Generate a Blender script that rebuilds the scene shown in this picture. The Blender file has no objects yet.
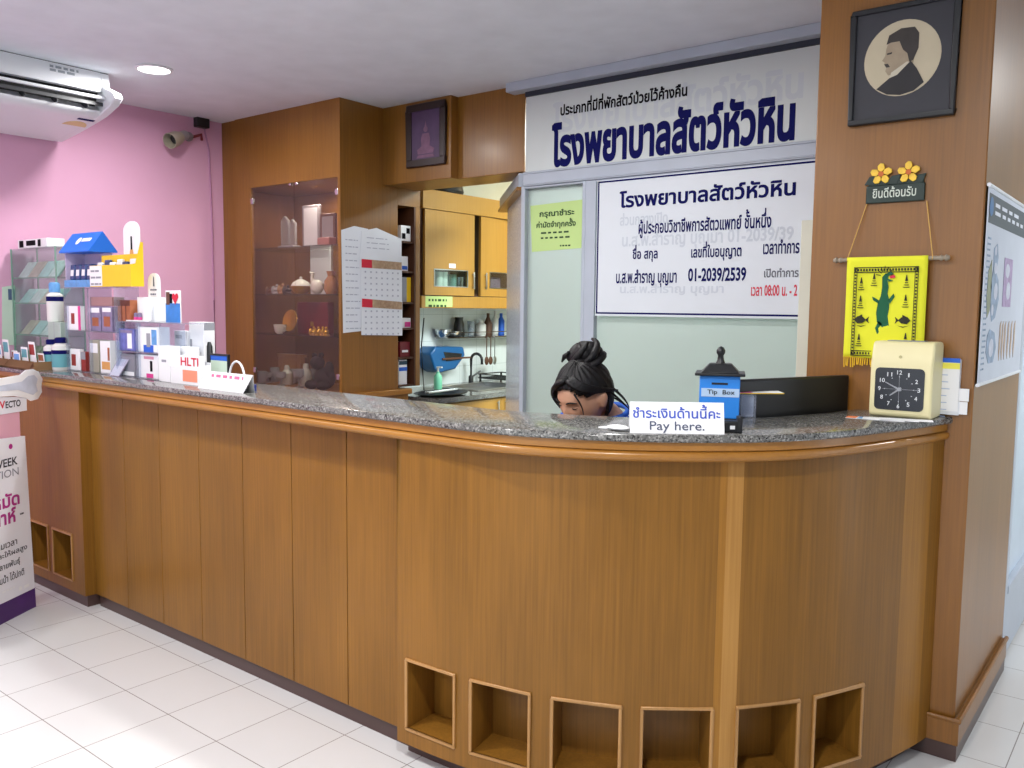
import bpy, bmesh, math, random
from mathutils import Vector, Matrix, Euler, noise
from mathutils.geometry import delaunay_2d_cdt
random.seed(7)
sc = bpy.context.scene
COL = sc.collection
V = Vector
PI = math.pi

# ------------------------------------------------------------------ camera
FPX = 856.05
CAM = V((3.6736, -1.5542, 1.4607))
yaw, pitch, roll = 0.6675, -0.0898, 0.0100
_f = V((-math.sin(yaw)*math.cos(pitch), math.cos(yaw)*math.cos(pitch), math.sin(pitch)))
_r = V((math.cos(yaw), math.sin(yaw), 0)); _u = _r.cross(_f)
RR = _r*math.cos(roll)+_u*math.sin(roll); UU = -_r*math.sin(roll)+_u*math.cos(roll); FF = _f
cd = bpy.data.cameras.new('camera'); cam = bpy.data.objects.new('camera', cd); COL.objects.link(cam)
cd.sensor_width = 36; cd.lens = FPX/1024*36; cd.clip_start = 0.05
M = Matrix((RR, UU, -FF)).transposed().to_4x4(); M.translation = CAM
cam.matrix_world = M
sc.camera = cam

def ray(u, v): return FF+RR*((u-512)/FPX)-UU*((v-384)/FPX)
def onp(p, n, u, v):
    d = ray(u, v); n = V(n); t = (V(p)-CAM).dot(n)/d.dot(n); return CAM+d*t
def aty(y, u, v): return onp((0, y, 0), (0, 1, 0), u, v)
def atx(x, u, v): return onp((x, 0, 0), (1, 0, 0), u, v)
def atz(z, u, v): return onp((0, 0, z), (0, 0, 1), u, v)

# main planes of the room, metres
H = 2.65; XL = -1.43; YCAB = 1.78; XCAB = -0.236; YBULK = 2.12; YSIGN = 2.18
YP = 1.45; XP0 = 2.625; XP1 = 3.155; YP1 = 2.36; ZG = 1.125; XK = -0.75

# ------------------------------------------------------------------ materials
def lin(c):
    def f(x):
        x /= 255.0
        return x/12.92 if x <= 0.04045 else ((x+0.055)/1.055)**2.4
    return (f(c[0]), f(c[1]), f(c[2]), 1.0)
MATS = {}
class NT:
    def __init__(s, name):
        s.m = bpy.data.materials.new(name); s.m.use_nodes = True; s.t = s.m.node_tree; s.n = s.t.nodes; s.l = s.t.links
        s.b = s.n['Principled BSDF']; s.out = s.n['Material Output']
    def add(s, typ, **kw):
        n = s.n.new(typ)
        for k, v in kw.items(): setattr(n, k, v)
        return n
    def link(s, a, b): s.l.new(a, b)
def plain(name, rgb, rough=0.5, metal=0.0, spec=0.5, bump=0.0, bscale=80, var=0.04, vscale=6.0, coat=0.0):
    if name in MATS: return MATS[name]
    t = NT(name); c = lin(rgb)
    t.b.inputs['Roughness'].default_value = rough; t.b.inputs['Metallic'].default_value = metal
    t.b.inputs['Specular IOR Level'].default_value = spec
    t.b.inputs['Coat Weight'].default_value = coat
    tc = t.add('ShaderNodeTexCoord')
    nz = t.add('ShaderNodeTexNoise'); nz.inputs['Scale'].default_value = vscale; nz.inputs['Detail'].default_value = 4
    t.link(tc.outputs['Object'], nz.inputs['Vector'])
    rp = t.add('ShaderNodeValToRGB')
    rp.color_ramp.elements[0].position = 0.3; rp.color_ramp.elements[1].position = 0.7
    rp.color_ramp.elements[0].color = tuple(x*(1-var) for x in c[:3])+(1,)
    rp.color_ramp.elements[1].color = tuple(min(1, x*(1+var)) for x in c[:3])+(1,)
    t.link(nz.outputs['Fac'], rp.inputs['Fac']); t.link(rp.outputs['Color'], t.b.inputs['Base Color'])
    if bump:
        n2 = t.add('ShaderNodeTexNoise'); n2.inputs['Scale'].default_value = bscale; n2.inputs['Detail'].default_value = 3
        t.link(tc.outputs['Object'], n2.inputs['Vector'])
        b = t.add('ShaderNodeBump'); b.inputs['Strength'].default_value = bump; b.inputs['Distance'].default_value = 0.01
        t.link(n2.outputs['Fac'], b.inputs['Height']); t.link(b.outputs['Normal'], t.b.inputs['Normal'])
    MATS[name] = t.m
    return t.m
def wood(name, dark, light, rough=0.34, scale=(75, 75, 1.6), coat=0.12, blotch=0.5, cr=0.18, spec=0.5):
    t = NT(name)
    tc = t.add('ShaderNodeTexCoord'); mp = t.add('ShaderNodeMapping'); mp.inputs['Scale'].default_value = scale
    t.link(tc.outputs['Object'], mp.inputs['Vector'])
    n1 = t.add('ShaderNodeTexNoise'); n1.inputs['Scale'].default_value = 1.6; n1.inputs['Detail'].default_value = 6; n1.inputs['Roughness'].default_value = 0.62
    t.link(mp.outputs['Vector'], n1.inputs['Vector'])
    mp2 = t.add('ShaderNodeMapping'); mp2.inputs['Scale'].default_value = (3.0, 3.0, 0.8)
    t.link(tc.outputs['Object'], mp2.inputs['Vector'])
    n2 = t.add('ShaderNodeTexNoise'); n2.inputs['Scale'].default_value = 1.3; n2.inputs['Detail'].default_value = 3
    t.link(mp2.outputs['Vector'], n2.inputs['Vector'])
    mx = t.add('ShaderNodeMix', data_type='FLOAT'); mx.inputs[0].default_value = blotch
    t.link(n1.outputs['Fac'], mx.inputs[2]); t.link(n2.outputs['Fac'], mx.inputs[3])
    rp = t.add('ShaderNodeValToRGB')
    rp.color_ramp.elements[0].position = 0.28; rp.color_ramp.elements[1].position = 0.72
    rp.color_ramp.elements[0].color = lin(dark); rp.color_ramp.elements[1].color = lin(light)
    t.link(mx.outputs[0], rp.inputs['Fac']); t.link(rp.outputs['Color'], t.b.inputs['Base Color'])
    t.b.inputs['Roughness'].default_value = rough; t.b.inputs['Coat Weight'].default_value = coat; t.b.inputs['Coat Roughness'].default_value = cr; t.b.inputs['Specular IOR Level'].default_value = spec
    MATS[name] = t.m
    return t.m
def emit(name, rgb, strength):
    t = NT(name); t.b.inputs['Base Color'].default_value = lin(rgb)
    t.b.inputs['Emission Color'].default_value = lin(rgb); t.b.inputs['Emission Strength'].default_value = strength
    MATS[name] = t.m; return t.m
def glass(name, tint=(245, 252, 250), refl=1.0, rough=0.02, opac=0.0, body=(220, 235, 230)):
    t = NT(name); t.n.remove(t.b)
    tr = t.add('ShaderNodeBsdfTransparent'); tr.inputs['Color'].default_value = lin(tint)
    gl = t.add('ShaderNodeBsdfGlossy'); gl.inputs['Roughness'].default_value = rough
    fr = t.add('ShaderNodeLayerWeight'); fr.inputs['Blend'].default_value = 0.5
    pw = t.add('ShaderNodeMath', operation='POWER'); pw.inputs[1].default_value = 5.0; t.link(fr.outputs['Facing'], pw.inputs[0])
    mu = t.add('ShaderNodeMath', operation='MULTIPLY_ADD'); mu.inputs[1].default_value = 0.8*refl; mu.inputs[2].default_value = 0.04*refl
    t.link(pw.outputs[0], mu.inputs[0])
    m1 = t.add('ShaderNodeMixShader'); t.link(mu.outputs[0], m1.inputs[0]); t.link(tr.outputs[0], m1.inputs[1]); t.link(gl.outputs[0], m1.inputs[2])
    last = m1
    if opac:
        df = t.add('ShaderNodeBsdfDiffuse'); df.inputs['Color'].default_value = lin(body)
        m2 = t.add('ShaderNodeMixShader'); m2.inputs[0].default_value = opac
        t.link(m1.outputs[0], m2.inputs[1]); t.link(df.outputs[0], m2.inputs[2]); last = m2
    t.link(last.outputs[0], t.out.inputs['Surface'])
    MATS[name] = t.m; return t.m
def granite(name, base, spots, rough=0.12):
    t = NT(name); tc = t.add('ShaderNodeTexCoord')
    v1 = t.add('ShaderNodeTexVoronoi'); v1.inputs['Scale'].default_value = 210
    n1 = t.add('ShaderNodeTexNoise'); n1.inputs['Scale'].default_value = 95; n1.inputs['Detail'].default_value = 5; n1.inputs['Roughness'].default_value = 0.7
    for n in (v1, n1): t.link(tc.outputs['Object'], n.inputs['Vector'])
    sp = t.add('ShaderNodeSeparateColor'); t.link(v1.outputs['Color'], sp.inputs[0])
    mx = t.add('ShaderNodeMix', data_type='FLOAT'); mx.inputs[0].default_value = 0.5
    t.link(sp.outputs[0], mx.inputs[2]); t.link(n1.outputs['Fac'], mx.inputs[3])
    rp = t.add('ShaderNodeValToRGB'); e = rp.color_ramp.elements
    e[0].position = 0.25; e[0].color = lin(spots[0]); e[1].position = 0.75; e[1].color = lin(spots[1])
    k = e.new(0.38); k.color = lin(base); k = e.new(0.58); k.color = lin(tuple(x*1.12 for x in base))
    t.link(mx.outputs[0], rp.inputs['Fac']); t.link(rp.outputs['Color'], t.b.inputs['Base Color'])
    t.b.inputs['Roughness'].default_value = rough
    MATS[name] = t.m; return t.m
def tilemat(name, size, tile, grout, gw, rough, axes=(0, 1), var=0.03):
    t = NT(name); tc = t.add('ShaderNodeTexCoord'); sx = t.add('ShaderNodeSeparateXYZ'); t.link(tc.outputs['Object'], sx.inputs[0])
    ms = []
    ids = []
    for a in axes:
        d = t.add('ShaderNodeMath', operation='DIVIDE'); d.inputs[1].default_value = size; t.link(sx.outputs[a], d.inputs[0])
        fr = t.add('ShaderNodeMath', operation='FRACT'); t.link(d.outputs[0], fr.inputs[0])
        fl = t.add('ShaderNodeMath', operation='FLOOR'); t.link(d.outputs[0], fl.inputs[0]); ids.append(fl)
        s = t.add('ShaderNodeMath', operation='SUBTRACT'); s.inputs[1].default_value = 0.5; t.link(fr.outputs[0], s.inputs[0])
        ab = t.add('ShaderNodeMath', operation='ABSOLUTE'); t.link(s.outputs[0], ab.inputs[0]); ms.append(ab)
    mx = t.add('ShaderNodeMath', operation='MAXIMUM'); t.link(ms[0].outputs[0], mx.inputs[0]); t.link(ms[1].outputs[0], mx.inputs[1])
    gt = t.add('ShaderNodeMath', operation='GREATER_THAN'); gt.inputs[1].default_value = 0.5-gw/size/2; t.link(mx.outputs[0], gt.inputs[0])
    cb = t.add('ShaderNodeCombineXYZ'); t.link(ids[0].outputs[0], cb.inputs[0]); t.link(ids[1].outputs[0], cb.inputs[1])
    wn = t.add('ShaderNodeTexWhiteNoise'); t.link(cb.outputs[0], wn.inputs['Vector'])
    nz = t.add('ShaderNodeTexNoise'); nz.inputs['Scale'].default_value = 5; nz.inputs['Detail'].default_value = 5; t.link(tc.outputs['Object'], nz.inputs['Vector'])
    ad = t.add('ShaderNodeMath', operation='ADD'); t.link(wn.outputs['Value'], ad.inputs[0]); t.link(nz.outputs['Fac'], ad.inputs[1])
    rp = t.add('ShaderNodeValToRGB'); rp.color_ramp.elements[0].color = tuple(x*(1-var) for x in lin(tile)[:3])+(1,); rp.color_ramp.elements[1].color = lin(tile)
    rp.color_ramp.elements[0].position = 0.2
    t.link(ad.outputs[0], rp.inputs['Fac'])
    mc = t.add('ShaderNodeMix', data_type='RGBA'); t.link(gt.outputs[0], mc.inputs[0]); t.link(rp.outputs['Color'], mc.inputs[6]); mc.inputs[7].default_value = lin(grout)
    t.link(mc.outputs[2], t.b.inputs['Base Color'])
    t.b.inputs['Roughness'].default_value = rough
    bp = t.add('ShaderNodeBump'); bp.inputs['Strength'].default_value = 0.3; bp.inputs['Distance'].default_value = 0.002; bp.invert = True
    t.link(gt.outputs[0], bp.inputs['Height']); t.link(bp.outputs['Normal'], t.b.inputs['Normal'])
    MATS[name] = t.m; return t.m
def frosted(name, rgb):
    t = NT(name); t.n.remove(t.b); tc = t.add('ShaderNodeTexCoord')
    nz = t.add('ShaderNodeTexNoise'); nz.inputs['Scale'].default_value = 2.5; nz.inputs['Detail'].default_value = 3; t.link(tc.outputs['Object'], nz.inputs['Vector'])
    rp = t.add('ShaderNodeValToRGB'); c = lin(rgb); rp.color_ramp.elements[0].color = tuple(x*0.92 for x in c[:3])+(1,); rp.color_ramp.elements[1].color = c
    t.link(nz.outputs['Fac'], rp.inputs['Fac'])
    df = t.add('ShaderNodeBsdfDiffuse'); tl = t.add('ShaderNodeBsdfTranslucent'); gl = t.add('ShaderNodeBsdfGlossy'); gl.inputs['Roughness'].default_value = 0.22
    for n in (df, tl): t.link(rp.outputs['Color'], n.inputs['Color'])
    m1 = t.add('ShaderNodeMixShader'); m1.inputs[0].default_value = 0.55; t.link(df.outputs[0], m1.inputs[1]); t.link(tl.outputs[0], m1.inputs[2])
    fr = t.add('ShaderNodeFresnel'); fr.inputs['IOR'].default_value = 1.4
    m2 = t.add('ShaderNodeMixShader'); t.link(fr.outputs[0], m2.inputs[0]); t.link(m1.outputs[0], m2.inputs[1]); t.link(gl.outputs[0], m2.inputs[2])
    t.link(m2.outputs[0], t.out.inputs['Surface'])
    MATS[name] = t.m; return t.m

W_COUNTER = wood('counter veneer', (103, 69, 22), (148, 101, 38), rough=0.36, coat=0.04, cr=0.15, spec=0.28)
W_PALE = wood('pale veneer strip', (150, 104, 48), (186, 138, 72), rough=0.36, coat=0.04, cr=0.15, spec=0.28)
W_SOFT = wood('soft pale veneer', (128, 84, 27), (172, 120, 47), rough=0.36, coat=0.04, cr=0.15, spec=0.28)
W_MOLD = wood('moulding wood', (146, 96, 34), (174, 120, 50), scale=(1.2, 42, 42), rough=0.3)
W_TRIM = wood('niche trim wood', (156, 112, 60), (182, 136, 80), rough=0.35)
W_CAB = wood('cabinet veneer', (113, 74, 23), (154, 104, 38))
W_PIL = wood('pillar veneer', (112, 71, 20), (152, 100, 36), rough=0.36, coat=0.1)
W_KIT = wood('kitchen veneer', (154, 112, 42), (180, 136, 58), rough=0.45)
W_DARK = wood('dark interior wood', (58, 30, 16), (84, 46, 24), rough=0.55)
M_GRAN = granite('grey granite', (96, 95, 92), ((34, 33, 33), (150, 148, 144)))
M_KGRAN = granite('dark granite', (92, 92, 90), ((36, 36, 38), (150, 150, 148)))
M_FLOOR = tilemat('floor tile', 0.30, (212, 212, 212), (144, 139, 137), 0.0035, 0.22)
M_KTILE = tilemat('kitchen wall tile', 0.20, (232, 240, 240), (196, 206, 206), 0.003, 0.15, axes=(1, 2))
M_PLINTH = plain('brown plinth tile', (72, 52, 48), 0.35)
M_CEIL = plain('ceiling paint', (222, 226, 234), 0.9, bump=0.05, bscale=30)
M_PINK = plain('pink wall paint', (222, 168, 198), 0.75, var=0.03, vscale=2, bump=0.06, bscale=20)
M_WALL = plain('pale wall paint', (214, 220, 212), 0.8)
M_ALU = plain('painted aluminium', (176, 184, 196), 0.42, metal=0.0)
M_ALUD = plain('dark gasket', (40, 46, 60), 0.6)
M_WHITE = plain('white card', (240, 240, 242), 0.55, var=0.015)
M_PAPER = plain('white paper', (226, 230, 238), 0.8, var=0.03)
M_PLAST = plain('white plastic', (226, 228, 232), 0.35, var=0.01)
M_BLACK = plain('black plastic', (20, 21, 24), 0.4)
M_INK = plain('black ink', (16, 16, 20), 0.8, spec=0.1)
M_NAVY = plain('navy ink', (14, 17, 84), 0.7, spec=0.1)
M_GHOST = plain('faded ink', (196, 200, 208), 0.7)
M_RED = plain('red ink', (208, 34, 62), 0.6)
M_FROST = frosted('frosted glass', (218, 228, 224))
M_GLASS = glass('clear glass', (240, 250, 247))
M_TINT = glass('tinted glass', (246, 240, 236), refl=0.9, opac=0.03, body=(196, 184, 184))  # the diffuse body paints a faint reflection haze into the glass
M_ACRY = glass('acrylic sheet', (240, 244, 250), refl=1.5, opac=0.10, body=(225, 228, 240))
M_STEEL = plain('brushed steel', (178, 180, 182), 0.3, metal=1.0)
M_CHROME = plain('chrome', (210, 212, 214), 0.12, metal=1.0)

# ------------------------------------------------------------------ mesh builder
class MB:
    def __init__(s): s.v = []; s.f = []; s.mi = []; s.cur = 0
    def face(s, pts):
        i = len(s.v); s.v += [V(p) for p in pts]; s.f.append(tuple(range(i, i+len(pts)))); s.mi.append(s.cur); return s
    def raw(s, vs, fs):
        i = len(s.v); s.v += [V(p) for p in vs]
        for f in fs: s.f.append(tuple(k+i for k in f)); s.mi.append(s.cur)
        return s
    def box(s, x0, x1, y0, y1, z0, z1, rot=0.0, piv=None, shear=None):
        ps = [V((x, y, z)) for z in (z0, z1) for y in (y0, y1) for x in (x0, x1)]
        if rot:
            c = V(piv) if piv else V(((x0+x1)/2, (y0+y1)/2, 0)); m = Matrix.Rotation(rot, 3, 'Z')
            ps = [m @ (p-c)+c for p in ps]
        return s.raw(ps, [(0, 2, 3, 1), (4, 5, 7, 6), (0, 1, 5, 4), (1, 3, 7, 5), (3, 2, 6, 7), (2, 0, 4, 6)])
    def obox(s, o, ax, ay, az):   # oriented box: corner o and three edge vectors
        o, ax, ay, az = V(o), V(ax), V(ay), V(az)
        ps = [o+ax*i+ay*j+az*k for k in (0, 1) for j in (0, 1) for i in (0, 1)]
        return s.raw(ps, [(0, 2, 3, 1), (4, 5, 7, 6), (0, 1, 5, 4), (1, 3, 7, 5), (3, 2, 6, 7), (2, 0, 4, 6)])
    def prism(s, pts, ext):
        n = len(pts); e = V(ext); a = [V(p) for p in pts]
        s.raw(a+[p+e for p in a], [tuple(range(n))[::-1], tuple(range(n, 2*n))]+[(i, (i+1) % n, (i+1) % n+n, i+n) for i in range(n)])
        return s
    def tube(s, path, r, seg=8, closed=False):
        path = [V(p) for p in path]; n = len(path); rs = r if isinstance(r, (list, tuple)) else [r]*n
        vs = []; up = V((0, 0, 1))
        for i, p in enumerate(path):
            a = path[i-1] if i > 0 or closed else path[i]; b = path[(i+1) % n] if i < n-1 or closed else path[i]
            t = (b-a).normalized(); x = t.cross(up)
            if x.length < 1e-3: x = t.cross(V((0, 1, 0)))
            x.normalize(); y = x.cross(t)
            for k in range(seg): an = 2*PI*k/seg; vs.append(p+(x*math.cos(an)+y*math.sin(an))*rs[i])
        fs = []
        for i in range(n if closed else n-1):
            j = (i+1) % n
            for k in range(seg): k2 = (k+1) % seg; fs.append((i*seg+k, i*seg+k2, j*seg+k2, j*seg+k))
        if not closed: fs.append(tuple(range(seg))[::-1]); fs.append(tuple((n-1)*seg+k for k in range(seg)))
        return s.raw(vs, fs)
    def lathe(s, prof, c=(0, 0, 0), seg=20, mat=None):
        c = V(c); vs = []; m = mat or Matrix.Identity(3)
        for (r, z) in prof:
            for k in range(seg): an = 2*PI*k/seg; vs.append(c+m @ V((r*math.cos(an), r*math.sin(an), z)))
        fs = []
        for i in range(len(prof)-1):
            for k in range(seg): k2 = (k+1) % seg; fs.append((i*seg+k, i*seg+k2, (i+1)*seg+k2, (i+1)*seg+k))
        if prof[0][0] > 1e-4: fs.append(tuple(range(seg))[::-1])
        if prof[-1][0] > 1e-4: fs.append(tuple((len(prof)-1)*seg+k for k in range(seg)))
        return s.raw(vs, fs)
    def ball(s, c, r, u=14, w=9, fn=None):
        c = V(c); r = V(r) if isinstance(r, (tuple, list, Vector)) else V((r, r, r)); vs = []
        for i in range(w+1):
            th = PI*i/w
            for k in range(u):
                an = 2*PI*k/u; p = V((math.sin(th)*math.cos(an)*r.x, math.sin(th)*math.sin(an)*r.y, math.cos(th)*r.z))
                if fn: p = fn(p)
                vs.append(c+p)
        return s.raw(vs, [(i*u+k, (i+1)*u+k, (i+1)*u+(k+1) % u, i*u+(k+1) % u) for i in range(w) for k in range(u)])

def wm(o):
    return Matrix.Identity(4) if o is None else o['_wm']
WM = {}
def build(name, mb, mat, parent=None, bevel=0.0, smooth=40, seg=2, loc=None):
    """one mesh object from world-space geometry; a part's mesh is put into its thing's frame"""
    me = bpy.data.meshes.new(name)
    if parent is not None: inv = WM[parent.name].inverted(); base = WM[parent.name]
    else:
        if loc is None:
            xs = [v.x for v in mb.v]; ys = [v.y for v in mb.v]; zs = [v.z for v in mb.v]
            loc = V(((min(xs)+max(xs))/2, (min(ys)+max(ys))/2, min(zs)))
        base = Matrix.Translation(V(loc)); inv = base.inverted()
    me.from_pydata([inv @ v for v in mb.v], [], mb.f)
    for m in (mat if isinstance(mat, (list, tuple)) else [mat]): me.materials.append(m)
    bm = bmesh.new(); bm.from_mesh(me)
    for i, f in enumerate(bm.faces): f.material_index = mb.mi[i]
    bmesh.ops.remove_doubles(bm, verts=bm.verts, dist=1e-6)
    bmesh.ops.dissolve_degenerate(bm, dist=1e-7, edges=bm.edges)
    bmesh.ops.recalc_face_normals(bm, faces=bm.faces)
    bm.to_mesh(me); bm.free()
    if smooth:
        me.shade_smooth(); me.set_sharp_from_angle(angle=math.radians(smooth))
    o = bpy.data.objects.new(name, me); COL.objects.link(o)
    if parent is not None: o.parent = parent; WM[o.name] = base
    else: o.location = loc; WM[o.name] = base
    if bevel:
        b = o.modifiers.new('edge', 'BEVEL'); b.width = bevel; b.segments = seg; b.limit_method = 'ANGLE'; b.angle_limit = math.radians(40)
        b.harden_normals = False
    return o
def tag(o, label, cat, group=None, kind=None):
    o['label'] = label; o['category'] = cat
    if group: o['group'] = group
    if kind: o['kind'] = kind
    return o
def thing(name, label, cat, loc, group=None):
    o = bpy.data.objects.new(name, None); COL.objects.link(o); o.location = loc; o.empty_display_size = 0.05
    WM[o.name] = Matrix.Translation(V(loc))
    return tag(o, label, cat, group)
def struct(name, mb, mat, parent=None, **kw):
    kw.setdefault('loc', (0, 0, 0))
    if parent is not None: kw.pop('loc')
    o = build(name, mb, mat, parent, **kw)
    if parent is None: o['kind'] = 'structure'
    return o

# ------------------------------------------------------------------ lettering (outlines filled with the non-zero rule)
GL = {}; ADV = {}
def contours(txt):
    cu = bpy.data.curves.new('t', 'FONT'); cu.body = txt; cu.size = 1.0; cu.fill_mode = 'NONE'
    o = bpy.data.objects.new('t', cu); COL.objects.link(o)
    c = o.to_curve(bpy.context.evaluated_depsgraph_get())
    out = []
    for sp in c.splines:
        n = len(sp.bezier_points); pts = []
        for i in range(n):
            a = sp.bezier_points[i]; b = sp.bezier_points[(i+1) % n]
            p0, p1, p2, p3 = a.co.xy, a.handle_right.xy, b.handle_left.xy, b.co.xy
            straight = abs((p1-p0).cross(p3-p0)) < 1e-5 and abs((p2-p0).cross(p3-p0)) < 1e-5
            K = 1 if straight else 3
            for k in range(K):
                t = k/K; pts.append(p0*(1-t)**3+p1*3*t*(1-t)**2+p2*3*t*t*(1-t)+p3*t**3)
        q = []
        for p in pts:
            if not q or (p-q[-1]).length > 1e-4: q.append(p.copy())
        if len(q) > 2: out.append(q)
    o.to_curve_clear(); bpy.data.objects.remove(o); bpy.data.curves.remove(cu)
    return out
def adv(ch):
    if ch not in ADV:
        a = max(p.x for c in contours('l') for p in c); b = max(p.x for c in contours(ch+'l') for p in c); ADV[ch] = b-a
    return ADV[ch]
def wind(p, cs):
    w = 0
    for c in cs:
        n = len(c)
        for i in range(n):
            a = c[i]; b = c[(i+1) % n]
            if a.y <= p.y:
                if b.y > p.y and (b-a).cross(p-a) > 0: w += 1
            elif b.y <= p.y and (b-a).cross(p-a) < 0: w -= 1
    return w
def glyph(ch, bold):
    k = (ch, bold)
    if k in GL: return GL[k]
    cs = contours(ch) if ch != ' ' else []
    if not cs: GL[k] = ([], []); return GL[k]
    area = sum(sum(c[i-1].cross(c[i]) for i in range(len(c))) for c in cs)
    sg = 1 if area > 0 else -1
    if bold:
        nc = []
        for c in cs:
            n = len(c); q = []
            for i in range(n):
                a = (c[i]-c[i-1]); b = (c[(i+1) % n]-c[i]); a.normalize(); b.normalize()
                na = V((a.y, -a.x))*sg; nb = V((b.y, -b.x))*sg; m = na+nb
                if m.length < 0.2: m = na
                m.normalize(); d = max(0.5, m.dot(na)); q.append(c[i]+m*(bold/d))
            nc.append(q)
        cs = nc
    pts = []; edges = []
    for c in cs:
        b = len(pts); pts += c; edges += [(b+i, b+(i+1) % len(c)) for i in range(len(c))]
    vs, es, fs, _, _, _ = delaunay_2d_cdt(pts, edges, [], 0, 1e-6)
    keep = []
    for f in fs:
        g = sum((vs[i] for i in f), V((0, 0)))/len(f)
        if wind(g, cs) != 0: keep.append(tuple(f))
    GL[k] = ([v.copy() for v in vs], keep); return GL[k]
UPV = set('\u0e31\u0e34\u0e35\u0e36\u0e37\u0e47\u0e4d'); TONE = set('\u0e48\u0e49\u0e4a\u0e4b\u0e4c'); LOWV = set('\u0e38\u0e39\u0e3a'); TALL = set('ปฝฟฬ')
def layout(txt, bold):
    vs = []; fs = []; x = 0.0; prev = ''; base = ''
    for i, ch in enumerate(txt):
        dx = dy = 0.0
        if ch in TONE:
            if prev in UPV or (i+1 < len(txt) and txt[i+1] == '\u0e33' and False): dy = 0.2
            if base in TALL: dx = -0.12
        elif ch in UPV and base in TALL: dx = -0.12
        gv, gf = glyph(ch, bold)
        b = len(vs); vs += [V((p.x+x+dx, p.y+dy, (0.0004 if ch in TONE else 0.0003 if ch in UPV or ch in LOWV else 0.00015*(i % 2)))) for p in gv]; fs += [tuple(k+b for k in f) for f in gf]
        if ch not in TONE and ch not in UPV and ch not in LOWV: base = ch
        x += 0.3 if ch == ' ' else adv(ch)
        prev = ch
    return vs, fs
def letter(mb, txt, org, right, up, w, h=None, bold=0.0, nrm=None, slant=0.0):
    """fit txt into the box at org (bottom left) spanning w along right and h along up"""
    vs, fs = layout(txt, bold)
    used = set(i for f in fs for i in f)
    x0 = min(vs[i].x for i in used); x1 = max(vs[i].x for i in used); y0 = min(vs[i].y for i in used); y1 = max(vs[i].y for i in used)
    sx = w/(x1-x0); sy = h/(y1-y0) if h else sx
    right = V(right).normalized(); up = V(up).normalized(); org = V(org); n = V(nrm) if nrm is not None else right.cross(up)
    idx = {}; out = []
    for i in used: idx[i] = len(out); out.append(org+right*((vs[i].x-x0)*sx+slant*(vs[i].y-y0)*sy)+up*((vs[i].y-y0)*sy)+n*(0.0012+vs[i].z))
    mb.raw(out, [tuple(idx[k] for k in f) for f in fs])
    return mb
def flat(mb, pts, n, t=0.001):
    """thin printed patch standing t proud of its sheet"""
    n = V(n).normalized(); return mb.prism([V(p)+n*0.0003 for p in pts], n*t)
def disc(mb, c, r, ax, ay, n, t=0.001, seg=24, ry=None):
    ax = V(ax); ay = V(ay); c = V(c); ry = ry or r
    return flat(mb, [c+ax*(r*math.cos(2*PI*k/seg))+ay*(ry*math.sin(2*PI*k/seg)) for k in range(seg)], n, t)
EX, EY, EZ = V((1, 0, 0)), V((0, 1, 0)), V((0, 0, 1)); NY = V((0, -1, 0))
def bars(mb, org, right, up, n, w, rows, gap, h, rnd=random, fill=0.85, chunk=(0.03, 0.1)):
    """rows of short printed dashes: text too small to read"""
    for r in range(rows):
        x = 0.0; end = w*rnd.uniform(0.7, 1.0)
        while x < end:
            l = rnd.uniform(*chunk)*w/0.3*1.0; l = min(l, end-x)
            o = V(org)+V(right)*x-V(up)*(r*gap)
            if l > 0.001: flat(mb, [o, o+V(right)*l, o+V(right)*l+V(up)*h, o+V(up)*h], n, 0.0006)
            x += l+0.02*w/0.3
    return mb
# ================================================================== ROOM SHELL
struct('floor', MB().box(-2.2, 5.6, -5.0, 5.4, -0.05, 0.0), M_FLOOR, smooth=0)
mb = MB(); mb.box(-2.2, 5.6, -5.0, 5.4, H, H+0.05); struct('ceiling', mb, M_CEIL, smooth=0)
struct('wall_left', MB().box(XL-0.12, XL, -5.0, 5.4, 0, H), M_PINK, smooth=0)
M_RW = plain('cool grey wall', (190, 196, 204), 0.8)
mb = MB()
for y0, y1 in ((-5.0, 1.75), (2.4, 5.4)): mb.box(5.5, 5.6, y0, y1, 0, H)
mb.box(5.5, 5.6, -5, 5.4, 2.35, H)
struct('wall_right_unseen', mb, M_RW, smooth=0)  # unseen wall; its gap is shaped to brighten the pillar side
mb = MB(); mb.box(-2.2, 5.6, 5.3, 5.4, 0, H)
struct('wall_back', mb, M_WALL, smooth=0)

mb = MB(); mb.box(-2.2, 0.2, -5.1, -5.0, 0, H); mb.box(3.5, 5.6, -5.1, -5.0, 0, H); mb.box(0.2, 3.5, -5.1, -5.0, 0, 0.3); mb.box(0.2, 3.5, -5.1, -5.0, 2.4, H); mb.box(1.8, 1.88, -5.1, -5.0, 0.3, 2.4)
struct('wall_front_unseen', mb, M_RW, smooth=0)  # unseen wall put in to hold down daylight from the front
# kitchen side wall with white tiles, painted above
mb = MB(); mb.box(XK-0.1, XK, 2.36, 5.3, 0.0, 1.52); struct('wall_kitchen', mb, M_KTILE, smooth=0)
struct('wall_kitchen_upper', MB().box(XK-0.1, XK, 2.36, 5.3, 1.52, H), M_WALL, smooth=0)

# pillar clad in veneer, with skirting and tile plinth
mb = MB(); mb.box(XP0, XP1, YP, YP1, 0.0, H)
pil = struct('pillar', mb, W_PIL, bevel=0.004)
sk = MB(); sk.box(XP0-0.004, XP1+0.016, YP-0.016, YP1, 0.055, 0.135)
sk.tube([(XP0, YP-0.014, 0.137), (XP1+0.015, YP-0.014, 0.137), (XP1+0.015, YP1, 0.137)], 0.009, 8)
struct('skirting', sk, W_PIL, pil, bevel=0.003)
struct('plinth', MB().box(XP0-0.002, XP1+0.012, YP-0.012, YP1+0.004, 0.0, 0.055), M_PLINTH, pil)

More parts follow.
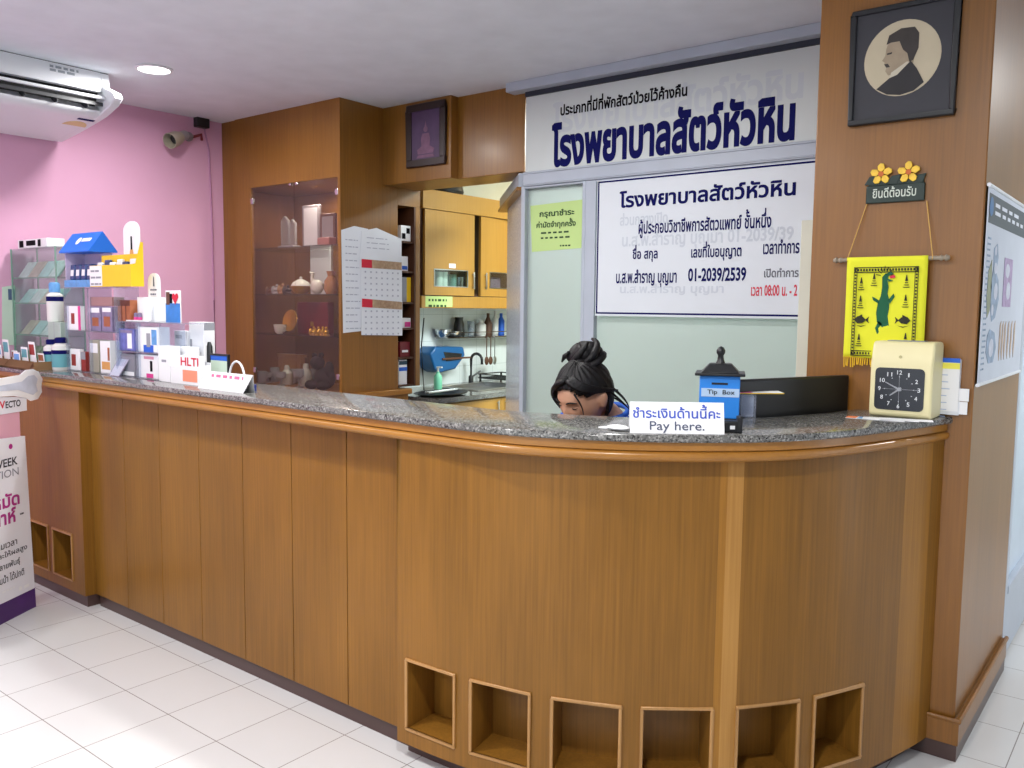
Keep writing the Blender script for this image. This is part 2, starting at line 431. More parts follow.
# veneer bulkhead over the kitchen opening (a deeper box, then a shallower run)
xb = aty(YBULK, 451, 130).x
mb = MB(); mb.box(XCAB-0.02, xb, YBULK, YSIGN+0.25, 2.19, H); mb.box(xb, 0.80, YSIGN, YSIGN+0.25, 2.19, H)
struct('trim_1', mb, W_CAB, bevel=0.003)

# glazed partition behind the counter
xs0 = aty(YSIGN, 527, 130).x; xm0 = aty(YSIGN, 583.5, 250).x; xm1 = aty(YSIGN, 597, 250).x; XS1 = XP0+0.05
zr0 = aty(YSIGN, 527, 187).z; zr1 = aty(YSIGN, 527, 173).z
zs1 = aty(YSIGN, 528, 97).z
mb = MB(); mb.box(xs0-0.09, XS1, YSIGN-0.075, YSIGN+0.05, zs1+0.022, H)
struct('trim_2', mb, M_ALU, bevel=0.004)
struct('trim_3', MB().box(xs0, XS1, YSIGN-0.02, YSIGN+0.05, zs1-0.002, zs1+0.022), M_ALUD)
mb = MB(); mb.box(xs0, XS1, YSIGN-0.03, YSIGN+0.05, zr0, zr1); mb.box(xs0, XS1, YSIGN-0.034, YSIGN-0.03, zr0+0.006, zr0+0.012)
mb.box(xs0, XS1, YSIGN-0.036, YSIGN-0.03, zr1-0.012, zr1-0.004)
struct('trim_4', mb, M_ALU, bevel=0.003)
# two frosted windows with their frames
def window(nm, x0, x1, z0, z1, fl, fr):
    w = struct(nm, MB().box(x0+fl, x1-fr, YSIGN+0.012, YSIGN+0.02, z0, z1), M_FROST)
    f = MB(); f.box(x0, x0+fl, YSIGN-0.02, YSIGN+0.05, 0, z1); f.box(x1-fr, x1, YSIGN-0.02, YSIGN+0.05, 0, z1)
    f.box(x0, x1, YSIGN-0.018, YSIGN+0.048, 0, 0.12); f.box(x0, x1, YSIGN-0.018, YSIGN+0.048, z1-0.012, z1)
    struct('window_frame', f, M_ALU, w, bevel=0.003)
    return w
window('window_1', xs0-0.02, xm0+0.02, 0.05, zr0, 0.026, 0.02)
w2 = window('window_2', xm0+0.02, XS1, 0.05, zr0, xm1-xm0-0.02, 0.02)
# wooden back wall stretch left of the partition, diagonal side wall and its lintel
a0 = V((xs0-0.01, YSIGN, 0)); ad = V((-0.70, 0.714, 0)); an = V((-0.714, -0.70, 0))
M_MARB = granite('grey marble panel', (186, 194, 208), ((172, 180, 194), (202, 210, 222)), rough=0.25)
mb = MB(); mb.obox(a0, ad*0.92, -an*0.06, EZ*zr0); struct('wall_diagonal', mb, M_MARB, smooth=0)
mb = MB(); mb.obox(a0+an*0.035+EZ*zr0, ad*1.1, -an*0.12, EZ*(zr1-zr0)); struct('trim_5', mb, M_ALU, bevel=0.003)
mb = MB(); mb.obox(a0+an*0.045+EZ*(zr0-0.018), ad*1.105, -an*0.07, EZ*0.02); struct('trim_6', mb, W_CAB, bevel=0.002)
# cream conduit casing by the pillar
x0 = aty(YSIGN-0.05, 795.5, 370).x
mb = MB(); mb.box(x0, x0+0.10, YSIGN-0.05, YSIGN-0.034, 0.0, aty(YSIGN-0.05, 810, 220).z); struct('trim_7', mb, plain('cream casing', (214, 214, 196), 0.5), bevel=0.003)

# white aluminium door beyond the pillar
d1 = struct('door_1', MB().box(XP1-0.03, XP1-0.02, YP1+0.06, YP1+0.95, 0.33, 2.1), plain('frosted door pane', (198, 214, 232), 0.25))
mb = MB(); mb.box(XP1-0.05, XP1, YP1+0.002, YP1+0.06, 0, 2.15); mb.box(XP1-0.05, XP1, YP1+0.95, YP1+1.02, 0, 2.15)
mb.box(XP1-0.045, XP1-0.004, YP1+0.06, YP1+0.95, 0.02, 0.3); mb.box(XP1-0.05, XP1, YP1, YP1+1.02, 2.1, 2.17); mb.box(XP1-0.05, XP1+0.004, YP1+0.06, YP1+0.95, 0.3, 0.335)
struct('door_frame', mb, M_ALU, d1, bevel=0.004)
struct('wall_behind_pillar', MB().box(XP1-0.08, XP1-0.051, YP1+0.002, 5.3, 0, H), M_WALL, smooth=0)
struct('wall_room_side', MB().box(xs0-0.1, XP1-0.08, 4.2, 4.3, 0, H), M_WALL, smooth=0)

# ================================================================== RECEPTION COUNTER
def catmull(pts, step=0.012):
    P = [V((*p, 0)) for p in pts]; out = []
    for i in range(len(P)-1):
        p0 = P[max(i-1, 0)]; p1 = P[i]; p2 = P[i+1]; p3 = P[min(i+2, len(P)-1)]
        n = max(2, int((p2-p1).length/step))
        for k in range(n):
            t = k/n; out.append(0.5*((2*p1)+(p2-p0)*t+(2*p0-5*p1+4*p2-p3)*t*t+(3*p1-p0-3*p2+p3)*t**3))
    out.append(P[-1]); return out
class Path:
    def __init__(s, pts):
        s.p = catmull(pts); s.L = [0.0]
        for a, b in zip(s.p, s.p[1:]): s.L.append(s.L[-1]+(b-a).length)
        s.len = s.L[-1]
    def at(s, d):
        d = max(0, min(s.len, d)); lo, hi = 0, len(s.L)-1
        while hi-lo > 1:
            m = (lo+hi)//2
            if s.L[m] <= d: lo = m
            else: hi = m
        t = (d-s.L[lo])/max(1e-9, s.L[hi]-s.L[lo]); p = s.p[lo].lerp(s.p[hi], t)
        a = s.p[max(lo-3, 0)]; b = s.p[min(hi+3, len(s.p)-1)]; tg = (b-a).normalized()
        return p, tg, V((tg.y, -tg.x, 0))       # point, tangent, outward normal
    def pt(s, d, off, z):
        p, t, n = s.at(d); q = p+n*off; return V((q.x, q.y, z))
    def near(s, q):
        q = V((q[0], q[1], 0)); i = min(range(len(s.p)), key=lambda k: (s.p[k]-q).length); return s.L[i]
YG = 0.275
G = Path([(XL, YG), (-0.6, YG), (0.4, YG), (1.2, YG), (1.8, YG), (2.05, 0.277), (2.2, 0.292), (2.346, 0.337), (2.48, 0.400), (2.60, 0.478), (2.71, 0.57), (2.81, 0.675), (2.885, 0.79), (2.945, 0.92), (2.99, 1.05), (3.03, 1.18), (3.07, 1.32), (3.10, YP)])
GB = Path([(XL, 0.635), (-0.6, 0.635), (0.4, 0.63), (1.2, 0.625), (1.6, 0.612), (1.85, 0.605), (2.0, 0.617), (2.12, 0.65), (2.24, 0.69), (2.36, 0.74), (2.45, 0.785), (2.53, 0.845), (2.60, 0.93), (2.66, 1.03), (2.71, 1.14), (2.75, 1.25), (2.78, 1.35), (2.80, YP)])
PP = Path([(1.74, 0.316), (1.9, 0.320), (2.05, 0.334), (2.2, 0.362), (2.33, 0.402), (2.45, 0.455), (2.56, 0.522), (2.66, 0.600), (2.75, 0.69), (2.825, 0.785), (2.885, 0.885), (2.94, 0.99), (2.985, 1.11), (3.02, 1.22), (3.055, 1.34), (3.08, YP)])
zt, zb = 1.050, 0.056
ctr = thing('reception_counter', 'long honey veneer reception counter with curved right end and square niches', 'counter', (1.0, 0.376, 0))
# straight boards with dark seams between them
seams = [-0.40]+[-0.089+0.304*k for k in range(7)]; seams[-1] = 1.742
for a, b in zip(seams, seams[1:]):
    build('front_panel', MB().box(a+0.0018, b-0.0018, 0.376, 0.396, zb, zt), W_COUNTER, ctr, bevel=0.0015)
build('backing_board', MB().box(-0.40, 1.74, 0.397, 0.41, zb, zt), W_DARK, ctr)
# niches: each is an open box let into the front, with a slim trim frame
ZN0, ZN1 = 0.113, 0.335
def nearpx(u, v, z): q = atz(z, u, v); return PP.near((q.x, q.y))
NS = []
for (ua, va, ub, vb) in ((410, 661, 452, 688), (473, 682, 529, 693), (554, 699, 619, 710), (646, 710, 711, 711), (741, 711, 802, 706), (823, 700, 871, 691)):
    s0 = nearpx(ua, va, 0.335); s1 = nearpx(ub, vb, 0.335); c = (s0+s1)/2; NS.append((c-0.094, c+0.094))
NS[0] = (0.048, 0.236)
def niche(p0, p1, n, z0, z1, parent, depth=0.13, inner=W_COUNTER):
    """p0,p1: ends along the front (xy), n: outward normal"""
    p0 = V((p0[0], p0[1], 0)); p1 = V((p1[0], p1[1], 0)); d = -n*depth; t = (p1-p0).normalized()
    a, b = p0+EZ*z0, p1+EZ*z0; c, e = p1+EZ*z1, p0+EZ*z1
    m = MB(); th = 0.006
    m.obox(a+d, b-a, -n*th, EZ*(z1-z0))                       # back
    m.obox(a-t*th, t*th, d, EZ*(z1-z0)); m.obox(b, t*th, d, EZ*(z1-z0))
    m.obox(a-EZ*th, b-a, d, EZ*th); m.obox(e, b-a, d, EZ*th)
    o = build('niche', m, inner, parent, smooth=0)
    f = MB(); w = 0.0085; pr = 0.006
    s = n*(-0.004); ex = n*(pr+0.004)
    f.obox(a+s-t*w-EZ*w, b-a+t*2*w, ex, EZ*w); f.obox(e+s-t*w, b-a+t*2*w, ex, EZ*w)
    f.obox(a+s-t*w, t*w, ex, EZ*(z1-z0)); f.obox(b+s, t*w, ex, EZ*(z1-z0))
    build('niche_frame', f, W_TRIM, o, bevel=0.0025)
# curved panel with openings
def s_px(u, z=0.6):
    best = None
    for k in range(1200):
        q = PP.pt(PP.len*k/1200, 0, z)-CAM; e = abs(512+FPX*q.dot(RR)/q.dot(FF)-u)
        if best is None or e < best[0]: best = (e, PP.len*k/1200)
    return best[1]
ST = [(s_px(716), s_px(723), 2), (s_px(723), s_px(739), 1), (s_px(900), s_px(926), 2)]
ss = sorted(set([0, PP.len]+[x for t_ in ST for x in t_[:2]]+[x for n in NS for x in n]+[PP.len*k/70 for k in range(71)]))
zz = [zb, ZN0, ZN1, zt]
def hole(sm): return any(a < sm < b for a, b in NS)
mb = MB()
for i in range(len(ss)-1):
    if ss[i+1]-ss[i] < 1e-6: continue
    for j in range(3):
        if j == 1 and hole((ss[i]+ss[i+1])/2): continue
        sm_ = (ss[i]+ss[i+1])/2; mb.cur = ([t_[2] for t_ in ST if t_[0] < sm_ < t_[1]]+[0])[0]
        mb.face([PP.pt(ss[i], 0, zz[j]), PP.pt(ss[i+1], 0, zz[j]), PP.pt(ss[i+1], 0, zz[j+1]), PP.pt(ss[i], 0, zz[j+1])])
mb.cur = 0
for s_, z0, z1 in ((0, zb, zt),): mb.face([PP.pt(s_, 0, z0), PP.pt(s_, 0, z1), PP.pt(s_, -0.09, z1), PP.pt(s_, -0.09, z0)])
for i in range(len(ss)-1):
    mb.face([PP.pt(ss[i], 0, zb), PP.pt(ss[i+1], 0, zb), PP.pt(ss[i+1], -0.14, zb), PP.pt(ss[i], -0.14, zb)])
    mb.face([PP.pt(ss[i], -0.15, zb), PP.pt(ss[i+1], -0.15, zb), PP.pt(ss[i+1], -0.15, zt), PP.pt(ss[i], -0.15, zt)])
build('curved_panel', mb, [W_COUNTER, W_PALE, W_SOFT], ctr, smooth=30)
for a, b in NS:
    pa, pb = PP.pt(a, 0, 0), PP.pt(b, 0, 0); _, _, n = PP.at((a+b)/2); t = (pb-pa).normalized(); n = V((t.y, -t.x, 0))
    niche(pa, pb, n, ZN0, ZN1, ctr)
# left end block standing proud, with two niches
YB = 0.325; nl = [(aty(YB, 34, 540).x-0.008, aty(YB, 48, 540).x), (aty(YB, 54, 550).x, aty(YB, 74, 555).x)]
nl = [(nl[0][1]-0.195, nl[0][1]), (nl[1][0], nl[1][0]+0.195)]
xs = [XL, nl[0][0], nl[0][1], nl[1][0], nl[1][1], -0.40]
mb = MB()
for i in range(5):
    for j in range(3):
        if j == 1 and i in (1, 3): continue
        mb.face([(xs[i], YB, zz[j]), (xs[i+1], YB, zz[j]), (xs[i+1], YB, zz[j+1]), (xs[i], YB, zz[j+1])])
mb.face([(-0.40, YB, zb), (-0.40, 0.40, zb), (-0.40, 0.40, zt), (-0.40, YB, zt)]); mb.face([(XL, YB, zb), (-0.40, YB, zb), (-0.40, 0.5, zb), (XL, 0.5, zb)])
mb.face([(XL, 0.5, zb), (-0.40, 0.5, zb), (-0.40, 0.5, zt), (XL, 0.5, zt)])
build('end_block', mb, W_COUNTER, ctr, smooth=0)
for a, b in nl: niche((a, YB), (b, YB), V((0, -1, 0)), ZN0, ZN1, ctr)
# kick plinth
mb = MB(); mb.box(XL, -0.405, YB+0.012, 0.42, 0, zb); mb.box(-0.38, 1.76, 0.385, 0.42, 0, zb)
for i in range(60):
    a, b = PP.len*i/60, PP.len*(i+1)/60
    mb.face([PP.pt(a, -0.05, 0), PP.pt(b, -0.05, 0), PP.pt(b, -0.05, zb), PP.pt(a, -0.05, zb)])
mb.face([PP.pt(0, -0.05, 0), PP.pt(0, -0.05, zb), PP.pt(0, -0.1, zb), PP.pt(0, -0.1, 0)])
build('plinth', mb, M_PLINTH, ctr)
# moulding under the top, swept along the edge
prof = [(-0.05, 1.103), (-0.013, 1.103), (-0.013, 1.080), (-0.019, 1.077), (-0.010, 1.073), (-0.006, 1.066), (-0.009, 1.056), (-0.016, 1.050), (-0.026, 1.0475), (-0.125, 1.0475)]
N = 150; mb = MB()
for i in range(N):
    a, b = G.len*i/N, G.len*(i+1)/N
    for (o0, z0), (o1, z1) in zip(prof, prof[1:]):
        def q(d, o, z):
            d2 = max(0.0, (d-3.2)/(G.len-3.2)); oo = o if o > -0.1 else o+0.055*d2
            return G.pt(d, oo, z)
        mb.face([q(a, o0, z0), q(b, o0, z0), q(b, o1, z1), q(a, o1, z1)])
build('moulding', mb, W_MOLD, ctr, smooth=50)
# inner desk that carries keyboard side of the counter
dk = [(XL+0.06, 0.52), (1.7, 0.52), (2.15, 0.54), (2.38, 0.66), (2.55, 0.80), (2.68, 1.0), (2.76, 1.2), (2.80, 1.42), (2.42, 1.42), (2.32, 1.15), (2.12, 0.98), (1.9, 0.92), (XL+0.06, 0.92)]
build('work_surface', MB().prism([(x, y, 0.735) for x, y in dk], (0, 0, 0.025)), W_CAB, ctr, bevel=0.003)
# granite top with rounded nose
pr = [(-0.02, 1.103), (-0.004, 1.1035), (0.0, 1.108), (0.0, 1.118), (-0.003, 1.1235), (-0.008, 1.125)]
mb = MB(); N = 170
gs = G.near((1.9, YG)); bs = GB.near((1.9, 0.61))
def st(k):
    a = G.len*k/N
    if a < gs: p, _, _ = G.at(a); x = p.x; gb = V((x, 0.635-0.03*max(0, min(1, (x-0.4)/1.5)), 0))
    else: gb, _, _ = GB.at(bs+(GB.len-bs)*(a-gs)/(G.len-gs))
    l = [G.pt(a, o, z) for o, z in pr]; return [V((gb.x, gb.y, 1.103))]+l+[V((gb.x, gb.y, 1.125))]
S = [st(k) for k in range(N+1)]; n = len(S[0])
for k in range(N):
    for j in range(n): j2 = (j+1) % n; mb.face([S[k][j], S[k+1][j], S[k+1][j2], S[k][j2]])
mb.face(S[0]); mb.face(S[N][::-1])
gt = build('granite_countertop', mb, M_GRAN, smooth=35, loc=(1.0, 0.45, 1.103))
tag(gt, 'speckled grey granite top running the whole length of the reception counter', 'countertop')
# ================================================================== DISPLAY CABINET (tall, built into the corner)
def px_box(mb, y, u0, v0, u1, v1, d, z0=None):
    """box whose front face, at depth y, spans the two corners seen at those directions"""
    a = aty(y, u0, v0); b = aty(y, u1, v1); mb.box(a.x, b.x, y, y+d, b.z if z0 is None else z0, a.z); return a, b
YC = YCAB; gx0 = aty(YC, 252, 280).x; gx1 = aty(YC, 338.5, 280).x; gz1 = aty(YC, 251, 187).z-0.006; gz0 = aty(YC, 254, 385).z
cab = thing('display_cabinet', 'tall honey veneer display cabinet with two tinted glass doors in the corner', 'cabinet', ((XL+XCAB)/2, YC, 0))
YCB = YC+0.46; xst = aty(YC, 236, 200).x; zl = 0.935
mb = MB(); mb.box(xst, gx0, YC, YC+0.02, zl, H-0.001); mb.box(gx0, gx1, YC, YC+0.02, gz1, H-0.001); mb.box(gx0, gx1, YC, YC+0.02, zl, gz0); mb.box(gx1, XCAB, YC, YC+0.02, zl, H-0.001)
build('face_frame', mb, W_CAB, cab, smooth=0)
build('filler_panel', MB().box(XL+0.001, xst-0.002, YC+0.012, YC+0.03, 0.0, H-0.001), W_CAB, cab)
build('side_panel', MB().box(XCAB-0.018, XCAB, YC+0.0205, YCB, zl, H-0.001), W_CAB, cab)
build('side_panel', MB().box(xst, xst+0.018, YC+0.0205, YCB, zl, H-0.001), W_CAB, cab)
build('back_panel', MB().box(xst, XCAB-0.018, YCB-0.012, YCB, zl, H-0.001), W_CAB, cab)
build('top_panel', MB().box(xst+0.018, XCAB-0.018, YC+0.02, YCB-0.012, gz1, gz1+0.018), W_CAB, cab)
mb = MB(); mb.box(XL+0.002, XCAB+0.028, YC-0.03, YCB+0.10, zl-0.035, zl); build('ledge', mb, W_MOLD, cab, bevel=0.004)
build('base_unit', MB().box(XL+0.002, XCAB+0.01, YC+0.031, YCB+0.08, 0.0, zl-0.036), W_CAB, cab)
SH = []
for v in (246, 294, 335):
    z = aty(YC+0.02, 294, v).z; SH.append(z)
    build('glass_shelf', MB().box(xst+0.02, XCAB-0.02, YC+0.035, YCB-0.02, z-0.006, z), M_GLASS, cab)
xm = aty(YC, 294.5, 290).x
for a, b, hx in ((gx0+0.002, xm-0.001, gx0+0.012), (xm+0.001, gx1-0.002, gx1-0.012)):
    d = build('glass_door', MB().box(a, b, YC+0.004, YC+0.009, gz0+0.002, gz1-0.002), M_TINT, cab)
    for zc in (gz0+0.10, gz1-0.085):
        build('hinge_clip', MB().box(hx-0.014, hx+0.014, YC-0.002, YC+0.012, zc-0.018, zc+0.018), M_CHROME, d, bevel=0.003)
    kx = b-0.03 if hx < xm else a+0.03
    build('catch', MB().box(kx-0.012, kx+0.012, YC-0.004, YC+0.012, gz1-0.016, gz1-0.001), M_CHROME, d, bevel=0.003)
M_AWARD = glass('award glass', (226, 232, 236), refl=1.2, opac=0.25, body=(210, 214, 220))
M_GOLD = plain('gold paint', (206, 160, 60), 0.3, metal=0.7)
M_BURG = plain('burgundy cover', (120, 20, 32), 0.5)
M_CERAM = plain('white ceramic', (226, 226, 222), 0.25)
M_BROWNF = plain('brown figurine', (92, 58, 40), 0.5)
M_GREYP = plain('grey print', (150, 146, 152), 0.7)
M_SILV = plain('silver trophy', (190, 192, 196), 0.22, metal=0.9)
def cx(u, v, dy=0.12): return aty(YC+dy, u, v)
zf = zl
ZS = {0: SH[0], 1: SH[1], 2: SH[2], 3: zf}
def frame_pic(u0, u1, vt, k, dy, label, mat, fm=M_GREYP):
    a = cx(u0, vt, dy); b = cx(u1, vt, dy); z0 = ZS[k]; t = thing('picture_frame', label, 'frame', ((a.x+b.x)/2, YC+dy, z0))
    m = MB(); m.box(a.x, b.x, YC+dy, YC+dy+0.018, z0, a.z); build('frame', m, fm, t, bevel=0.003)
    w = 0.018; build('picture', MB().box(a.x+w, b.x-w, YC+dy-0.0015, YC+dy+0.001, z0+w, a.z-w), mat, t)
    build('stand', MB().box((a.x+b.x)/2-0.02, (a.x+b.x)/2+0.02, YC+dy+0.018, YC+dy+0.05, z0, z0+0.09), fm, t)
frame_pic(302, 319, 206, 0, 0.20, 'pale certificate frame on the top glass shelf of the display cabinet', M_PAPER)
frame_pic(320, 335, 214, 0, 0.14, 'grey picture frame at the shelf end, top shelf of the display cabinet', M_GREYP, M_BROWNF)
def lathe_thing(nm, label, cat, u, v, k, prof, mat, dy=0.12, group=None, seg=18, parts=None):
    p = cx(u, v, dy); z = ZS[k]
    t = tag(build(nm, MB().lathe(prof, (p.x, YC+dy, z), seg), mat, None, loc=(p.x, YC+dy, z)), label, cat, group); return t
# top shelf: two clear award plaques, small block
for i, (u, vt, w) in enumerate(((284, 216, 0.075), (291.5, 219, 0.06))):
    p = cx(u, vt, 0.16); z = ZS[0]; t = thing('award_plaque', ('taller', 'shorter')[i]+' of two clear award plaques on the top display shelf', 'award', (p.x, YC+0.16, z))
    h = p.z-z; build('plaque', MB().prism([(p.x-w/2, YC+0.16, z+0.02), (p.x+w/2, YC+0.16, z+0.02), (p.x+w/2, YC+0.16, p.z-0.03), (p.x, YC+0.16, p.z), (p.x-w/2, YC+0.16, p.z-0.03)], (0, 0.02, 0)), M_AWARD, t, bevel=0.002)
    build('base', MB().box(p.x-w*0.6, p.x+w*0.6, YC+0.14, YC+0.20, z, z+0.02), M_GREYP, t, bevel=0.002)
p = cx(325, 238, 0.07); tag(build('trinket_box', MB().box(p.x-0.05, p.x+0.06, YC+0.05, YC+0.11, ZS[0], ZS[0]+0.045), plain('rose box', (176, 120, 118), 0.5), bevel=0.004), 'small rose coloured trinket box at the front of the top display shelf', 'box')
# second shelf: figurines, white goose, vases
def figurine(u, h, k, mat, label, dy=0.1, s=1.0):
    p = cx(u, 290, dy); z = ZS[k]; m = MB()
    m.lathe([(0.026*s, 0), (0.028*s, 0.006), (0.017*s, h*0.25), (0.022*s, h*0.45), (0.016*s, h*0.62), (0.008*s, h*0.7)], (p.x, YC+dy, z), 12)
    m.ball((p.x, YC+dy, z+h*0.84), (h*0.16, h*0.15, h*0.17), 10, 8)
    m.ball((p.x-0.02*s, YC+dy-0.012, z+h*0.4), (0.012*s, 0.018*s, 0.03*s), 8, 6)
    tag(build('figurine', m, mat, None, loc=(p.x, YC+dy, z)), label, 'figurine', 'figurines in the display cabinet')
figurine(271, 0.05, 1, M_BROWNF, 'tiny brown figurine, first in the row on the middle display shelf')
figurine(277, 0.065, 1, M_GREYP, 'tiny grey figurine beside the brown one on the middle display shelf')
figurine(283, 0.07, 1, plain('tan figurine', (160, 120, 86), 0.5), 'tan figurine in the middle of the row of small figurines')
figurine(288, 0.06, 1, plain('dark figurine', (54, 44, 44), 0.5), 'near black figurine next to the white lidded bowl')
p = cx(301, 288, 0.11); z = ZS[1]; t = thing('lidded_bowl', 'white and gold lidded bowl on the middle display shelf', 'bowl', (p.x, YC+0.11, z))
build('bowl', MB().lathe([(0.03, 0), (0.055, 0.02), (0.065, 0.05), (0.06, 0.052)], (p.x, YC+0.11, z), 20), M_GOLD, t)
build('lid', MB().lathe([(0.064, 0.052), (0.05, 0.075), (0.02, 0.092), (0.008, 0.096), (0.01, 0.108), (0.0, 0.112)], (p.x, YC+0.11, z), 20), M_CERAM, t)
p = cx(317, 290, 0.1); m = MB(); m.ball((p.x, YC+0.1, z+0.045), (0.05, 0.035, 0.045), 14, 10)
m.tube([(p.x-0.03, YC+0.1, z+0.06), (p.x-0.045, YC+0.098, z+0.10), (p.x-0.035, YC+0.096, z+0.13), (p.x-0.055, YC+0.09, z+0.135)], [0.018, 0.011, 0.013, 0.005], 10); m.prism([(p.x+0.035, YC+0.09, z+0.05), (p.x+0.08, YC+0.1, z+0.075), (p.x+0.04, YC+0.11, z+0.04)], (0, 0.012, 0))
tag(build('goose_ornament', m, M_CERAM, None, loc=(p.x, YC+0.1, z)), 'white goose ornament on the middle display shelf', 'ornament')
lathe_thing('vase', 'amber glass vase at the end of the middle display shelf', 'vase', 331, 285, 1, [(0.03, 0), (0.045, 0.03), (0.04, 0.08), (0.02, 0.11), (0.028, 0.14), (0.024, 0.14), (0.016, 0.11)], plain('amber glass', (176, 128, 84), 0.1), 0.12)
a = cx(310, 250, 0.28); b = cx(331, 280, 0.28); tag(build('framed_photo', MB().box(a.x, b.x, YC+0.28, YC+0.3, ZS[1], a.z), M_PAPER, bevel=0.003), 'pale blue white photo card leaning at the back of the middle display shelf', 'photo')
# third shelf: red case, gold plaque, cup, gold numerals
a = cx(297, 302, 0.22); b = cx(328, 330, 0.22); t = thing('presentation_case', 'large dark red presentation case on the lower display shelf', 'case', ((a.x+b.x)/2, YC+0.24, ZS[2]))
build('case', MB().box(a.x, b.x, YC+0.22, YC+0.27, ZS[2], a.z), M_BURG, t, bevel=0.005); build('clasp', MB().box((a.x+b.x)/2-0.012, (a.x+b.x)/2+0.012, YC+0.214, YC+0.22, ZS[2]+0.05, ZS[2]+0.08), M_GOLD, t)
p = cx(291, 322, 0.14); t = thing('gold_plate', 'round gold plate on a stand on the lower display shelf', 'plate', (p.x, YC+0.14, ZS[2]))
build('plate', MB().lathe([(0.0, 0.0), (0.04, 0.004), (0.07, 0.012), (0.072, 0.009), (0.04, 0.0)], (p.x, YC+0.14, ZS[2]+0.085), 26, Matrix.Rotation(PI/2-0.2, 3, 'X')), M_GOLD, t)
build('stand', MB().tube([(p.x-0.03, YC+0.10, ZS[2]+0.004), (p.x-0.03, YC+0.145, ZS[2]+0.02), (p.x-0.03, YC+0.17, ZS[2]+0.10)], 0.004, 6).tube([(p.x+0.03, YC+0.10, ZS[2]+0.004), (p.x+0.03, YC+0.145, ZS[2]+0.02), (p.x+0.03, YC+0.17, ZS[2]+0.10)], 0.004, 6), M_BROWNF, t)
p = cx(280, 328, 0.1); t = thing('teacup', 'white teacup on the lower display shelf beside the gold plate', 'cup', (p.x, YC+0.1, ZS[2]))
build('cup', MB().lathe([(0.02, 0), (0.032, 0.01), (0.042, 0.06), (0.039, 0.06), (0.029, 0.014), (0.0, 0.01)], (p.x, YC+0.1, ZS[2]), 20), M_CERAM, t)
build('handle', MB().tube([(p.x+0.038, YC+0.1, ZS[2]+0.05), (p.x+0.06, YC+0.1, ZS[2]+0.045), (p.x+0.058, YC+0.1, ZS[2]+0.022), (p.x+0.033, YC+0.1, ZS[2]+0.018)], 0.005, 8), M_CERAM, t)
for i, u in enumerate((313.5, 318, 322.5, 326)):
    figurine(u, 0.058, 2, M_GOLD, ['first', 'second', 'third', 'fourth'][i]+' from the red case end, in the row of four little gold figures', 0.05, 0.8)
# bottom: glasses, jars, trophies, dark plush
gx = [(262, 0.085, 0), (268, 0.07, 1), (275, 0.10, 0), (281, 0.09, 1), (287, 0.13, 2), (293, 0.10, 0), (299, 0.12, 1), (306, 0.15, 2), (312, 0.11, 0)]
GN = ['first', 'second', 'third', 'fourth', 'fifth', 'sixth', 'seventh', 'eighth', 'ninth']
for i, (u, h, kind) in enumerate(gx):
    prof = [[(0.022, 0), (0.03, 0.01), (0.034, h), (0.031, h), (0.026, 0.014), (0, 0.012)], [(0.03, 0), (0.03, 0.006), (0.006, 0.012), (0.006, h*0.45), (0.03, h*0.6), (0.032, h), (0.029, h), (0.026, h*0.6), (0, h*0.5)],
            [(0.03, 0), (0.036, 0.01), (0.038, h*0.6), (0.018, h*0.78), (0.02, h*0.85), (0.014, h), (0, h)]][kind]
    nm = ['tumbler', 'goblet', 'glass_jar'][kind]
    lathe_thing(nm, GN[i]+' glass from the wall end in the row on the display cabinet floor', 'glass', u, 375, 3, prof, M_AWARD if kind != 2 else plain('frosty jar', (188, 192, 186), 0.2), 0.09+0.07*(i % 3), 'glassware on the cabinet floor', 14)
p = cx(325, 370, 0.14); m = MB()
m.ball((p.x, YC+0.14, zf+0.07), (0.075, 0.06, 0.07), 14, 10); m.ball((p.x-0.035, YC+0.11, zf+0.165), (0.048, 0.045, 0.045), 12, 9); m.ball((p.x-0.07, YC+0.115, zf+0.21), 0.018, 8, 6); m.ball((p.x-0.005, YC+0.115, zf+0.215), 0.018, 8, 6)
m.ball((p.x-0.06, YC+0.08, zf+0.03), (0.04, 0.045, 0.03), 10, 7); m.ball((p.x+0.05, YC+0.08, zf+0.03), (0.04, 0.045, 0.03), 10, 7); m.ball((p.x+0.065, YC+0.12, zf+0.13), (0.03, 0.03, 0.05), 10, 7)
tag(build('plush_dog', m, plain('black plush', (26, 24, 26), 0.9), None, loc=(p.x, YC+0.14, zf)), 'black stuffed toy dog slumped on the display cabinet floor', 'toy')
a = cx(258, 352, 0.3); b = cx(300, 352, 0.3); tag(build('wooden_tray', MB().box(a.x, b.x, YC+0.3, YC+0.34, zf, a.z-0.02).box(a.x-0.01, b.x+0.01, YC+0.29, YC+0.35, a.z-0.02, a.z), W_TRIM, bevel=0.003), 'light wooden tray standing at the back of the display cabinet floor', 'tray')

# papers and calendars taped on the cabinet side
def side_sheet(nm, label, cat, px, mat, d=0.0, grp=None):
    pts = [atx(XCAB, u, v) for u, v in px]; m = MB(); m.prism([p+EX*(0.001+d) for p in pts], EX*0.0015)
    c = sum(pts, V((0, 0, 0)))/len(pts); t = thing(nm, label, cat, (XCAB, c.y, min(p.z for p in pts)), grp); build('sheet', m, mat, t, smooth=0); return t, pts
ink = plain('grey print ink', (176, 180, 196), 0.8)
t, pts = side_sheet('notice_sheet', 'notice sheets taped on the cabinet side, behind the calendars and nearest the glass', 'paper', [(341, 230), (354, 226), (368, 229), (366, 280), (362, 331), (343, 333)], M_PAPER, 0.0, 'papers on the cabinet side')
m = MB(); o = atx(XCAB, 345, 240); bars(m, o+EX*0.003, EY, EZ, EX, 0.12, 14, 0.04, 0.006); build('print', m, ink, t, smooth=0)
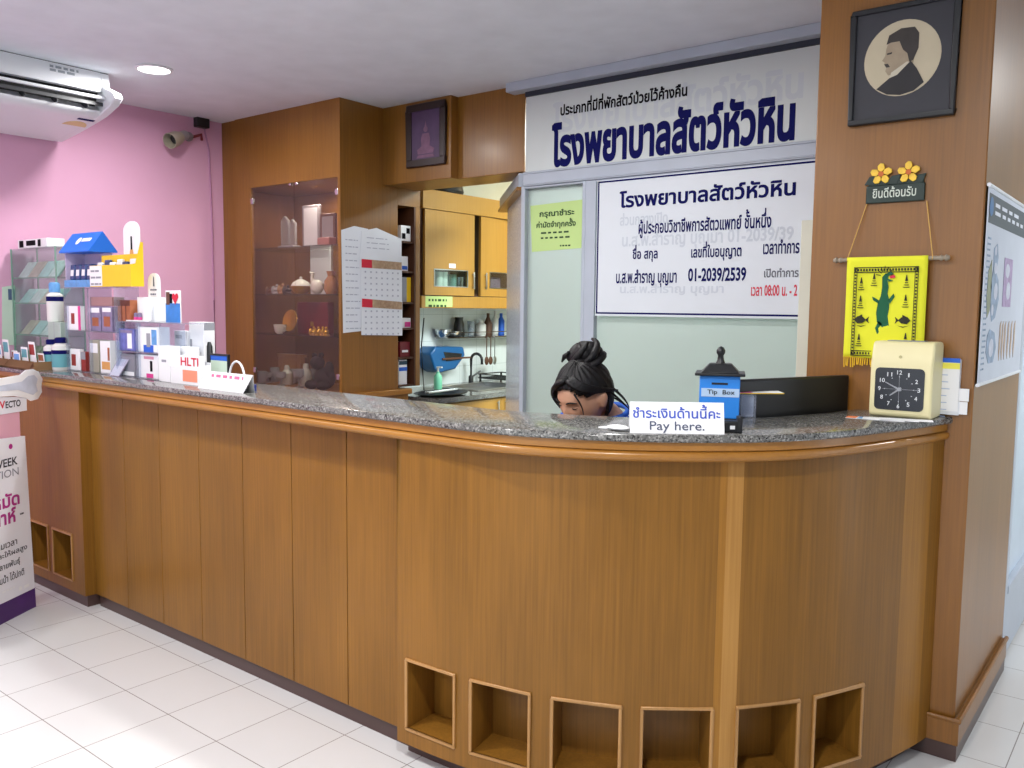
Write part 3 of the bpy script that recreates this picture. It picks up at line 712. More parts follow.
t, pts = side_sheet('notice_sheet', 'creased white sheet taped above the upper calendar on the cabinet side', 'paper', [(361, 231), (376, 228), (401, 239), (401, 262), (359, 260)], M_PAPER, 0.003, 'papers on the cabinet side')
m = MB(); o = atx(XCAB, 366, 238); bars(m, o+EX*0.006, EY, EZ, EX, 0.2, 3, 0.03, 0.005); build('print', m, ink, t, smooth=0)
for i, (v0, v1, vb) in enumerate(((258.5, 262, 302), (298, 301.5, 336))):
    t, pts = side_sheet('wall_calendar', ('upper', 'lower')[i]+' of two month calendars with a red picture strip on the cabinet side', 'calendar', [(360, v0), (401, v1), (401, vb-0.5), (360, vb-1)], M_PAPER, 0.006+0.004*i, 'papers on the cabinet side')
    x = XCAB+0.0125+0.004*i-0.003
    a, b = atx(XCAB, 360.5, v0+0.5), atx(XCAB, 400.5, v1+0.5); a2, b2 = atx(XCAB, 360.5, v0+9), atx(XCAB, 400.5, v1+8)
    mm = lambda p: V((x, p.y, p.z))
    f1 = 0.25
    build('month_title', MB().prism([mm(a2), mm(a2.lerp(b2, f1)), mm(a.lerp(b, f1)), mm(a)], EX*0.001), M_RED, t, smooth=0)
    build('picture_strip', MB().prism([mm(a2.lerp(b2, f1)), mm(b2), mm(b), mm(a.lerp(b, f1))], EX*0.001), wood('picture strip', (120, 84, 60), (206, 180, 150), scale=(1, 30, 26), coat=0, rough=0.7) if i == 0 else MATS['picture strip'], t, smooth=0)
    m = MB(); c0 = atx(XCAB, 362, v0+14); c0.x = x
    for r in range(5):
        for c in range(7): flat(m, [c0+EY*(0.012+c*0.045)-EZ*r*0.035+d for d in (V((0, 0, 0)), EY*0.012, EY*0.012+EZ*0.01, EZ*0.01)], EX, 0.0006)
    build('dates', m, ink, t, smooth=0)

# ------------------------------------------------------------------ open shelf column beside the cabinet
YS0, YS1 = YCB+0.002, atx(XCAB, 420, 300).y; ys = atx(XCAB, 414.5, 300).y
col = thing('shelf_column', 'narrow open shelf column with dark interior beside the papers on the cabinet', 'shelf', (XCAB-0.2, (YS0+YS1)/2, 0.0))
zt_ = atx(XCAB, 410, 206.5).z; zb_ = zl+0.01
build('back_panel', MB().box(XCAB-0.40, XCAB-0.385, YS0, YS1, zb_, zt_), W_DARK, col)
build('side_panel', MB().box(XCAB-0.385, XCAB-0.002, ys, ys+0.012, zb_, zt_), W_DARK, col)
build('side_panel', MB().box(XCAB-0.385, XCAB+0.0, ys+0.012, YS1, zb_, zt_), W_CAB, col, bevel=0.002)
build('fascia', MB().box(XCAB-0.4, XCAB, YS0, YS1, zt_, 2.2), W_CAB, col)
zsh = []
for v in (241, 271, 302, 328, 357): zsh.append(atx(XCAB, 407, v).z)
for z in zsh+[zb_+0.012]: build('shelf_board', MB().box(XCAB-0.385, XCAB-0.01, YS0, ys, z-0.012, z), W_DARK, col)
def shelf_item(nm, label, cat, u0, u1, vt, zs, mats, bands=()):
    a = atx(XCAB-0.03, u0, vt); b = atx(XCAB-0.03, u1, vt); y0, y1 = max(YS0+0.004, a.y), min(ys-0.004, b.y)
    t = thing(nm, label, cat, (XCAB-0.08, (y0+y1)/2, zs)); build('carton', MB().box(XCAB-0.14, XCAB-0.03, y0, y1, zs, a.z), mats[0], t, bevel=0.002)
    for (f0, f1, g0, g1), mt in zip(bands, mats[1:]):
        build('print', MB().box(XCAB-0.03, XCAB-0.0292, y0+(y1-y0)*f0, y0+(y1-y0)*f1, zs+(a.z-zs)*g0, zs+(a.z-zs)*g1), mt, t)
M_YEL = plain('yellow card', (238, 196, 30), 0.5, var=0.02); M_BLUE = plain('blue card', (30, 96, 206), 0.5, var=0.02); M_PINKC = plain('pink card', (214, 60, 140), 0.5)
shelf_item('medicine_box', 'white box with black pictures on the top board of the shelf column', 'box', 401, 412, 225, zsh[0], [M_WHITE, M_INK, M_INK], [(0.1, 0.45, 0.15, 0.5), (0.55, 0.9, 0.5, 0.85)])
shelf_item('medicine_box', 'small white and blue box on the second board of the shelf column', 'box', 400, 408, 256, zsh[1], [M_WHITE, M_BLUE], [(0.1, 0.9, 0.1, 0.35)])
shelf_item('document_folder', 'yellow and grey folder standing in the shelf column', 'folder', 400, 412, 277, zsh[2], [plain('grey card', (150, 152, 160), 0.6), M_YEL], [(0.62, 1.0, 0.0, 1.0)])
shelf_item('medicine_box', 'pink and white box on the fourth board of the shelf column', 'box', 402, 415, 318, zsh[3], [M_WHITE, M_PINKC], [(0.3, 0.95, 0.1, 0.6)])
shelf_item('medicine_box', 'dark red carton low in the shelf column', 'box', 400, 410, 342, zsh[4], [plain('dark red card', (110, 24, 34), 0.5), M_WHITE], [(0.2, 0.8, 0.3, 0.45)])
shelf_item('book_stack', 'books with blue and white spines on the bottom board of the shelf column', 'books', 399, 407, 360, zb_+0.012, [M_WHITE, M_BLUE, plain('teal spine', (30, 60, 80), 0.5)], [(0, 1, 0.55, 0.7), (0, 1, 0.8, 0.95)])

# ================================================================== KITCHENETTE
XW = -0.42
kc = thing('wall_cabinet', 'honey wall cabinet with small glazed slots above the kitchenette sink', 'cabinet', (XW, 3.2, atx(XW, 450, 308).z))
ky0 = atx(XW, 423, 250).y; ky1 = 4.3; kz0 = atx(XW, 425, 308).z; kz1 = atx(XW, 425, 295).z; kz2 = atx(XW, 424, 208.5).z; kz3 = atx(XW, 423, 188).z
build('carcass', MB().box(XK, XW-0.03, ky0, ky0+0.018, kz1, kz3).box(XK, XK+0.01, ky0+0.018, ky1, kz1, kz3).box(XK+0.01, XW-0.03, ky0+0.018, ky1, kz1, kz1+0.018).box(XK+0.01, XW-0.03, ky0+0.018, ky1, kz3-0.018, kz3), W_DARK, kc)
build('fascia', MB().box(XW-0.03, XW, ky0, ky1, kz2+0.004, kz3), W_KIT, kc, bevel=0.002)
build('valance', MB().box(XW-0.05, XW-0.012, ky0, ky1, kz0, kz1-0.004), W_KIT, kc, bevel=0.002)
def kdoor(y0, y1, s0, s1, sz0, sz1, rot, hy):
    m = MB(); x0, x1 = XW-0.022, XW
    for a, b, c, d in ((y0, y1, sz1, kz2), (y0, y1, kz1, sz0), (y0, s0, sz0, sz1), (s1, y1, sz0, sz1)): m.box(x0, x1, a, b, c, d)
    piv = V((x1, y1 if rot < 0 else y0, 0)); R = Matrix.Rotation(rot, 4, 'Z'); T = Matrix.Translation(piv) @ R @ Matrix.Translation(-piv)
    def tr(mb_): mb_.v = [T @ v for v in mb_.v]; return mb_
    d = build('door', tr(m), W_KIT, kc, bevel=0.0015)
    f = MB(); f.box(x1-0.004, x1+0.003, s0, s1, sz1-0.006, sz1); f.box(x1-0.004, x1+0.003, s0, s1, sz0, sz0+0.006); f.box(x1-0.004, x1+0.003, s0, s0+0.005, sz0, sz1); f.box(x1-0.004, x1+0.003, s1-0.005, s1, sz0, sz1)
    build('slot_frame', tr(f), M_STEEL, d); build('slot_pane', tr(MB().box(x0+0.006, x0+0.010, s0, s1, sz0, sz1)), M_GLASS, d)
    build('handle', tr(MB().box(x1+0.012, x1+0.02, hy-0.006, hy+0.006, kz1+0.05, sz1-0.01).box(x1, x1+0.012, hy-0.004, hy+0.004, kz1+0.06, kz1+0.068).box(x1, x1+0.012, hy-0.004, hy+0.004, sz1-0.03, sz1-0.022)), M_STEEL, d, bevel=0.002)
dy0 = atx(XW, 425, 250).y; dy1 = atx(XW, 474.5, 250).y; s0 = atx(XW, 434, 278).y; s1 = atx(XW, 468, 278).y; sz1 = atx(XW, 450, 269.5).z; sz0 = atx(XW, 450, 287).z
kdoor(dy0, dy1, s0, s1, sz0, sz1, 0.0, s1+0.05)
e0 = atx(XW, 481, 250).y
kdoor(e0, e0+0.56, e0+0.11, e0+0.47, sz0, sz1, 0.06, e0+0.05)
# sticker, note, things seen through the slots
t = tag(build('door_sticker', MB().box(XW, XW+0.001, atx(XW, 449, 266).y, atx(XW, 455.5, 266).y, atx(XW, 450, 268).z, atx(XW, 450, 263.5).z), M_PAPER), 'tiny white sticker on the kitchen cabinet door above the glazed slot', 'sticker')
for i, (u, mt, h) in enumerate(((438, M_CERAM, 0.09), (443, M_CERAM, 0.09), (452, plain('teal cup', (120, 160, 160), 0.4), 0.075), (459, M_SILV, 0.06))):
    p = atx(XW-0.12, u, 285); z = kz1+0.019
    tag(build('mug', MB().lathe([(0.03, 0), (0.033, 0.01), (0.034, h+0.06), (0.031, h+0.06), (0.029, 0.012), (0, 0.01)], (XW-0.12, p.y, z), 14), mt, None, loc=(XW-0.12, p.y, z)),
        ['white mug nearest the shelf column', 'second white mug', 'teal mug', 'steel mug'][i]+' behind the glazed slot of the kitchen cabinet', 'mug', 'mugs in the kitchen cabinet')
p = atx(XW-0.1, 492, 290); tag(build('food_box', MB().box(XW-0.16, XW-0.1, p.y-0.06, p.y+0.1, kz1+0.019, kz1+0.15), plain('mauve packet', (150, 110, 130), 0.6), bevel=0.003), 'mauve packet behind the slot of the second kitchen cabinet door', 'packet')
M_GRN = plain('lime paper', (190, 216, 140), 0.8, var=0.02); M_GINK = plain('dark green ink', (40, 74, 40), 0.8)
a, b = atx(XW-0.010, 425.5, 296), atx(XW-0.010, 452.5, 307)
t = thing('kitchen_note', 'small lime green note under the kitchen wall cabinet', 'note', (XW-0.010, a.y, b.z))
build('sheet', MB().box(XW-0.0118, XW-0.0105, a.y, b.y, b.z, a.z), M_GRN, t); m = MB(); bars(m, V((XW-0.0105, a.y+0.03, a.z-0.035)), EY, EZ, EX, (b.y-a.y)*0.8, 2, 0.04, 0.016, chunk=(0.02, 0.05)); build('print', m, M_GINK, t)
p = atx(XK+0.2, 447, 187); tag(build('cake_tin', MB().lathe([(0.0, 0.002), (0.16, 0.002), (0.17, 0.02), (0.155, 0.075), (0.0, 0.08)], (XK+0.18, p.y-0.05, kz3), 24), M_BLACK, None, loc=(XK+0.18, p.y-0.05, kz3)), 'black round tin lying on top of the kitchen wall cabinet', 'tin')
# base unit, worktop, sink
KX1 = -0.06; KZ = 0.87; kb0 = 2.42
kb = thing('kitchen_base_cabinet', 'honey base cabinet with two steel handles under the kitchenette worktop', 'cabinet', (-0.4, 3.3, 0))
build('carcass', MB().box(XK+0.003, KX1-0.045, kb0+0.02, 4.4, 0.08, KZ-0.035), W_KIT, kb)
for a, b in ((kb0+0.03, 3.09), (3.095, 3.75)):
    d = build('door', MB().box(KX1-0.043, KX1-0.024, a, b, 0.1, KZ-0.045), W_KIT, kb, bevel=0.002)
    hy = 3.05 if a < 3 else 3.135
    build('handle', MB().box(KX1-0.012, KX1-0.006, hy-0.006, hy+0.006, KZ-0.17, KZ-0.06).box(KX1-0.024, KX1-0.012, hy-0.004, hy+0.004, KZ-0.16, KZ-0.152).box(KX1-0.024, KX1-0.012, hy-0.004, hy+0.004, KZ-0.078, KZ-0.07), M_STEEL, d, bevel=0.002)
build('kick_board', MB().box(XK+0.003, KX1-0.08, kb0+0.03, 4.4, 0, 0.08), W_DARK, kb)
sy0, sy1, sx0, sx1 = 3.0, 3.55, -0.62, -0.22
mb = MB(); mb.box(XK+0.001, KX1, kb0, sy0, KZ-0.033, KZ); mb.box(XK+0.001, KX1, sy1, 4.42, KZ-0.033, KZ); mb.box(XK+0.001, sx0, sy0, sy1, KZ-0.033, KZ); mb.box(sx1, KX1, sy0, sy1, KZ-0.033, KZ)
tag(build('kitchen_worktop', mb, M_KGRAN), 'dark granite worktop of the kitchenette holding a steel sink', 'worktop')
t = thing('kitchen_sink', 'steel sink set into the dark kitchenette worktop', 'sink', ((sx0+sx1)/2, (sy0+sy1)/2, KZ))
mb = MB(); w = 0.02
mb.box(sx0-w, sx1+w, sy0-w, sy0+w, KZ, KZ+0.006); mb.box(sx0-w, sx1+w, sy1-w, sy1+w, KZ, KZ+0.006); mb.box(sx0-w, sx0+w, sy0+w, sy1-w, KZ, KZ+0.006); mb.box(sx1-w, sx1+w, sy0+w, sy1-w, KZ, KZ+0.006)
build('rim', mb, M_STEEL, t, bevel=0.002)
mb = MB(); x0, x1, y0, y1 = sx0+w, sx1-w, sy0+w, sy1-w; zb2 = KZ-0.025
mb.face([(x0, y0, zb2), (x1, y0, zb2), (x1, y1, zb2), (x0, y1, zb2)])
for p, q_ in (((x0, y0), (x1, y0)), ((x1, y0), (x1, y1)), ((x1, y1), (x0, y1)), ((x0, y1), (x0, y0))): mb.face([(*p, zb2), (*q_, zb2), (*q_, KZ+0.003), (*p, KZ+0.003)])
build('basin', mb, M_STEEL, t)
fx, fy = -0.67, atx(-0.67, 471, 380).y
t = thing('faucet', 'dark gooseneck faucet standing behind the kitchenette sink', 'faucet', (fx, fy, KZ))
build('spout', MB().tube([(fx, fy, KZ), (fx, fy, KZ+0.18)]+[(fx+0.055-0.055*math.cos(PI*k/8), fy, KZ+0.18+0.05*math.sin(PI*k/8)) for k in range(1, 9)]+[(fx+0.11, fy, KZ+0.15)], 0.011, 10), M_BLACK, t)
build('lever', MB().tube([(fx, fy+0.02, KZ+0.05), (fx+0.02, fy+0.09, KZ+0.09)], 0.007, 8).lathe([(0.02, 0), (0.02, 0.05), (0.012, 0.06)], (fx, fy, KZ), 14), M_BLACK, t)
sx, sy = -0.45, atx(-0.45, 452, 389).y-0.1
t = thing('soap_bottle', 'pale green pump bottle beside the kitchenette sink', 'bottle', (-0.55, 3.03-0.1, KZ)); p = V((-0.52, 2.91, KZ))
t.location = p; WM[t.name] = Matrix.Translation(p)
build('bottle', MB().lathe([(0.028, 0), (0.03, 0.01), (0.03, 0.09), (0.012, 0.115), (0.012, 0.125)], p, 16), plain('mint plastic', (120, 204, 170), 0.3), t)
build('pump', MB().lathe([(0.008, 0.125), (0.008, 0.15), (0.013, 0.15), (0.013, 0.16)], p, 12).box(p.x, p.x+0.04, p.y-0.006, p.y+0.006, p.z+0.152, p.z+0.162), M_PLAST, t)
# dish drainer
p = V((-0.55, 3.72, KZ)); t = thing('dish_rack', 'low dark dish rack on the kitchenette worktop beyond the sink', 'rack', p); m = MB()
for k in range(9): m.tube([(p.x-0.15, p.y-0.13+k*0.033, KZ+0.03), (p.x+0.15, p.y-0.13+k*0.033, KZ+0.03)], 0.004, 6)
m.tube([(p.x-0.16, p.y-0.14, KZ+0.06), (p.x+0.16, p.y-0.14, KZ+0.06), (p.x+0.16, p.y+0.14, KZ+0.06), (p.x-0.16, p.y+0.14, KZ+0.06)], 0.005, 6, True); m.tube([(p.x-0.16, p.y-0.14, KZ+0.03), (p.x+0.16, p.y-0.14, KZ+0.03), (p.x+0.16, p.y+0.14, KZ+0.03), (p.x-0.16, p.y+0.14, KZ+0.03)], 0.005, 6, True)
build('wire_tray', m, M_BLACK, t)
for i, (dx, dy) in enumerate(((-1, -1), (1, -1), (1, 1), (-1, 1))): build('foot', MB().box(p.x+dx*0.15-0.006, p.x+dx*0.15+0.006, p.y+dy*0.13-0.006, p.y+dy*0.13+0.006, KZ, KZ+0.06), M_BLACK, t)
p = V((-0.22, 2.62, KZ)); t = thing('serving_tray', 'black oval tray lying on the near end of the kitchenette worktop', 'tray', p)
build('tray', MB().lathe([(0, 0.004), (0.11, 0.004), (0.15, 0.018), (0.155, 0.016), (0.11, 0.0), (0, 0.0)], p, 26, Matrix.Diagonal((1.0, 1.35, 1.0))), M_BLACK, t)
build('tongs', MB().tube([(p.x-0.05, p.y-0.1, KZ+0.02), (p.x+0.01, p.y+0.14, KZ+0.03)], 0.006, 6).tube([(p.x+0.0, p.y-0.12, KZ+0.02), (p.x+0.02, p.y+0.14, KZ+0.03)], 0.006, 6), M_STEEL, t)
# rail shelf with glasses and hanging tools
ry0, ry1 = atx(XK+0.05, 440, 338).y, 4.15; rz = atx(XK+0.08, 460, 337).z
rk = thing('wall_rail_shelf', 'narrow steel rail shelf on the kitchenette wall tiles', 'shelf', (XK+0.06, (ry0+ry1)/2, rz))
build('shelf', MB().box(XK+0.001, XK+0.12, ry0, ry1, rz-0.006, rz), M_STEEL, rk, bevel=0.001); build('rail', MB().tube([(XK+0.12, ry0, rz+0.035), (XK+0.12, ry1, rz+0.035)], 0.004, 6).tube([(XK+0.12, ry0, rz-0.003), (XK+0.12, ry1, rz-0.003)], 0.005, 6), M_CHROME, rk)
its = [(443, 'steel bowl', 'bowl', M_SILV, [(0.03, 0), (0.06, 0.03), (0.07, 0.06), (0.067, 0.06), (0.055, 0.03), (0, 0.008)]), (453, 'shallow steel bowl', 'bowl', M_STEEL, [(0.03, 0), (0.06, 0.02), (0.075, 0.045), (0.071, 0.045), (0.055, 0.022), (0, 0.008)]),
       (459, 'black pitcher', 'pitcher', M_BLACK, [(0.04, 0), (0.045, 0.02), (0.038, 0.1), (0.03, 0.13), (0.034, 0.15), (0, 0.15)]), (471, 'clear tumbler', 'tumbler', M_AWARD, [(0.025, 0), (0.03, 0.12), (0.027, 0.12), (0.023, 0.01), (0, 0.01)]),
       (481, 'pale jar', 'jar', M_CERAM, [(0.035, 0), (0.04, 0.02), (0.04, 0.09), (0.02, 0.11), (0.022, 0.13), (0, 0.13)]), (488, 'brown bottle', 'bottle', M_BROWNF, [(0.03, 0), (0.032, 0.1), (0.012, 0.15), (0.012, 0.18), (0, 0.18)]),
       (495, 'white topped bottle', 'bottle', M_CERAM, [(0.026, 0), (0.028, 0.13), (0.012, 0.16), (0.012, 0.2), (0, 0.2)]), (501, 'blue bottle', 'bottle', M_BLUE, [(0.026, 0), (0.028, 0.12), (0.012, 0.15), (0.012, 0.18), (0, 0.18)])]
for u, nm, cat, mt, pr_ in its:
    p = atx(XK+0.06, u, 332); tag(build(cat, MB().lathe(pr_, (XK+0.06, p.y, rz), 16), mt, None, loc=(XK+0.06, p.y, rz)), nm+' standing on the steel rail shelf in the kitchenette', cat, 'things on the rail shelf')
for i, (u, mt) in enumerate(((487, M_BROWNF), (491, M_BROWNF), (495, M_STEEL))):
    p = atx(XK+0.13, u, 340); m = MB(); m.tube([(XK+0.114, p.y, rz-0.012), (XK+0.117, p.y, rz+0.002), (XK+0.126, p.y, rz+0.002), (XK+0.128, p.y, rz-0.02), (XK+0.128, p.y, rz-0.16)], 0.004, 6); m.ball((XK+0.128, p.y, rz-0.19), (0.008, 0.024, 0.034), 10, 7)
    tag(build('ladle', m, mt, None), ['first brown', 'second brown', 'steel'][i]+' ladle hanging from the rail shelf in the kitchenette', 'ladle', 'hanging ladles')
# blue caddy hanging on the tiles
ya, yb_ = atx(XK+0.09, 424, 355).y, atx(XK+0.09, 462, 355).y; zc1 = atx(XK+0.09, 440, 346).z; zc0 = atx(XK+0.09, 440, 372).z
t = thing('wall_caddy', 'blue plastic caddy hanging on the kitchenette wall tiles', 'caddy', (XK+0.09, (ya+yb_)/2, zc0))
pr_ = [(ya, zc1-0.05), (ya+0.05, zc0+0.03), (ya+0.11, zc0), (yb_-0.14, zc0+0.02), (yb_-0.03, zc1-0.075), (yb_-0.05, zc1-0.01), (ya+0.06, zc1)]
build('tub', MB().prism([(XK+0.002, y, z) for y, z in pr_], (0.15, 0, 0)), plain('ocean blue plastic', (22, 92, 150), 0.35), t, bevel=0.012)
build('opening', MB().prism([(XK+0.152, y, z) for y, z in ((ya+0.14, zc1-0.04), (yb_-0.07, zc1-0.06), (yb_-0.09, zc1-0.105), (ya+0.17, zc1-0.11))], (0.002, 0, 0)), M_BLACK, t)
build('scraper', MB().box(XK+0.155, XK+0.165, ya+0.12, yb_+0.02, zc1-0.098, zc1-0.085), M_BROWNF, t, bevel=0.002)
p = atx(XCAB-0.05, 423, 320); tag(build('power_cable', MB().tube([atx(-0.5, 424, 318), atx(-0.5, 421.5, 345), atx(-0.5, 422.5, 370), V((-0.5, atx(-0.5, 424, 385).y, KZ+0.006)), V((-0.42, atx(-0.5, 424, 385).y-0.06, KZ+0.005))], 0.005, 6), M_BLACK), 'thin black cable hanging down to the near end of the kitchenette worktop', 'cable')
# ================================================================== SIGNS ON THE PARTITION
yf = YSIGN-0.012
def sbox(nm, label, cat, corners, y, mat, t=0.008, edge=None):
    """flat board on the partition; corners TL,TR,BR,BL as seen"""
    P = [aty(y, u, v) for u, v in corners]; x0 = (P[0].x+P[3].x)/2; x1 = (P[1].x+P[2].x)/2; z1 = (P[0].z+P[1].z)/2; z0 = (P[2].z+P[3].z)/2
    return x0, x1, z0, z1
M_SIGN = plain('white sign board', (214, 220, 226), 0.45, var=0.02, vscale=3)
M_TRNS = plain('white banner board', (206, 212, 210), 0.5, var=0.03, vscale=3)
x1s = XS1-0.004
t = thing('name_sign', 'long white fascia sign with big navy Thai lettering above the glazed partition', 'sign', ((xs0+x1s)/2, yf, zr1))
build('board', MB().box(xs0+0.002, x1s, yf, yf+0.02, zr1+0.002, zs1-0.004), M_TRNS, t)
def ln(mb, txt, y, bl, tr, bold, zadd=0):
    """text line whose bottom left and top right corners are seen at bl and tr"""
    a = aty(y, *bl); b = aty(y, *tr); return letter(mb, txt, (a.x, y, a.z), EX, EZ, b.x-a.x, b.z-a.z, bold, NY)
TNAME = 'โรงพยาบาลสัตว์หัวหิน'
zt1 = aty(yf, 765, 91).z
a = aty(yf, 551.5, 168.2); xr = aty(yf, 794.5, 140).x
build('lettering', letter(MB(), TNAME, (a.x, yf, a.z), EX, EZ, xr-a.x, zt1-a.z, 0.042, NY), M_NAVY, t, smooth=0)
a2 = aty(yf, 560.5, 116); x2 = aty(yf, 687.5, 90).x; z2 = aty(yf, 687, 79).z
build('small_lettering', letter(MB(), 'ประเภทที่มีที่พักสัตว์ป่วยไว้ค้างคืน', (a2.x, yf, a2.z), EX, EZ, x2-a2.x, z2-a2.z, 0.034, NY), M_INK, t, smooth=0)
a3 = aty(yf+0.001, 553, 134); x3 = aty(yf, 803, 100).x
build('faded_lettering', letter(MB(), TNAME, (a3.x, yf+0.0008, a3.z), EX, EZ, x3-a3.x, aty(yf, 770, 66).z-a3.z, 0.034, NY), plain('faded lettering film', (198, 204, 208), 0.7), t, smooth=0)
# second board
y2 = YSIGN-0.026
X0 = (aty(y2, 597, 181).x+aty(y2, 597, 314).x)/2-0.004; Z1 = aty(y2, 597, 181).z; Z0 = aty(y2, 597, 314.5).z; X1 = XS1-0.01
t = thing('licence_sign', 'white licence board with navy border and Thai text on the glazed partition', 'sign', ((X0+X1)/2, y2, Z0))
build('board', MB().box(X0, X1, y2, y2+0.008, Z0-0.006, Z1), M_SIGN, t)
m = MB(); w = 0.0085; e = 0.004; yb = y2-0.0008
m.box(X0+e, X0+e+w, yb, y2, Z0+e, Z1-e); m.box(X0+e, X1-e, yb, y2, Z0+e, Z0+e+w); m.box(X0+e, X1-e, yb, y2, Z1-e-w, Z1-e)
build('border', m, M_NAVY, t, smooth=0)
m = MB()
ln(m, TNAME, y2, (619.5, 208.3), (796.5, 176), 0.03)
ln(m, 'ผู้ประกอบวิชาชีพการสัตวแพทย์ ชั้นหนึ่ง', y2, (638.5, 238.5), (772, 207.5), 0.024)
ln(m, 'ชื่อ สกุล', y2, (632.5, 262.5), (658, 244), 0.024); ln(m, 'เลขที่ใบอนุญาต', y2, (691, 261.5), (742, 240), 0.024); ln(m, 'เวลาทำการ', y2, (763, 254.5), (800, 238.5), 0.024)
ln(m, 'น.ส.พ.สำราญ บุญมา', y2, (616, 287.5), (677, 268.5), 0.024); ln(m, '01-2039/2539', y2, (688, 281.8), (746.5, 267), 0.03)
build('lettering', m, M_NAVY, t, smooth=0)
m = MB(); ln(m, 'เปิดทำการ', y2, (764, 277.5), (799, 267.5), 0.02); build('faded_black_lettering', m, plain('worn black ink', (92, 94, 104), 0.7), t, smooth=0)
m = MB(); ln(m, 'เวลา 08:00 น. - 2', y2, (751, 296), (797.5, 284.5), 0.02); build('red_lettering', m, M_RED, t, smooth=0)
m = MB()
for txt, bl, tr in (('ส่วนกลางเปิด', (620, 226), (668, 210)), ('น.ส.พ.สำราญ บุญมา 01-2039/39', (622, 251), (794, 224)), ('น.ส.พ.สำราญ บุญมา', (620, 296), (724, 283))): ln(m, txt, y2+0.0005, bl, tr, 0.024)
build('faded_lettering', m, plain('ghost lettering film', (196, 203, 212), 0.7), t, smooth=0)
# green note on the left pane
yn = YSIGN+0.011
P = [aty(yn, *p) for p in ((530.5, 206), (582.5, 199.5), (581.5, 248), (532, 252))]
t = thing('payment_note', 'bright green paper note taped to the narrow frosted pane of the partition', 'note', (P[0].x, yn, P[3].z))
build('sheet', MB().prism(P, (0, -0.0012, 0)), M_GRN, t, smooth=0)
m = MB(); y3 = yn-0.0013
ln(m, 'กรุณาชำระ', y3, (539.5, 219), (574.5, 208), 0.03); ln(m, 'ค่ามัดจำทุกครั้ง', y3, (536.5, 230), (576, 217.5), 0.03)
bars(m, aty(y3, 541, 234), EX, EZ, NY, 0.19, 2, 0.027, 0.009, chunk=(0.02, 0.06)); bars(m, aty(y3, 560, 246.5), EX, EZ, NY, 0.09, 1, 0.03, 0.008, chunk=(0.03, 0.06))
build('lettering', m, M_GINK, t, smooth=0)

# Buddha picture on the bulkhead
yb0 = YBULK-0.022
P = [aty(yb0, *p) for p in ((405.5, 105), (444.5, 99.5), (444, 164.5), (406, 167.5))]
x0, x1 = (P[0].x+P[3].x)/2, (P[1].x+P[2].x)/2; z0, z1 = (P[2].z+P[3].z)/2, (P[0].z+P[1].z)/2
t = thing('framed_picture', 'dark framed violet picture of a seated figure on the veneer bulkhead', 'picture', ((x0+x1)/2, yb0, z0))
w = 0.042; m = MB(); m.box(x0, x1, yb0, YBULK-0.001, z0, z0+w); m.box(x0, x1, yb0, YBULK-0.001, z1-w, z1); m.box(x0, x0+w, yb0, YBULK-0.001, z0+w, z1-w); m.box(x1-w, x1, yb0, YBULK-0.001, z0+w, z1-w)
build('frame', m, plain('dark brown frame', (44, 28, 26), 0.4), t, bevel=0.005)
build('picture', MB().box(x0+w-0.001, x1-w+0.001, yb0+0.008, yb0+0.014, z0+w-0.001, z1-w+0.001), plain('violet print', (84, 62, 96), 0.5, var=0.2, vscale=10), t)
xc = (x0+x1)/2; yy = yb0+0.008; hh = z1-z0; m = MB()
M_MAUVE = plain('mauve print', (128, 92, 118), 0.6, var=0.15, vscale=30)
def pp(*q): return [V((xc+dx*hh, yy, z0+dz*hh)) for dx, dz in q]
flat(m, pp((-0.17, 0.2), (0.17, 0.2), (0.19, 0.27), (0.09, 0.32), (0.1, 0.44), (0.07, 0.52), (-0.07, 0.52), (-0.1, 0.44), (-0.09, 0.32), (-0.19, 0.27)), NY)
disc(m, (xc, yy, z0+0.585*hh), 0.045*hh, EX, EZ, NY); flat(m, pp((-0.02, 0.62), (0.02, 0.62), (0.0, 0.72)), NY)
flat(m, pp((-0.2, 0.14), (0.2, 0.14), (0.17, 0.185), (-0.17, 0.185)), NY)
build('figure_print', m, M_MAUVE, t, smooth=0)

# ================================================================== ON THE PILLAR
yv = YP-0.024
P = [aty(yv, *p) for p in ((854, 5), (962, -3), (952, 117), (845.5, 124))]
x0, x1 = (P[0].x+P[3].x)/2, (P[1].x+P[2].x)/2; z0, z1 = (P[2].z+P[3].z)/2, (P[0].z+P[1].z)/2
t = thing('framed_portrait', 'black framed portrait in an oval mount, a moustached man in profile, on the pillar', 'picture', ((x0+x1)/2, yv, z0))
w = 0.017; m = MB(); m.box(x0, x1, yv, YP-0.001, z0, z0+w); m.box(x0, x1, yv, YP-0.001, z1-w, z1); m.box(x0, x0+w, yv, YP-0.001, z0+w, z1-w); m.box(x1-w, x1, yv, YP-0.001, z0+w, z1-w)
build('frame', m, M_BLACK, t, bevel=0.004)
build('mount', MB().box(x0+w-0.001, x1-w+0.001, yv+0.008, yv+0.013, z0+w-0.001, z1-w+0.001), plain('charcoal mount', (50, 50, 56), 0.6), t)
yo = yv+0.008; oc = aty(yo, 902, 58); r = 0.116
m = MB(); disc(m, (oc.x, yo, oc.z), r, EX, EZ, NY, 0.0012, 40, r*1.02); build('oval_photo', m, plain('sepia photo', (190, 178, 150), 0.55, var=0.06, vscale=8), t, smooth=0)
def ov(*q): return [V((oc.x+dx*r, yo-0.0013, oc.z+dz*r)) for dx, dz in q]
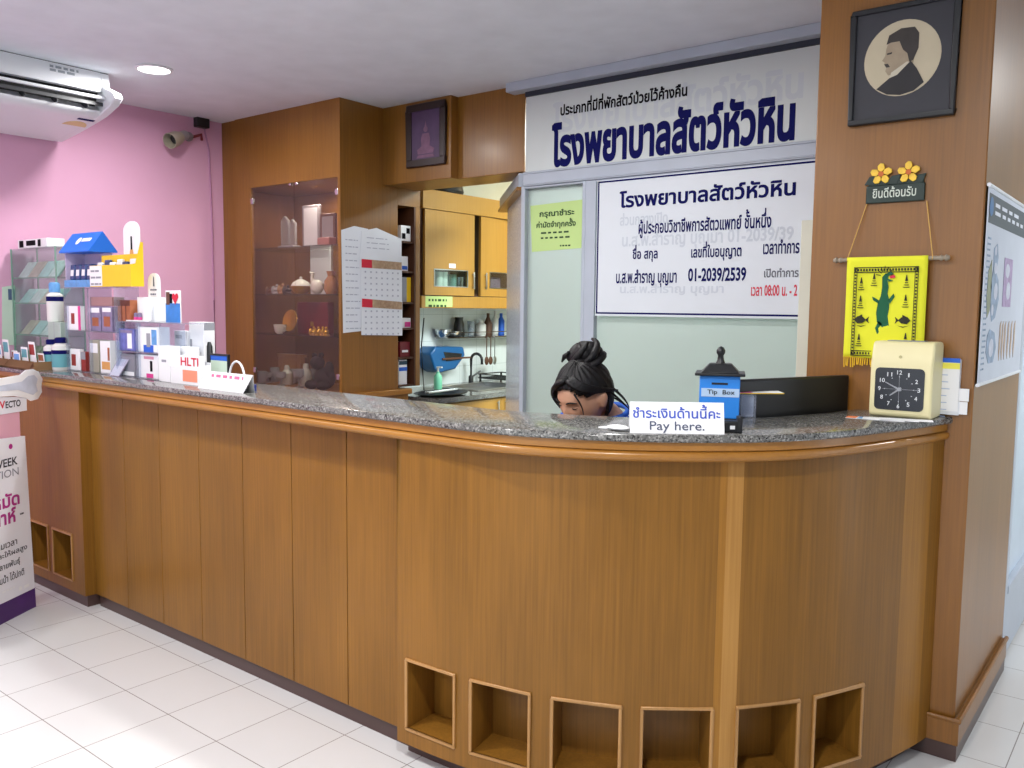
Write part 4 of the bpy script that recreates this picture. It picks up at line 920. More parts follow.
m = MB(); flat(m, ov((-0.42, 0.30), (-0.44, 0.12), (-0.52, 0.0), (-0.45, -0.05), (-0.46, -0.12), (-0.40, -0.2), (-0.42, -0.3), (-0.34, -0.42), (-0.16, -0.42), (-0.05, -0.55), (0.28, -0.25), (0.36, 0.1), (0.3, 0.45), (-0.1, 0.62), (-0.36, 0.5)), NY, 0.0004)
build('face_print', m, plain('sepia face', (158, 142, 118), 0.6, var=0.1, vscale=25), t, smooth=0)
m = MB(); flat(m, [p+NY*0.0005 for p in ov((-0.42, 0.42), (-0.36, 0.66), (-0.05, 0.80), (0.3, 0.78), (0.42, 0.6), (0.42, 0.2), (0.3, -0.1), (0.2, -0.14), (0.14, 0.1), (0.02, 0.22), (-0.08, 0.46), (-0.3, 0.46))], NY, 0.0004)
flat(m, [p+NY*0.0005 for p in ov((-0.46, -0.1), (-0.36, -0.1), (-0.3, -0.2), (-0.4, -0.2))], NY, 0.0004); flat(m, [p+NY*0.0005 for p in ov((-0.40, 0.18), (-0.26, 0.2), (-0.27, 0.15), (-0.39, 0.14))], NY, 0.0004)
build('hair_print', m, plain('dark sepia', (52, 46, 42), 0.6, var=0.2, vscale=25), t, smooth=0)
m = MB(); flat(m, [p+NY*0.0008 for p in ov((-0.64, -0.76), (-0.3, -0.5), (0.0, -0.34), (0.24, -0.12), (0.4, -0.34), (0.6, -0.74), (0.35, -0.93), (0.0, -1.0), (-0.35, -0.94))], NY, 0.0004)
build('coat_print', m, plain('black coat print', (34, 32, 34), 0.6, var=0.2, vscale=15), t, smooth=0)
m = MB(); flat(m, [p+NY*0.0010 for p in ov((-0.26, -0.36), (-0.3, -0.50), (-0.1, -0.44), (0.2, -0.14), (0.14, -0.12))], NY, 0.0004); build('collar_print', m, plain('pale collar print', (196, 188, 168), 0.6), t, smooth=0)

# welcome plaque with two flowers
yw = YP-0.012
P = [aty(yw, *p) for p in ((865.5, 186), (925, 182.5), (925.5, 200.5), (865.5, 203.5))]
t = thing('welcome_plaque', 'small dark green welcome plaque topped by two yellow flowers on the pillar', 'plaque', ((P[0].x+P[1].x)/2, yw, P[3].z))
x0, x1 = P[3].x, P[1].x; z0, z1 = (P[2].z+P[3].z)/2, (P[0].z+P[1].z)/2
M_DKG = plain('dark green board', (24, 44, 36), 0.5)
build('board', MB().box(x0, x1, yw, YP-0.001, z0, z1), M_DKG, t, bevel=0.002)
m = MB(); m.box(x0+0.006, x1-0.004, yw+0.003, YP-0.001, z1, z1+0.022); 
for u, v in ((871, 181), (893, 180), (918, 179)):
    c = aty(yw, u, v); m.prism([V((c.x-0.022, yw+0.002, c.z-0.012)), V((c.x+0.012, yw+0.002, c.z-0.014)), V((c.x+0.024, yw+0.002, c.z+0.018)), V((c.x-0.006, yw+0.002, c.z+0.014))], (0, 0.003, 0))
build('leaves', m, M_DKG, t, bevel=0.002)
for u, v in ((881, 174), (908.5, 172)):
    c = aty(yw-0.004, u, v); m = MB()
    for k in range(5):
        an = PI/2+2*PI*k/5; d = V((math.cos(an), 0, math.sin(an))); s = V((-math.sin(an), 0, math.cos(an)))
        pts = [d*0.004, d*0.014+s*0.011, d*0.027+s*0.012, d*0.035+s*0.003, d*0.033-s*0.007, d*0.018-s*0.011]
        m.prism([V((c.x, yw-0.004, c.z))+p for p in pts], (0, 0.006, 0))
    f = build('flower', m, plain('yellow petals', (240, 196, 60), 0.5, var=0.15, vscale=40), t, bevel=0.0015)
    m = MB(); disc(m, (c.x, yw-0.0045, c.z), 0.009, EX, EZ, NY, 0.0015, 10); build('flower_centre', m, plain('orange petals', (196, 96, 24), 0.5), f, smooth=0)
m = MB(); letter(m, 'ยินดีต้อนรับ', (x0+0.022, yw, z0+0.016), EX, EZ, (x1-x0)*0.74, (z1-z0)*0.62, 0.012, NY); build('lettering', m, plain('cream ink', (206, 214, 200), 0.5), t, smooth=0)

# yellow cloth banner on a rod, with cord up to the plaque
yt = YP-0.028
t = thing('cloth_banner', 'yellow cloth banner with a green crocodile hanging from a rod on the pillar', 'banner', (aty(yt, 888, 300).x, yt, aty(yt, 870, 366).z))
A, B = aty(yt, 833, 261.5), aty(yt, 950.5, 256.5); zr = (A.z+B.z)/2
M_ROD = plain('grey wood rod', (150, 138, 120), 0.4)
m = MB(); m.tube([(A.x+0.04, yt, zr), (B.x-0.04, yt, zr)], 0.007, 10)
for xe, sg in ((A.x, 1), (B.x, -1)): m.lathe([(0.0, 0), (0.006, 0.002), (0.011, 0.012), (0.006, 0.018), (0.010, 0.026), (0.006, 0.034), (0.0075, 0.042)], (xe, yt, zr), 12, Matrix.Rotation(sg*PI/2, 3, 'Y'))
build('rod', m, M_ROD, t)
cx0, cx1 = aty(yt, 848, 262).x, aty(yt, 929, 258).x; cz1 = zr+0.008; cz0 = aty(yt, 846, 357).z
vs = []; fs = []; nx, nz = 16, 20
for j in range(nz+1):
    for i in range(nx+1):
        u = i/nx; v = j/nz; x = cx0+(cx1-cx0)*u; z = cz1+(cz0-cz1)*v
        y = yt-0.0085*min(1, 1)+0.004*math.sin(u*7+1)*v+0.003*math.sin(u*3+v*4)*v-(0.0 if v > 0.02 else 0.002)
        vs.append(V((x, y, z)))
for j in range(nz):
    for i in range(nx): k = j*(nx+1)+i; fs.append((k, k+1, k+nx+2, k+nx+1))
m = MB(); m.raw(vs, fs); cl = build('cloth', m, plain('yellow cloth', (226, 226, 44), 0.8, var=0.03, vscale=12, bump=0.1, bscale=300), t, smooth=60)
so = cl.modifiers.new('thick', 'SOLIDIFY'); so.thickness = 0.0012; so.offset = 0
yc_ = yt-0.0125; cw = cx1-cx0; ch = cz1-cz0
def cp(*q): return [V((cx0+a*cw, yc_, cz1-b*ch)) for a, b in q]
M_CINK = plain('black cloth print', (40, 40, 24), 0.8); M_CGR = plain('green cloth print', (18, 92, 60), 0.8)
m = MB()
# chain border: two lines with dashes between them
for (a0_, b0_, a1_, b1_) in ((0.10, 0.10, 0.90, 0.155), (0.10, 0.925, 0.90, 0.98), (0.10, 0.10, 0.145, 0.98), (0.855, 0.10, 0.90, 0.98)):
    hz = (a1_-a0_) > (b1_-b0_); th = 0.008
    if hz:
        for b in (b0_, b1_-th): flat(m, cp((a0_, b), (a1_, b), (a1_, b+th), (a0_, b+th)), NY, 0.0006)
        for k in range(22): a = a0_+(a1_-a0_)*(k+0.2)/22; flat(m, cp((a, b0_+0.016), (a+0.02, b0_+0.016), (a+0.02, b1_-0.016), (a, b1_-0.016)), NY, 0.0006)
    else:
        for a in (a0_, a1_-th): flat(m, cp((a, b0_), (a+th, b0_), (a+th, b1_), (a, b1_)), NY, 0.0006)
        for k in range(28): b = b0_+(b1_-b0_)*(k+0.2)/28; flat(m, cp((a0_+0.012, b), (a1_-0.012, b), (a1_-0.012, b+0.016), (a0_+0.012, b+0.016)), NY, 0.0006)
# fish
for fx_, sg in ((0.22, 1), (0.74, -1)):
    fz_ = 0.62
    def q(*l): return cp(*[(fx_+sg*dx, fz_+dz) for dx, dz in l])
    flat(m, q((-0.09, 0.0), (-0.05, -0.035), (0.02, -0.03), (0.06, 0.0), (0.02, 0.03), (-0.05, 0.035)), NY, 0.0006); flat(m, q((0.05, 0.0), (0.1, -0.035), (0.085, 0.0), (0.1, 0.035)), NY, 0.0006); flat(m, q((-0.04, -0.035), (0.01, -0.055), (0.01, -0.03)), NY, 0.0006)
    flat(m, q((-0.08, 0.05), (0.0, 0.07), (0.07, 0.05), (0.0, 0.06)), NY, 0.0006)
# spired yantra marks
for a, b in ((0.20, 0.26), (0.20, 0.44), (0.76, 0.24), (0.76, 0.43), (0.20, 0.82), (0.78, 0.80), (0.36, 0.22)):
    flat(m, cp((a-0.004, b-0.06), (a+0.004, b-0.06), (a+0.018, b), (a-0.018, b)), NY, 0.0006)
    for k in range(3): w_ = 0.022+0.012*k; flat(m, cp((a-w_, b+0.012+k*0.022), (a+w_, b+0.012+k*0.022), (a+w_*0.7, b+0.02+k*0.022), (a-w_*0.7, b+0.02+k*0.022)), NY, 0.0006)
# rays round the head
for k in range(7):
    an = PI*(0.05+0.15*k); d = V((math.cos(an), math.sin(an))); c = V((0.49, 0.19)); p1 = c+V((d.x*0.05, -d.y*0.045)); p2 = c+V((d.x*0.11, -d.y*0.1)); n_ = V((d.y, d.x))*0.004
    flat(m, cp((p1.x-n_.x, p1.y-n_.y), (p1.x+n_.x, p1.y+n_.y), (p2.x+n_.x, p2.y+n_.y), (p2.x-n_.x, p2.y-n_.y)), NY, 0.0006)
build('black_print', m, M_CINK, t, smooth=0)
m = MB()
flat(m, cp((0.46, 0.20), (0.50, 0.165), (0.535, 0.18), (0.53, 0.24), (0.545, 0.30), (0.535, 0.36), (0.56, 0.42), (0.565, 0.5), (0.55, 0.58), (0.57, 0.66), (0.60, 0.78), (0.60, 0.90), (0.54, 0.84), (0.50, 0.70), (0.42, 0.64), (0.405, 0.55), (0.42, 0.46), (0.455, 0.38), (0.465, 0.30)), NY, 0.0008)
flat(m, cp((0.43, 0.46), (0.36, 0.425), (0.345, 0.39), (0.375, 0.40), (0.44, 0.43)), NY, 0.0008); flat(m, cp((0.55, 0.42), (0.61, 0.36), (0.625, 0.39), (0.57, 0.46)), NY, 0.0008)
flat(m, cp((0.44, 0.63), (0.40, 0.70), (0.43, 0.76), (0.455, 0.75), (0.44, 0.70), (0.49, 0.66)), NY, 0.0008)
flat(m, cp((0.5, 0.17), (0.555, 0.15), (0.6, 0.165), (0.54, 0.19)), NY, 0.0008); flat(m, cp((0.53, 0.215), (0.6, 0.235), (0.54, 0.245)), NY, 0.0008)
build('crocodile_print', m, M_CGR, t, smooth=0)
m = MB(); flat(m, cp((0.55, 0.19), (0.61, 0.18), (0.625, 0.205), (0.56, 0.215)), NY, 0.001); build('tongue_print', m, M_RED, t, smooth=0)
m = MB()
for k in range(36):
    x = cx0+cw*(k+0.5)/36; l = random.uniform(0.022, 0.034); m.tube([(x, yt-0.009, cz0+0.003), (x+random.uniform(-0.003, 0.003), yt-0.008, cz0-l)], 0.0022, 5)
fr = build('fringe', m, plain('golden fringe', (226, 180, 40), 0.8), t)
L1, R1 = aty(yt, 865, 203), aty(yt, 925, 200); L0, R0 = aty(yt, 848, 259), aty(yt, 933, 257)
for a, b in ((L1, L0), (R1, R0)): build('cord', MB().tube([(a.x, YP-0.006, a.z), (b.x, yt-0.004, zr+0.004), (b.x, yt-0.010, zr-0.004)], 0.0018, 6), plain('tan cord', (204, 160, 84), 0.8), t)

# anatomy poster on the pillar side
xp = XP1+0.008
P = [atx(xp, *p) for p in ((988.5, 184), (977, 385.5))]; y0 = (P[0].y+P[1].y)/2+0.01; y1 = YP1-0.06; z1, z0 = P[0].z, P[1].z
t = thing('anatomy_poster', 'white anatomy wall chart with dark heading on the side of the pillar', 'poster', (xp, (y0+y1)/2, z0))
build('sheet', MB().box(xp-0.0015, xp, y0, y1, z0, z1), plain('poster paper', (206, 212, 224), 0.45), t)
for z in (z0, z1): build('batten', MB().tube([(xp, y0-0.004, z), (xp, y1+0.004, z)], 0.006, 8), M_PLAST, t)
hz0 = atx(xp, 988, 222).z
build('heading_band', MB().box(xp, xp+0.0008, y0+0.02, y1-0.02, hz0, z1-0.022), plain('slate print', (74, 84, 92), 0.5), t)
m = MB(); disc(m, (xp+0.001, y0+0.055, (hz0+z1)/2-0.005), 0.03, EY, EZ, EX, 0.0006); build('badge_print', m, plain('blue print', (70, 120, 170), 0.5), t, smooth=0)
m = MB(); bars(m, V((xp+0.001, y0+0.12, (hz0+z1)/2)), EY, EZ, EX, 0.6, 2, 0.025, 0.012, chunk=(0.02, 0.05)); build('heading_print', m, M_PAPER, t, smooth=0)
M_A1 = plain('grey blue anatomy print', (150, 168, 190), 0.6, var=0.25, vscale=25); M_A2 = plain('mauve anatomy print', (176, 156, 190), 0.6, var=0.2, vscale=25); M_A3 = plain('tan anatomy print', (196, 172, 150), 0.6, var=0.2, vscale=25); M_A4 = plain('olive anatomy print', (150, 156, 130), 0.6, var=0.25, vscale=25)
def ap(*q): return [V((xp+0.0002, y0+a*(y1-y0), z1-b*(z1-z0))) for a, b in q]
m = MB()
flat(m, ap((0.17, 0.30), (0.24, 0.27), (0.27, 0.34), (0.24, 0.42), (0.3, 0.46), (0.33, 0.56), (0.27, 0.66), (0.2, 0.68), (0.16, 0.6), (0.14, 0.5), (0.18, 0.4)), EX); flat(m, ap((0.13, 0.75), (0.18, 0.72), (0.28, 0.74), (0.33, 0.82), (0.28, 0.9), (0.18, 0.9), (0.12, 0.84)), EX)
build('skeleton_print', m, M_A1, t, smooth=0)
m = MB(); flat(m, ap((0.08, 0.42), (0.14, 0.36), (0.16, 0.5), (0.15, 0.62), (0.1, 0.66), (0.07, 0.55)), EX); build('muscle_print', m, M_A4, t, smooth=0)
m = MB(); flat(m, ap((0.42, 0.33), (0.62, 0.33), (0.62, 0.60), (0.42, 0.60)), EX); build('organ_print', m, M_A2, t, smooth=0)
m = MB()
for a in (0.40, 0.46, 0.52, 0.6, 0.68, 0.76): flat(m, ap((a, 0.70), (a+0.025, 0.68), (a+0.03, 0.80), (a+0.015, 0.9), (a-0.005, 0.85)), EX)
build('leg_print', m, M_A3, t, smooth=0); m = MB()
for (a, b, ra, rb) in ((0.205, 0.31, 0.02, 0.025), (0.22, 0.40, 0.03, 0.03), (0.25, 0.52, 0.04, 0.045), (0.2, 0.62, 0.025, 0.03), (0.22, 0.82, 0.05, 0.05), (0.5, 0.40, 0.05, 0.04), (0.54, 0.51, 0.05, 0.05)):
    flat(m, [V((xp+0.0013, y0+(a+ra*math.cos(2*PI*k/14))*(y1-y0), z1-(b+rb*math.sin(2*PI*k/14))*(z1-z0))) for k in range(14)], EX, 0.0004)
build('highlight_print', m, plain('pale anatomy print', (206, 210, 222), 0.6, var=0.1, vscale=30), t, smooth=0)
m = MB(); bars(m, V((xp+0.0002, y0+0.03, hz0-0.05)), EY, EZ, EX, 0.06, 24, 0.018, 0.006, chunk=(0.1, 0.2)); build('caption_print', m, M_A1, t, smooth=0)
# ================================================================== AIR CONDITIONER, CAMERA, NOTICE ON THE LEFT WALL
ya1 = 0.74
def acp(u, v): p = aty(ya1, u, v); return p.x, p.z
xa, za = acp(110, 73)
prof = [(XL+0.02, H-0.004), (acp(109, 72)[0], H-0.004), acp(110.5, 88.5), acp(121.5, 94), acp(123.5, 99), acp(119, 107), acp(108, 117), acp(100, 122), acp(80, 133.5), acp(62, 142.5), (XL+0.02, acp(62, 142.5)[1]+0.03)]
t = thing('air_conditioner', 'white ceiling hung air conditioner with dark louvre slots in the corner above the pink wall', 'air conditioner', (XL+0.4, ya1-0.7, prof[9][1]))
YA0 = ya1-1.15
def sweep(pf, y0, y1): m = MB(); m.prism([V((x, y0, z)) for x, z in pf], (0, y1-y0, 0)); return m
# body: recessed between the slots; end caps keep the full profile
fz = lambda k: prof[k]
build('end_cap', sweep(prof, ya1-0.045, ya1), M_PLAST, t, bevel=0.006, seg=3); build('end_cap', sweep(prof, YA0, YA0+0.045), M_PLAST, t, bevel=0.006, seg=3)
pb = acp(110.5, 94)
up = [prof[0], prof[1], pb, (pb[0]-0.03, pb[1]-0.002), (pb[0]-0.04, prof[0][1]-0.02), (XL+0.02, prof[0][1]-0.02)]
yl, yr = YA0+0.0455, ya1-0.0455
build('top_panel', sweep(up, yl, yr), M_PLAST, t)
a = prof[2]; b = prof[3]
l0, l1 = acp(114, 98.6), acp(114, 101.6); lip = [l0, l1, (l1[0]-0.035, l1[1]+0.004), (l0[0]-0.035, l0[1])]
build('front_lip', sweep(lip, yl, yr), M_PLAST, t, bevel=0.004)
lo0 = acp(109, 113)
lower = [lo0, prof[6], prof[7], prof[8], prof[9], prof[10], (XL+0.02, prof[10][1]+0.03), (lo0[0]-0.05, lo0[1]+0.03)]
build('lower_panel', sweep(lower, yl, yr), M_PLAST, t, smooth=50)
inner = [(XL+0.03, H-0.03), (pb[0]-0.05, H-0.03), (pb[0]-0.045, pb[1]-0.005), (prof[6][0]-0.06, prof[6][1]+0.03), (XL+0.03, prof[10][1]+0.04)]
build('air_outlet', sweep(inner, yl, yr), plain('outlet black', (18, 18, 20), 0.6), t)
q1 = l1; q2 = lo0
for f in (0.5,):
    x = q1[0]+(q2[0]-q1[0])*f; z = q1[1]+(q2[1]-q1[1])*f
    build('louvre', sweep([(x-0.008, z+0.014), (x+0.0, z+0.014), (x+0.002, z-0.004), (x-0.006, z-0.004)], yl, yr), plain('louvre grey', (66, 67, 70), 0.5), t)
m = MB()
for k in range(7): y = yl+(yr-yl)*(k+0.5)/7; m.box(q2[0]-0.04, q1[0]-0.03, y-0.002, y+0.002, q2[1]+0.004, q1[1]-0.004)
build('vane', m, plain('vane grey', (50, 51, 54), 0.5), t)
n_low = V((prof[7][1]-prof[8][1], 0, -(prof[7][0]-prof[8][0]))).normalized()
if n_low.z > 0: n_low = -n_low
d_low = V((prof[8][0]-prof[7][0], 0, prof[8][1]-prof[7][1])).normalized()
def lowp(f, y): return V((prof[7][0], y, prof[7][1]))+d_low*f
m = MB(); flat(m, [lowp(-0.01, ya1-0.115), lowp(-0.01, ya1-0.03), lowp(0.015, ya1-0.03), lowp(0.015, ya1-0.115)], n_low); build('badge', m, M_NAVY, t, smooth=0)
m = MB(); c = lowp(0.12, ya1-0.085); R_ = 0.06; flat(m, [c]+[c+EY*(R_*math.cos(PI*k/12))-d_low*(R_*1.3*math.sin(PI*k/12)) for k in range(13)], n_low); build('energy_label', m, plain('pale yellow label', (222, 196, 140), 0.6), t, smooth=0)
m = MB(); nf = V((1, 0, -0.1)).normalized()
zt2 = pb[1]; xf = lambda z: prof[1][0]+(pb[0]-prof[1][0])*(H-0.004-z)/(H-0.004-zt2)
bars(m, V((xf(H-0.03)+0.001, ya1-0.30, H-0.03)), EY, EZ, nf, 0.15, 3, 0.018, 0.012, chunk=(0.03, 0.08)); build('gap_shade', MB().box(XL+0.02, prof[1][0]-0.004, YA0+0.01, ya1-0.006, H-0.0045, H-0.0008), M_BLACK, t); build('rating_print', m, plain('grey label print', (150, 156, 162), 0.6), t, smooth=0)  # the black strip paints in the shade between unit and ceiling

# security camera and its junction box
c0 = atx(XL+0.01, 173, 137)
t = thing('security_camera', 'small white security camera on a bracket high on the pink wall near the corner', 'camera', (XL, c0.y, c0.z))
bp_ = V((XL, c0.y+0.11, c0.z+0.02)); c1 = c0+V((0.07, 0.02, 0.0)); lens = atx(XL+0.16, 156, 146)
build('bracket', MB().lathe([(0.03, 0), (0.03, 0.012), (0.014, 0.02)], bp_, 16, Matrix.Rotation(PI/2, 3, 'Y')).tube([bp_+EX*0.015, bp_+EX*0.05, c1+V((0, 0.02, 0.0))], 0.008, 8), M_GREYP, t)
dr = (lens-c1).normalized(); rm = dr.to_track_quat('Z', 'Y').to_matrix()
build('body', MB().lathe([(0, -0.04), (0.026, -0.04), (0.03, -0.03), (0.03, 0.06), (0, 0.06)], c1, 18, rm), plain('grey camera shell', (168, 166, 172), 0.4), t)
build('visor', MB().lathe([(0.034, 0.02), (0.046, 0.06), (0.048, 0.125), (0.045, 0.125), (0.043, 0.06), (0.0, 0.05)], c1, 20, rm), plain('cream camera visor', (176, 168, 150), 0.4), t)
build('lens', MB().lathe([(0, 0.075), (0.03, 0.075), (0.03, 0.06)], c1, 16, rm), M_BLACK, t)
build('red_plug', MB().tube([bp_+V((0.03, 0.02, 0.0)), bp_+V((0.04, 0.07, 0.02)), bp_+V((0.02, 0.085, -0.01))], 0.009, 8), plain('dark red plug', (120, 36, 46), 0.5), t)
c = atx(XL+0.03, 202, 122.5); tag(build('junction_box', MB().box(XL+0.001, XL+0.05, c.y-0.045, c.y+0.045, c.z-0.033, c.z+0.033), M_BLACK, bevel=0.006), 'small black junction box high in the corner of the pink wall', 'box')
m = MB(); pth = [atx(XL+0.006, u, v) for u, v in ((204, 128), (209, 150), (212, 220), (214, 300), (215, 352), (211, 372), (213, 384))]; m.tube(pth, 0.005, 6)
tag(build('wall_cable', m, plain('mauve painted cable', (186, 130, 168), 0.6)), 'painted cable running down the pink wall beside the display cabinet', 'cable')
P = [atx(XL+0.002, u, v) for u, v in ((2, 287), (15, 285), (16, 345), (2, 345))]
t = thing('wall_notice', 'pale green notice sheet with a tiny portrait on the pink wall behind the glass showcase', 'notice', (XL, P[0].y, P[2].z))
build('sheet', MB().prism(P, EX*0.001), plain('pale green paper', (204, 222, 206), 0.8), t, smooth=0); a = atx(XL+0.004, 8, 289); b = atx(XL+0.004, 15, 300)
build('portrait_print', MB().box(XL+0.003, XL+0.0038, a.y, b.y, b.z, a.z), plain('steel blue print', (80, 100, 130), 0.6), t)
# ================================================================== THINGS ON THE COUNTER, LEFT END
def carton(nm, label, cat, y, u0, u1, vt, depth, mat, prints=(), group=None, z0=None, bevel=0.0015, rot=0.0, lid=None):
    """box standing at depth y between the directions u0 and u1, its top seen at vt; prints: (f0,f1,g0,g1,mat,name)"""
    vb = 370
    a = aty(y, u0, vt+8); b = aty(y, u1, vt+8); zt = aty(y, (u0+u1)/2, vt).z; z0 = ZG if z0 is None else z0
    t = thing(nm, label, cat, ((a.x+b.x)/2, y+depth/2, z0), group)
    build('carton', MB().box(a.x, b.x, y, y+depth, z0, zt), mat, t, bevel=bevel)
    w = b.x-a.x; h = zt-z0
    for k, (f0, f1, g0, g1, mt, pn) in enumerate(prints):
        o = 0.0004+0.0004*k
        build(pn, MB().box(a.x+w*f0, a.x+w*f1, y-o, y-o+0.0003, z0+h*g0, z0+h*g1), mt, t, smooth=0)
    return t, a.x, b.x, z0, zt
M_KRAFT = plain('brown corrugated card', (148, 112, 76), 0.8, var=0.08); M_KRAFTD = plain('shadowy kraft inner', (96, 70, 46), 0.85)
M_ORNG = plain('orange brown card', (160, 92, 56), 0.5, var=0.15, vscale=30); M_PURP = plain('purple print card', (128, 118, 150), 0.5, var=0.2, vscale=40)
M_CORAL = plain('coral card', (244, 150, 120), 0.6); M_TEAL = plain('teal print', (96, 160, 170), 0.5); M_LBLUE = plain('light blue print', (96, 156, 214), 0.5, var=0.2, vscale=40)
M_GREYC = plain('grey card', (150, 152, 160), 0.6) if 'grey card' not in MATS else MATS['grey card']
M_REDB = plain('red brown print', (150, 50, 44), 0.6)
# two open brown boxes with leaflets
for i, (u0, u1, y, lb) in enumerate(((-22, 8.5, 0.30, 'open brown cardboard box at the frame edge, on the far left end of the counter'), (9, 34, 0.285, 'open brown cardboard box of leaflets in front of the glass showcase'))):
    a = aty(y, u0, 370).x; b = aty(y, u1, 370).x; a = max(a, XL+0.006); zt = aty(y, 22, 361).z
    if b-a < 0.05: continue
    t = thing('cardboard_box', lb, 'box', ((a+b)/2, y+0.05, ZG)); m = MB(); d = 0.10; th = 0.004
    m.box(a, b, y, y+th, ZG, zt); m.box(a, b, y+d-th, y+d, ZG, zt); m.box(a, a+th, y+th, y+d-th, ZG, zt); m.box(b-th, b, y+th, y+d-th, ZG, zt); m.box(a+th, b-th, y+th, y+d-th, ZG, ZG+th)
    build('carton', m, M_KRAFT, t, smooth=0)
    m = MB(); m.obox((a, y, zt), (b-a, 0, 0), (0, -0.02, -0.03), (0, 0.002, 0.003)); build('flap', m, M_KRAFT, t, smooth=0)
    for k in range(4):
        x = a+(b-a)*(0.12+0.2*k); lean = 0.12+0.10*k
        p = thing('leaflet', ['first', 'second', 'third', 'fourth'][k]+' leaflet from the left sticking out of '+('the box at the frame edge' if i == 0 else 'the box before the showcase'), 'leaflet', (x, y+0.02+0.015*k, ZG+0.006), 'leaflets in the cardboard boxes')
        yy = y+0.012+0.016*k; hh = 0.075+0.028*((k*7+i*3) % 3)
        build('sheet', MB().obox((x, yy, ZG+0.006), (0.075*math.cos(lean), 0, -0.0), (0, 0.002, 0), (-hh*math.sin(lean)*0.6, 0, hh)), M_WHITE, p, smooth=0)
        build('print', MB().obox((x+0.006-hh*0.5*math.sin(lean)*0.6, yy-0.0006, ZG+0.006+hh*0.5), (0.06*math.cos(lean), 0, 0), (0, 0.0005, 0), (-hh*0.4*math.sin(lean)*0.6, 0, hh*0.4)), [M_ORNG, M_LBLUE, M_TEAL, M_REDB][(k+i) % 4], p, smooth=0)
# glass showcase
yt0, yt1 = 0.45, 0.585
ax_, bx_ = aty(yt0, 13, 300).x, aty(yt0, 57, 300).x; ax_ = max(ax_, XL+0.02); zt = aty(yt0, 55, 247).z
t = thing('glass_showcase', 'upright clear glass showcase with three shelves at the wall end of the counter', 'showcase', ((ax_+bx_)/2, (yt0+yt1)/2, ZG))
for x in (ax_, bx_-0.005): build('side_pane', MB().box(x, x+0.005, yt0+0.0055, yt1-0.0055, ZG+0.012, zt), M_GLASS, t)
build('front_pane', MB().box(ax_, bx_, yt0, yt0+0.005, ZG+0.012, zt), M_GLASS, t); build('back_pane', MB().box(ax_, bx_, yt1-0.005, yt1, ZG+0.012, zt), M_GLASS, t)
build('top_pane', MB().box(ax_, bx_, yt0, yt1, zt+0.0005, zt+0.006), M_GLASS, t); build('base', MB().box(ax_-0.003, bx_+0.003, yt0-0.003, yt1+0.003, ZG, ZG+0.012), M_PLAST, t)
M_EDGE = plain('greenish glass edge', (128, 160, 146), 0.2)
for x, y in ((ax_, yt0), (bx_, yt0), (ax_, yt1), (bx_, yt1)): build('corner_strip', MB().box(x-0.0035, x+0.0035, y-0.0035, y+0.0035, ZG+0.012, zt+0.006), M_EDGE, t)
zs = [ZG+0.012]
for v in (335.5, 303, 277):
    z = aty(yt0, 40, v).z; zs.append(z)
    s_ = build('glass_shelf', MB().box(ax_+0.006, bx_-0.006, yt0+0.006, yt1-0.006, z-0.005, z), M_GLASS, t)
    build('edge_strip', MB().box(ax_+0.006, bx_-0.006, yt0+0.0055, yt0+0.0065, z-0.006, z+0.001), M_EDGE, s_)
PK = [plain('clear sachet', (206, 214, 214), 0.35, var=0.15, vscale=40), plain('beige sachet', (196, 178, 164), 0.4, var=0.2, vscale=40), plain('aqua sachet', (176, 206, 206), 0.35, var=0.15, vscale=40), plain('olive sachet', (120, 140, 110), 0.5, var=0.25, vscale=40)]
lv = ['bottom', 'second', 'third', 'top']
for k in range(4):
    n = 4 if k else 3
    for i in range(n):
        w = (bx_-ax_-0.04)/n*0.9; x = ax_+0.02+(bx_-ax_-0.04)*i/n; h = [0.085, 0.075, 0.075, 0.085][k]; ln_ = 0.05
        m = MB(); m.obox((x, yt0+0.02, zs[k]+0.001), (w, 0, 0), (0, 0.012, 0.0), (0.03, 0.045, h)); m.v = [V((v.x, v.y, max(v.z, zs[k]+0.0005))) for v in m.v]
        q = thing('product_sachet', ['first', 'second', 'third', 'fourth'][i]+' leaning sachet from the wall on the '+lv[k]+' shelf of the glass showcase', 'packet', (x+w/2, yt0+0.04, zs[k]), 'sachets in the glass showcase')
        build('sachet', m, PK[(i+k) % 3 if k else 3], q, bevel=0.003)
        build('label_print', MB().obox((x+w*0.15+0.012, yt0+0.0195+0.015, zs[k]+h*0.3), (w*0.7, 0, 0), (0, 0.0005, 0), (0.01, 0.0155, h*0.36)), [M_TEAL, M_ORNG, M_WHITE, M_KRAFT][(i+2*k) % 4], q, smooth=0)
c, a_, b_, z0_, z1_ = carton('narrow_box', 'white box with black printing lying on top inside the glass showcase', 'box', yt0+0.025, 18, 47, 239, 0.09, M_WHITE, [(0.05, 0.2, 0.15, 0.9, M_INK, 'print'), (0.3, 0.62, 0.3, 0.85, M_INK, 'brand_print'), (0.7, 0.8, 0.15, 0.9, M_INK, 'stripe_print')], z0=zt+0.0065)
c['label'] = 'white box with black printing lying on top of the glass showcase'
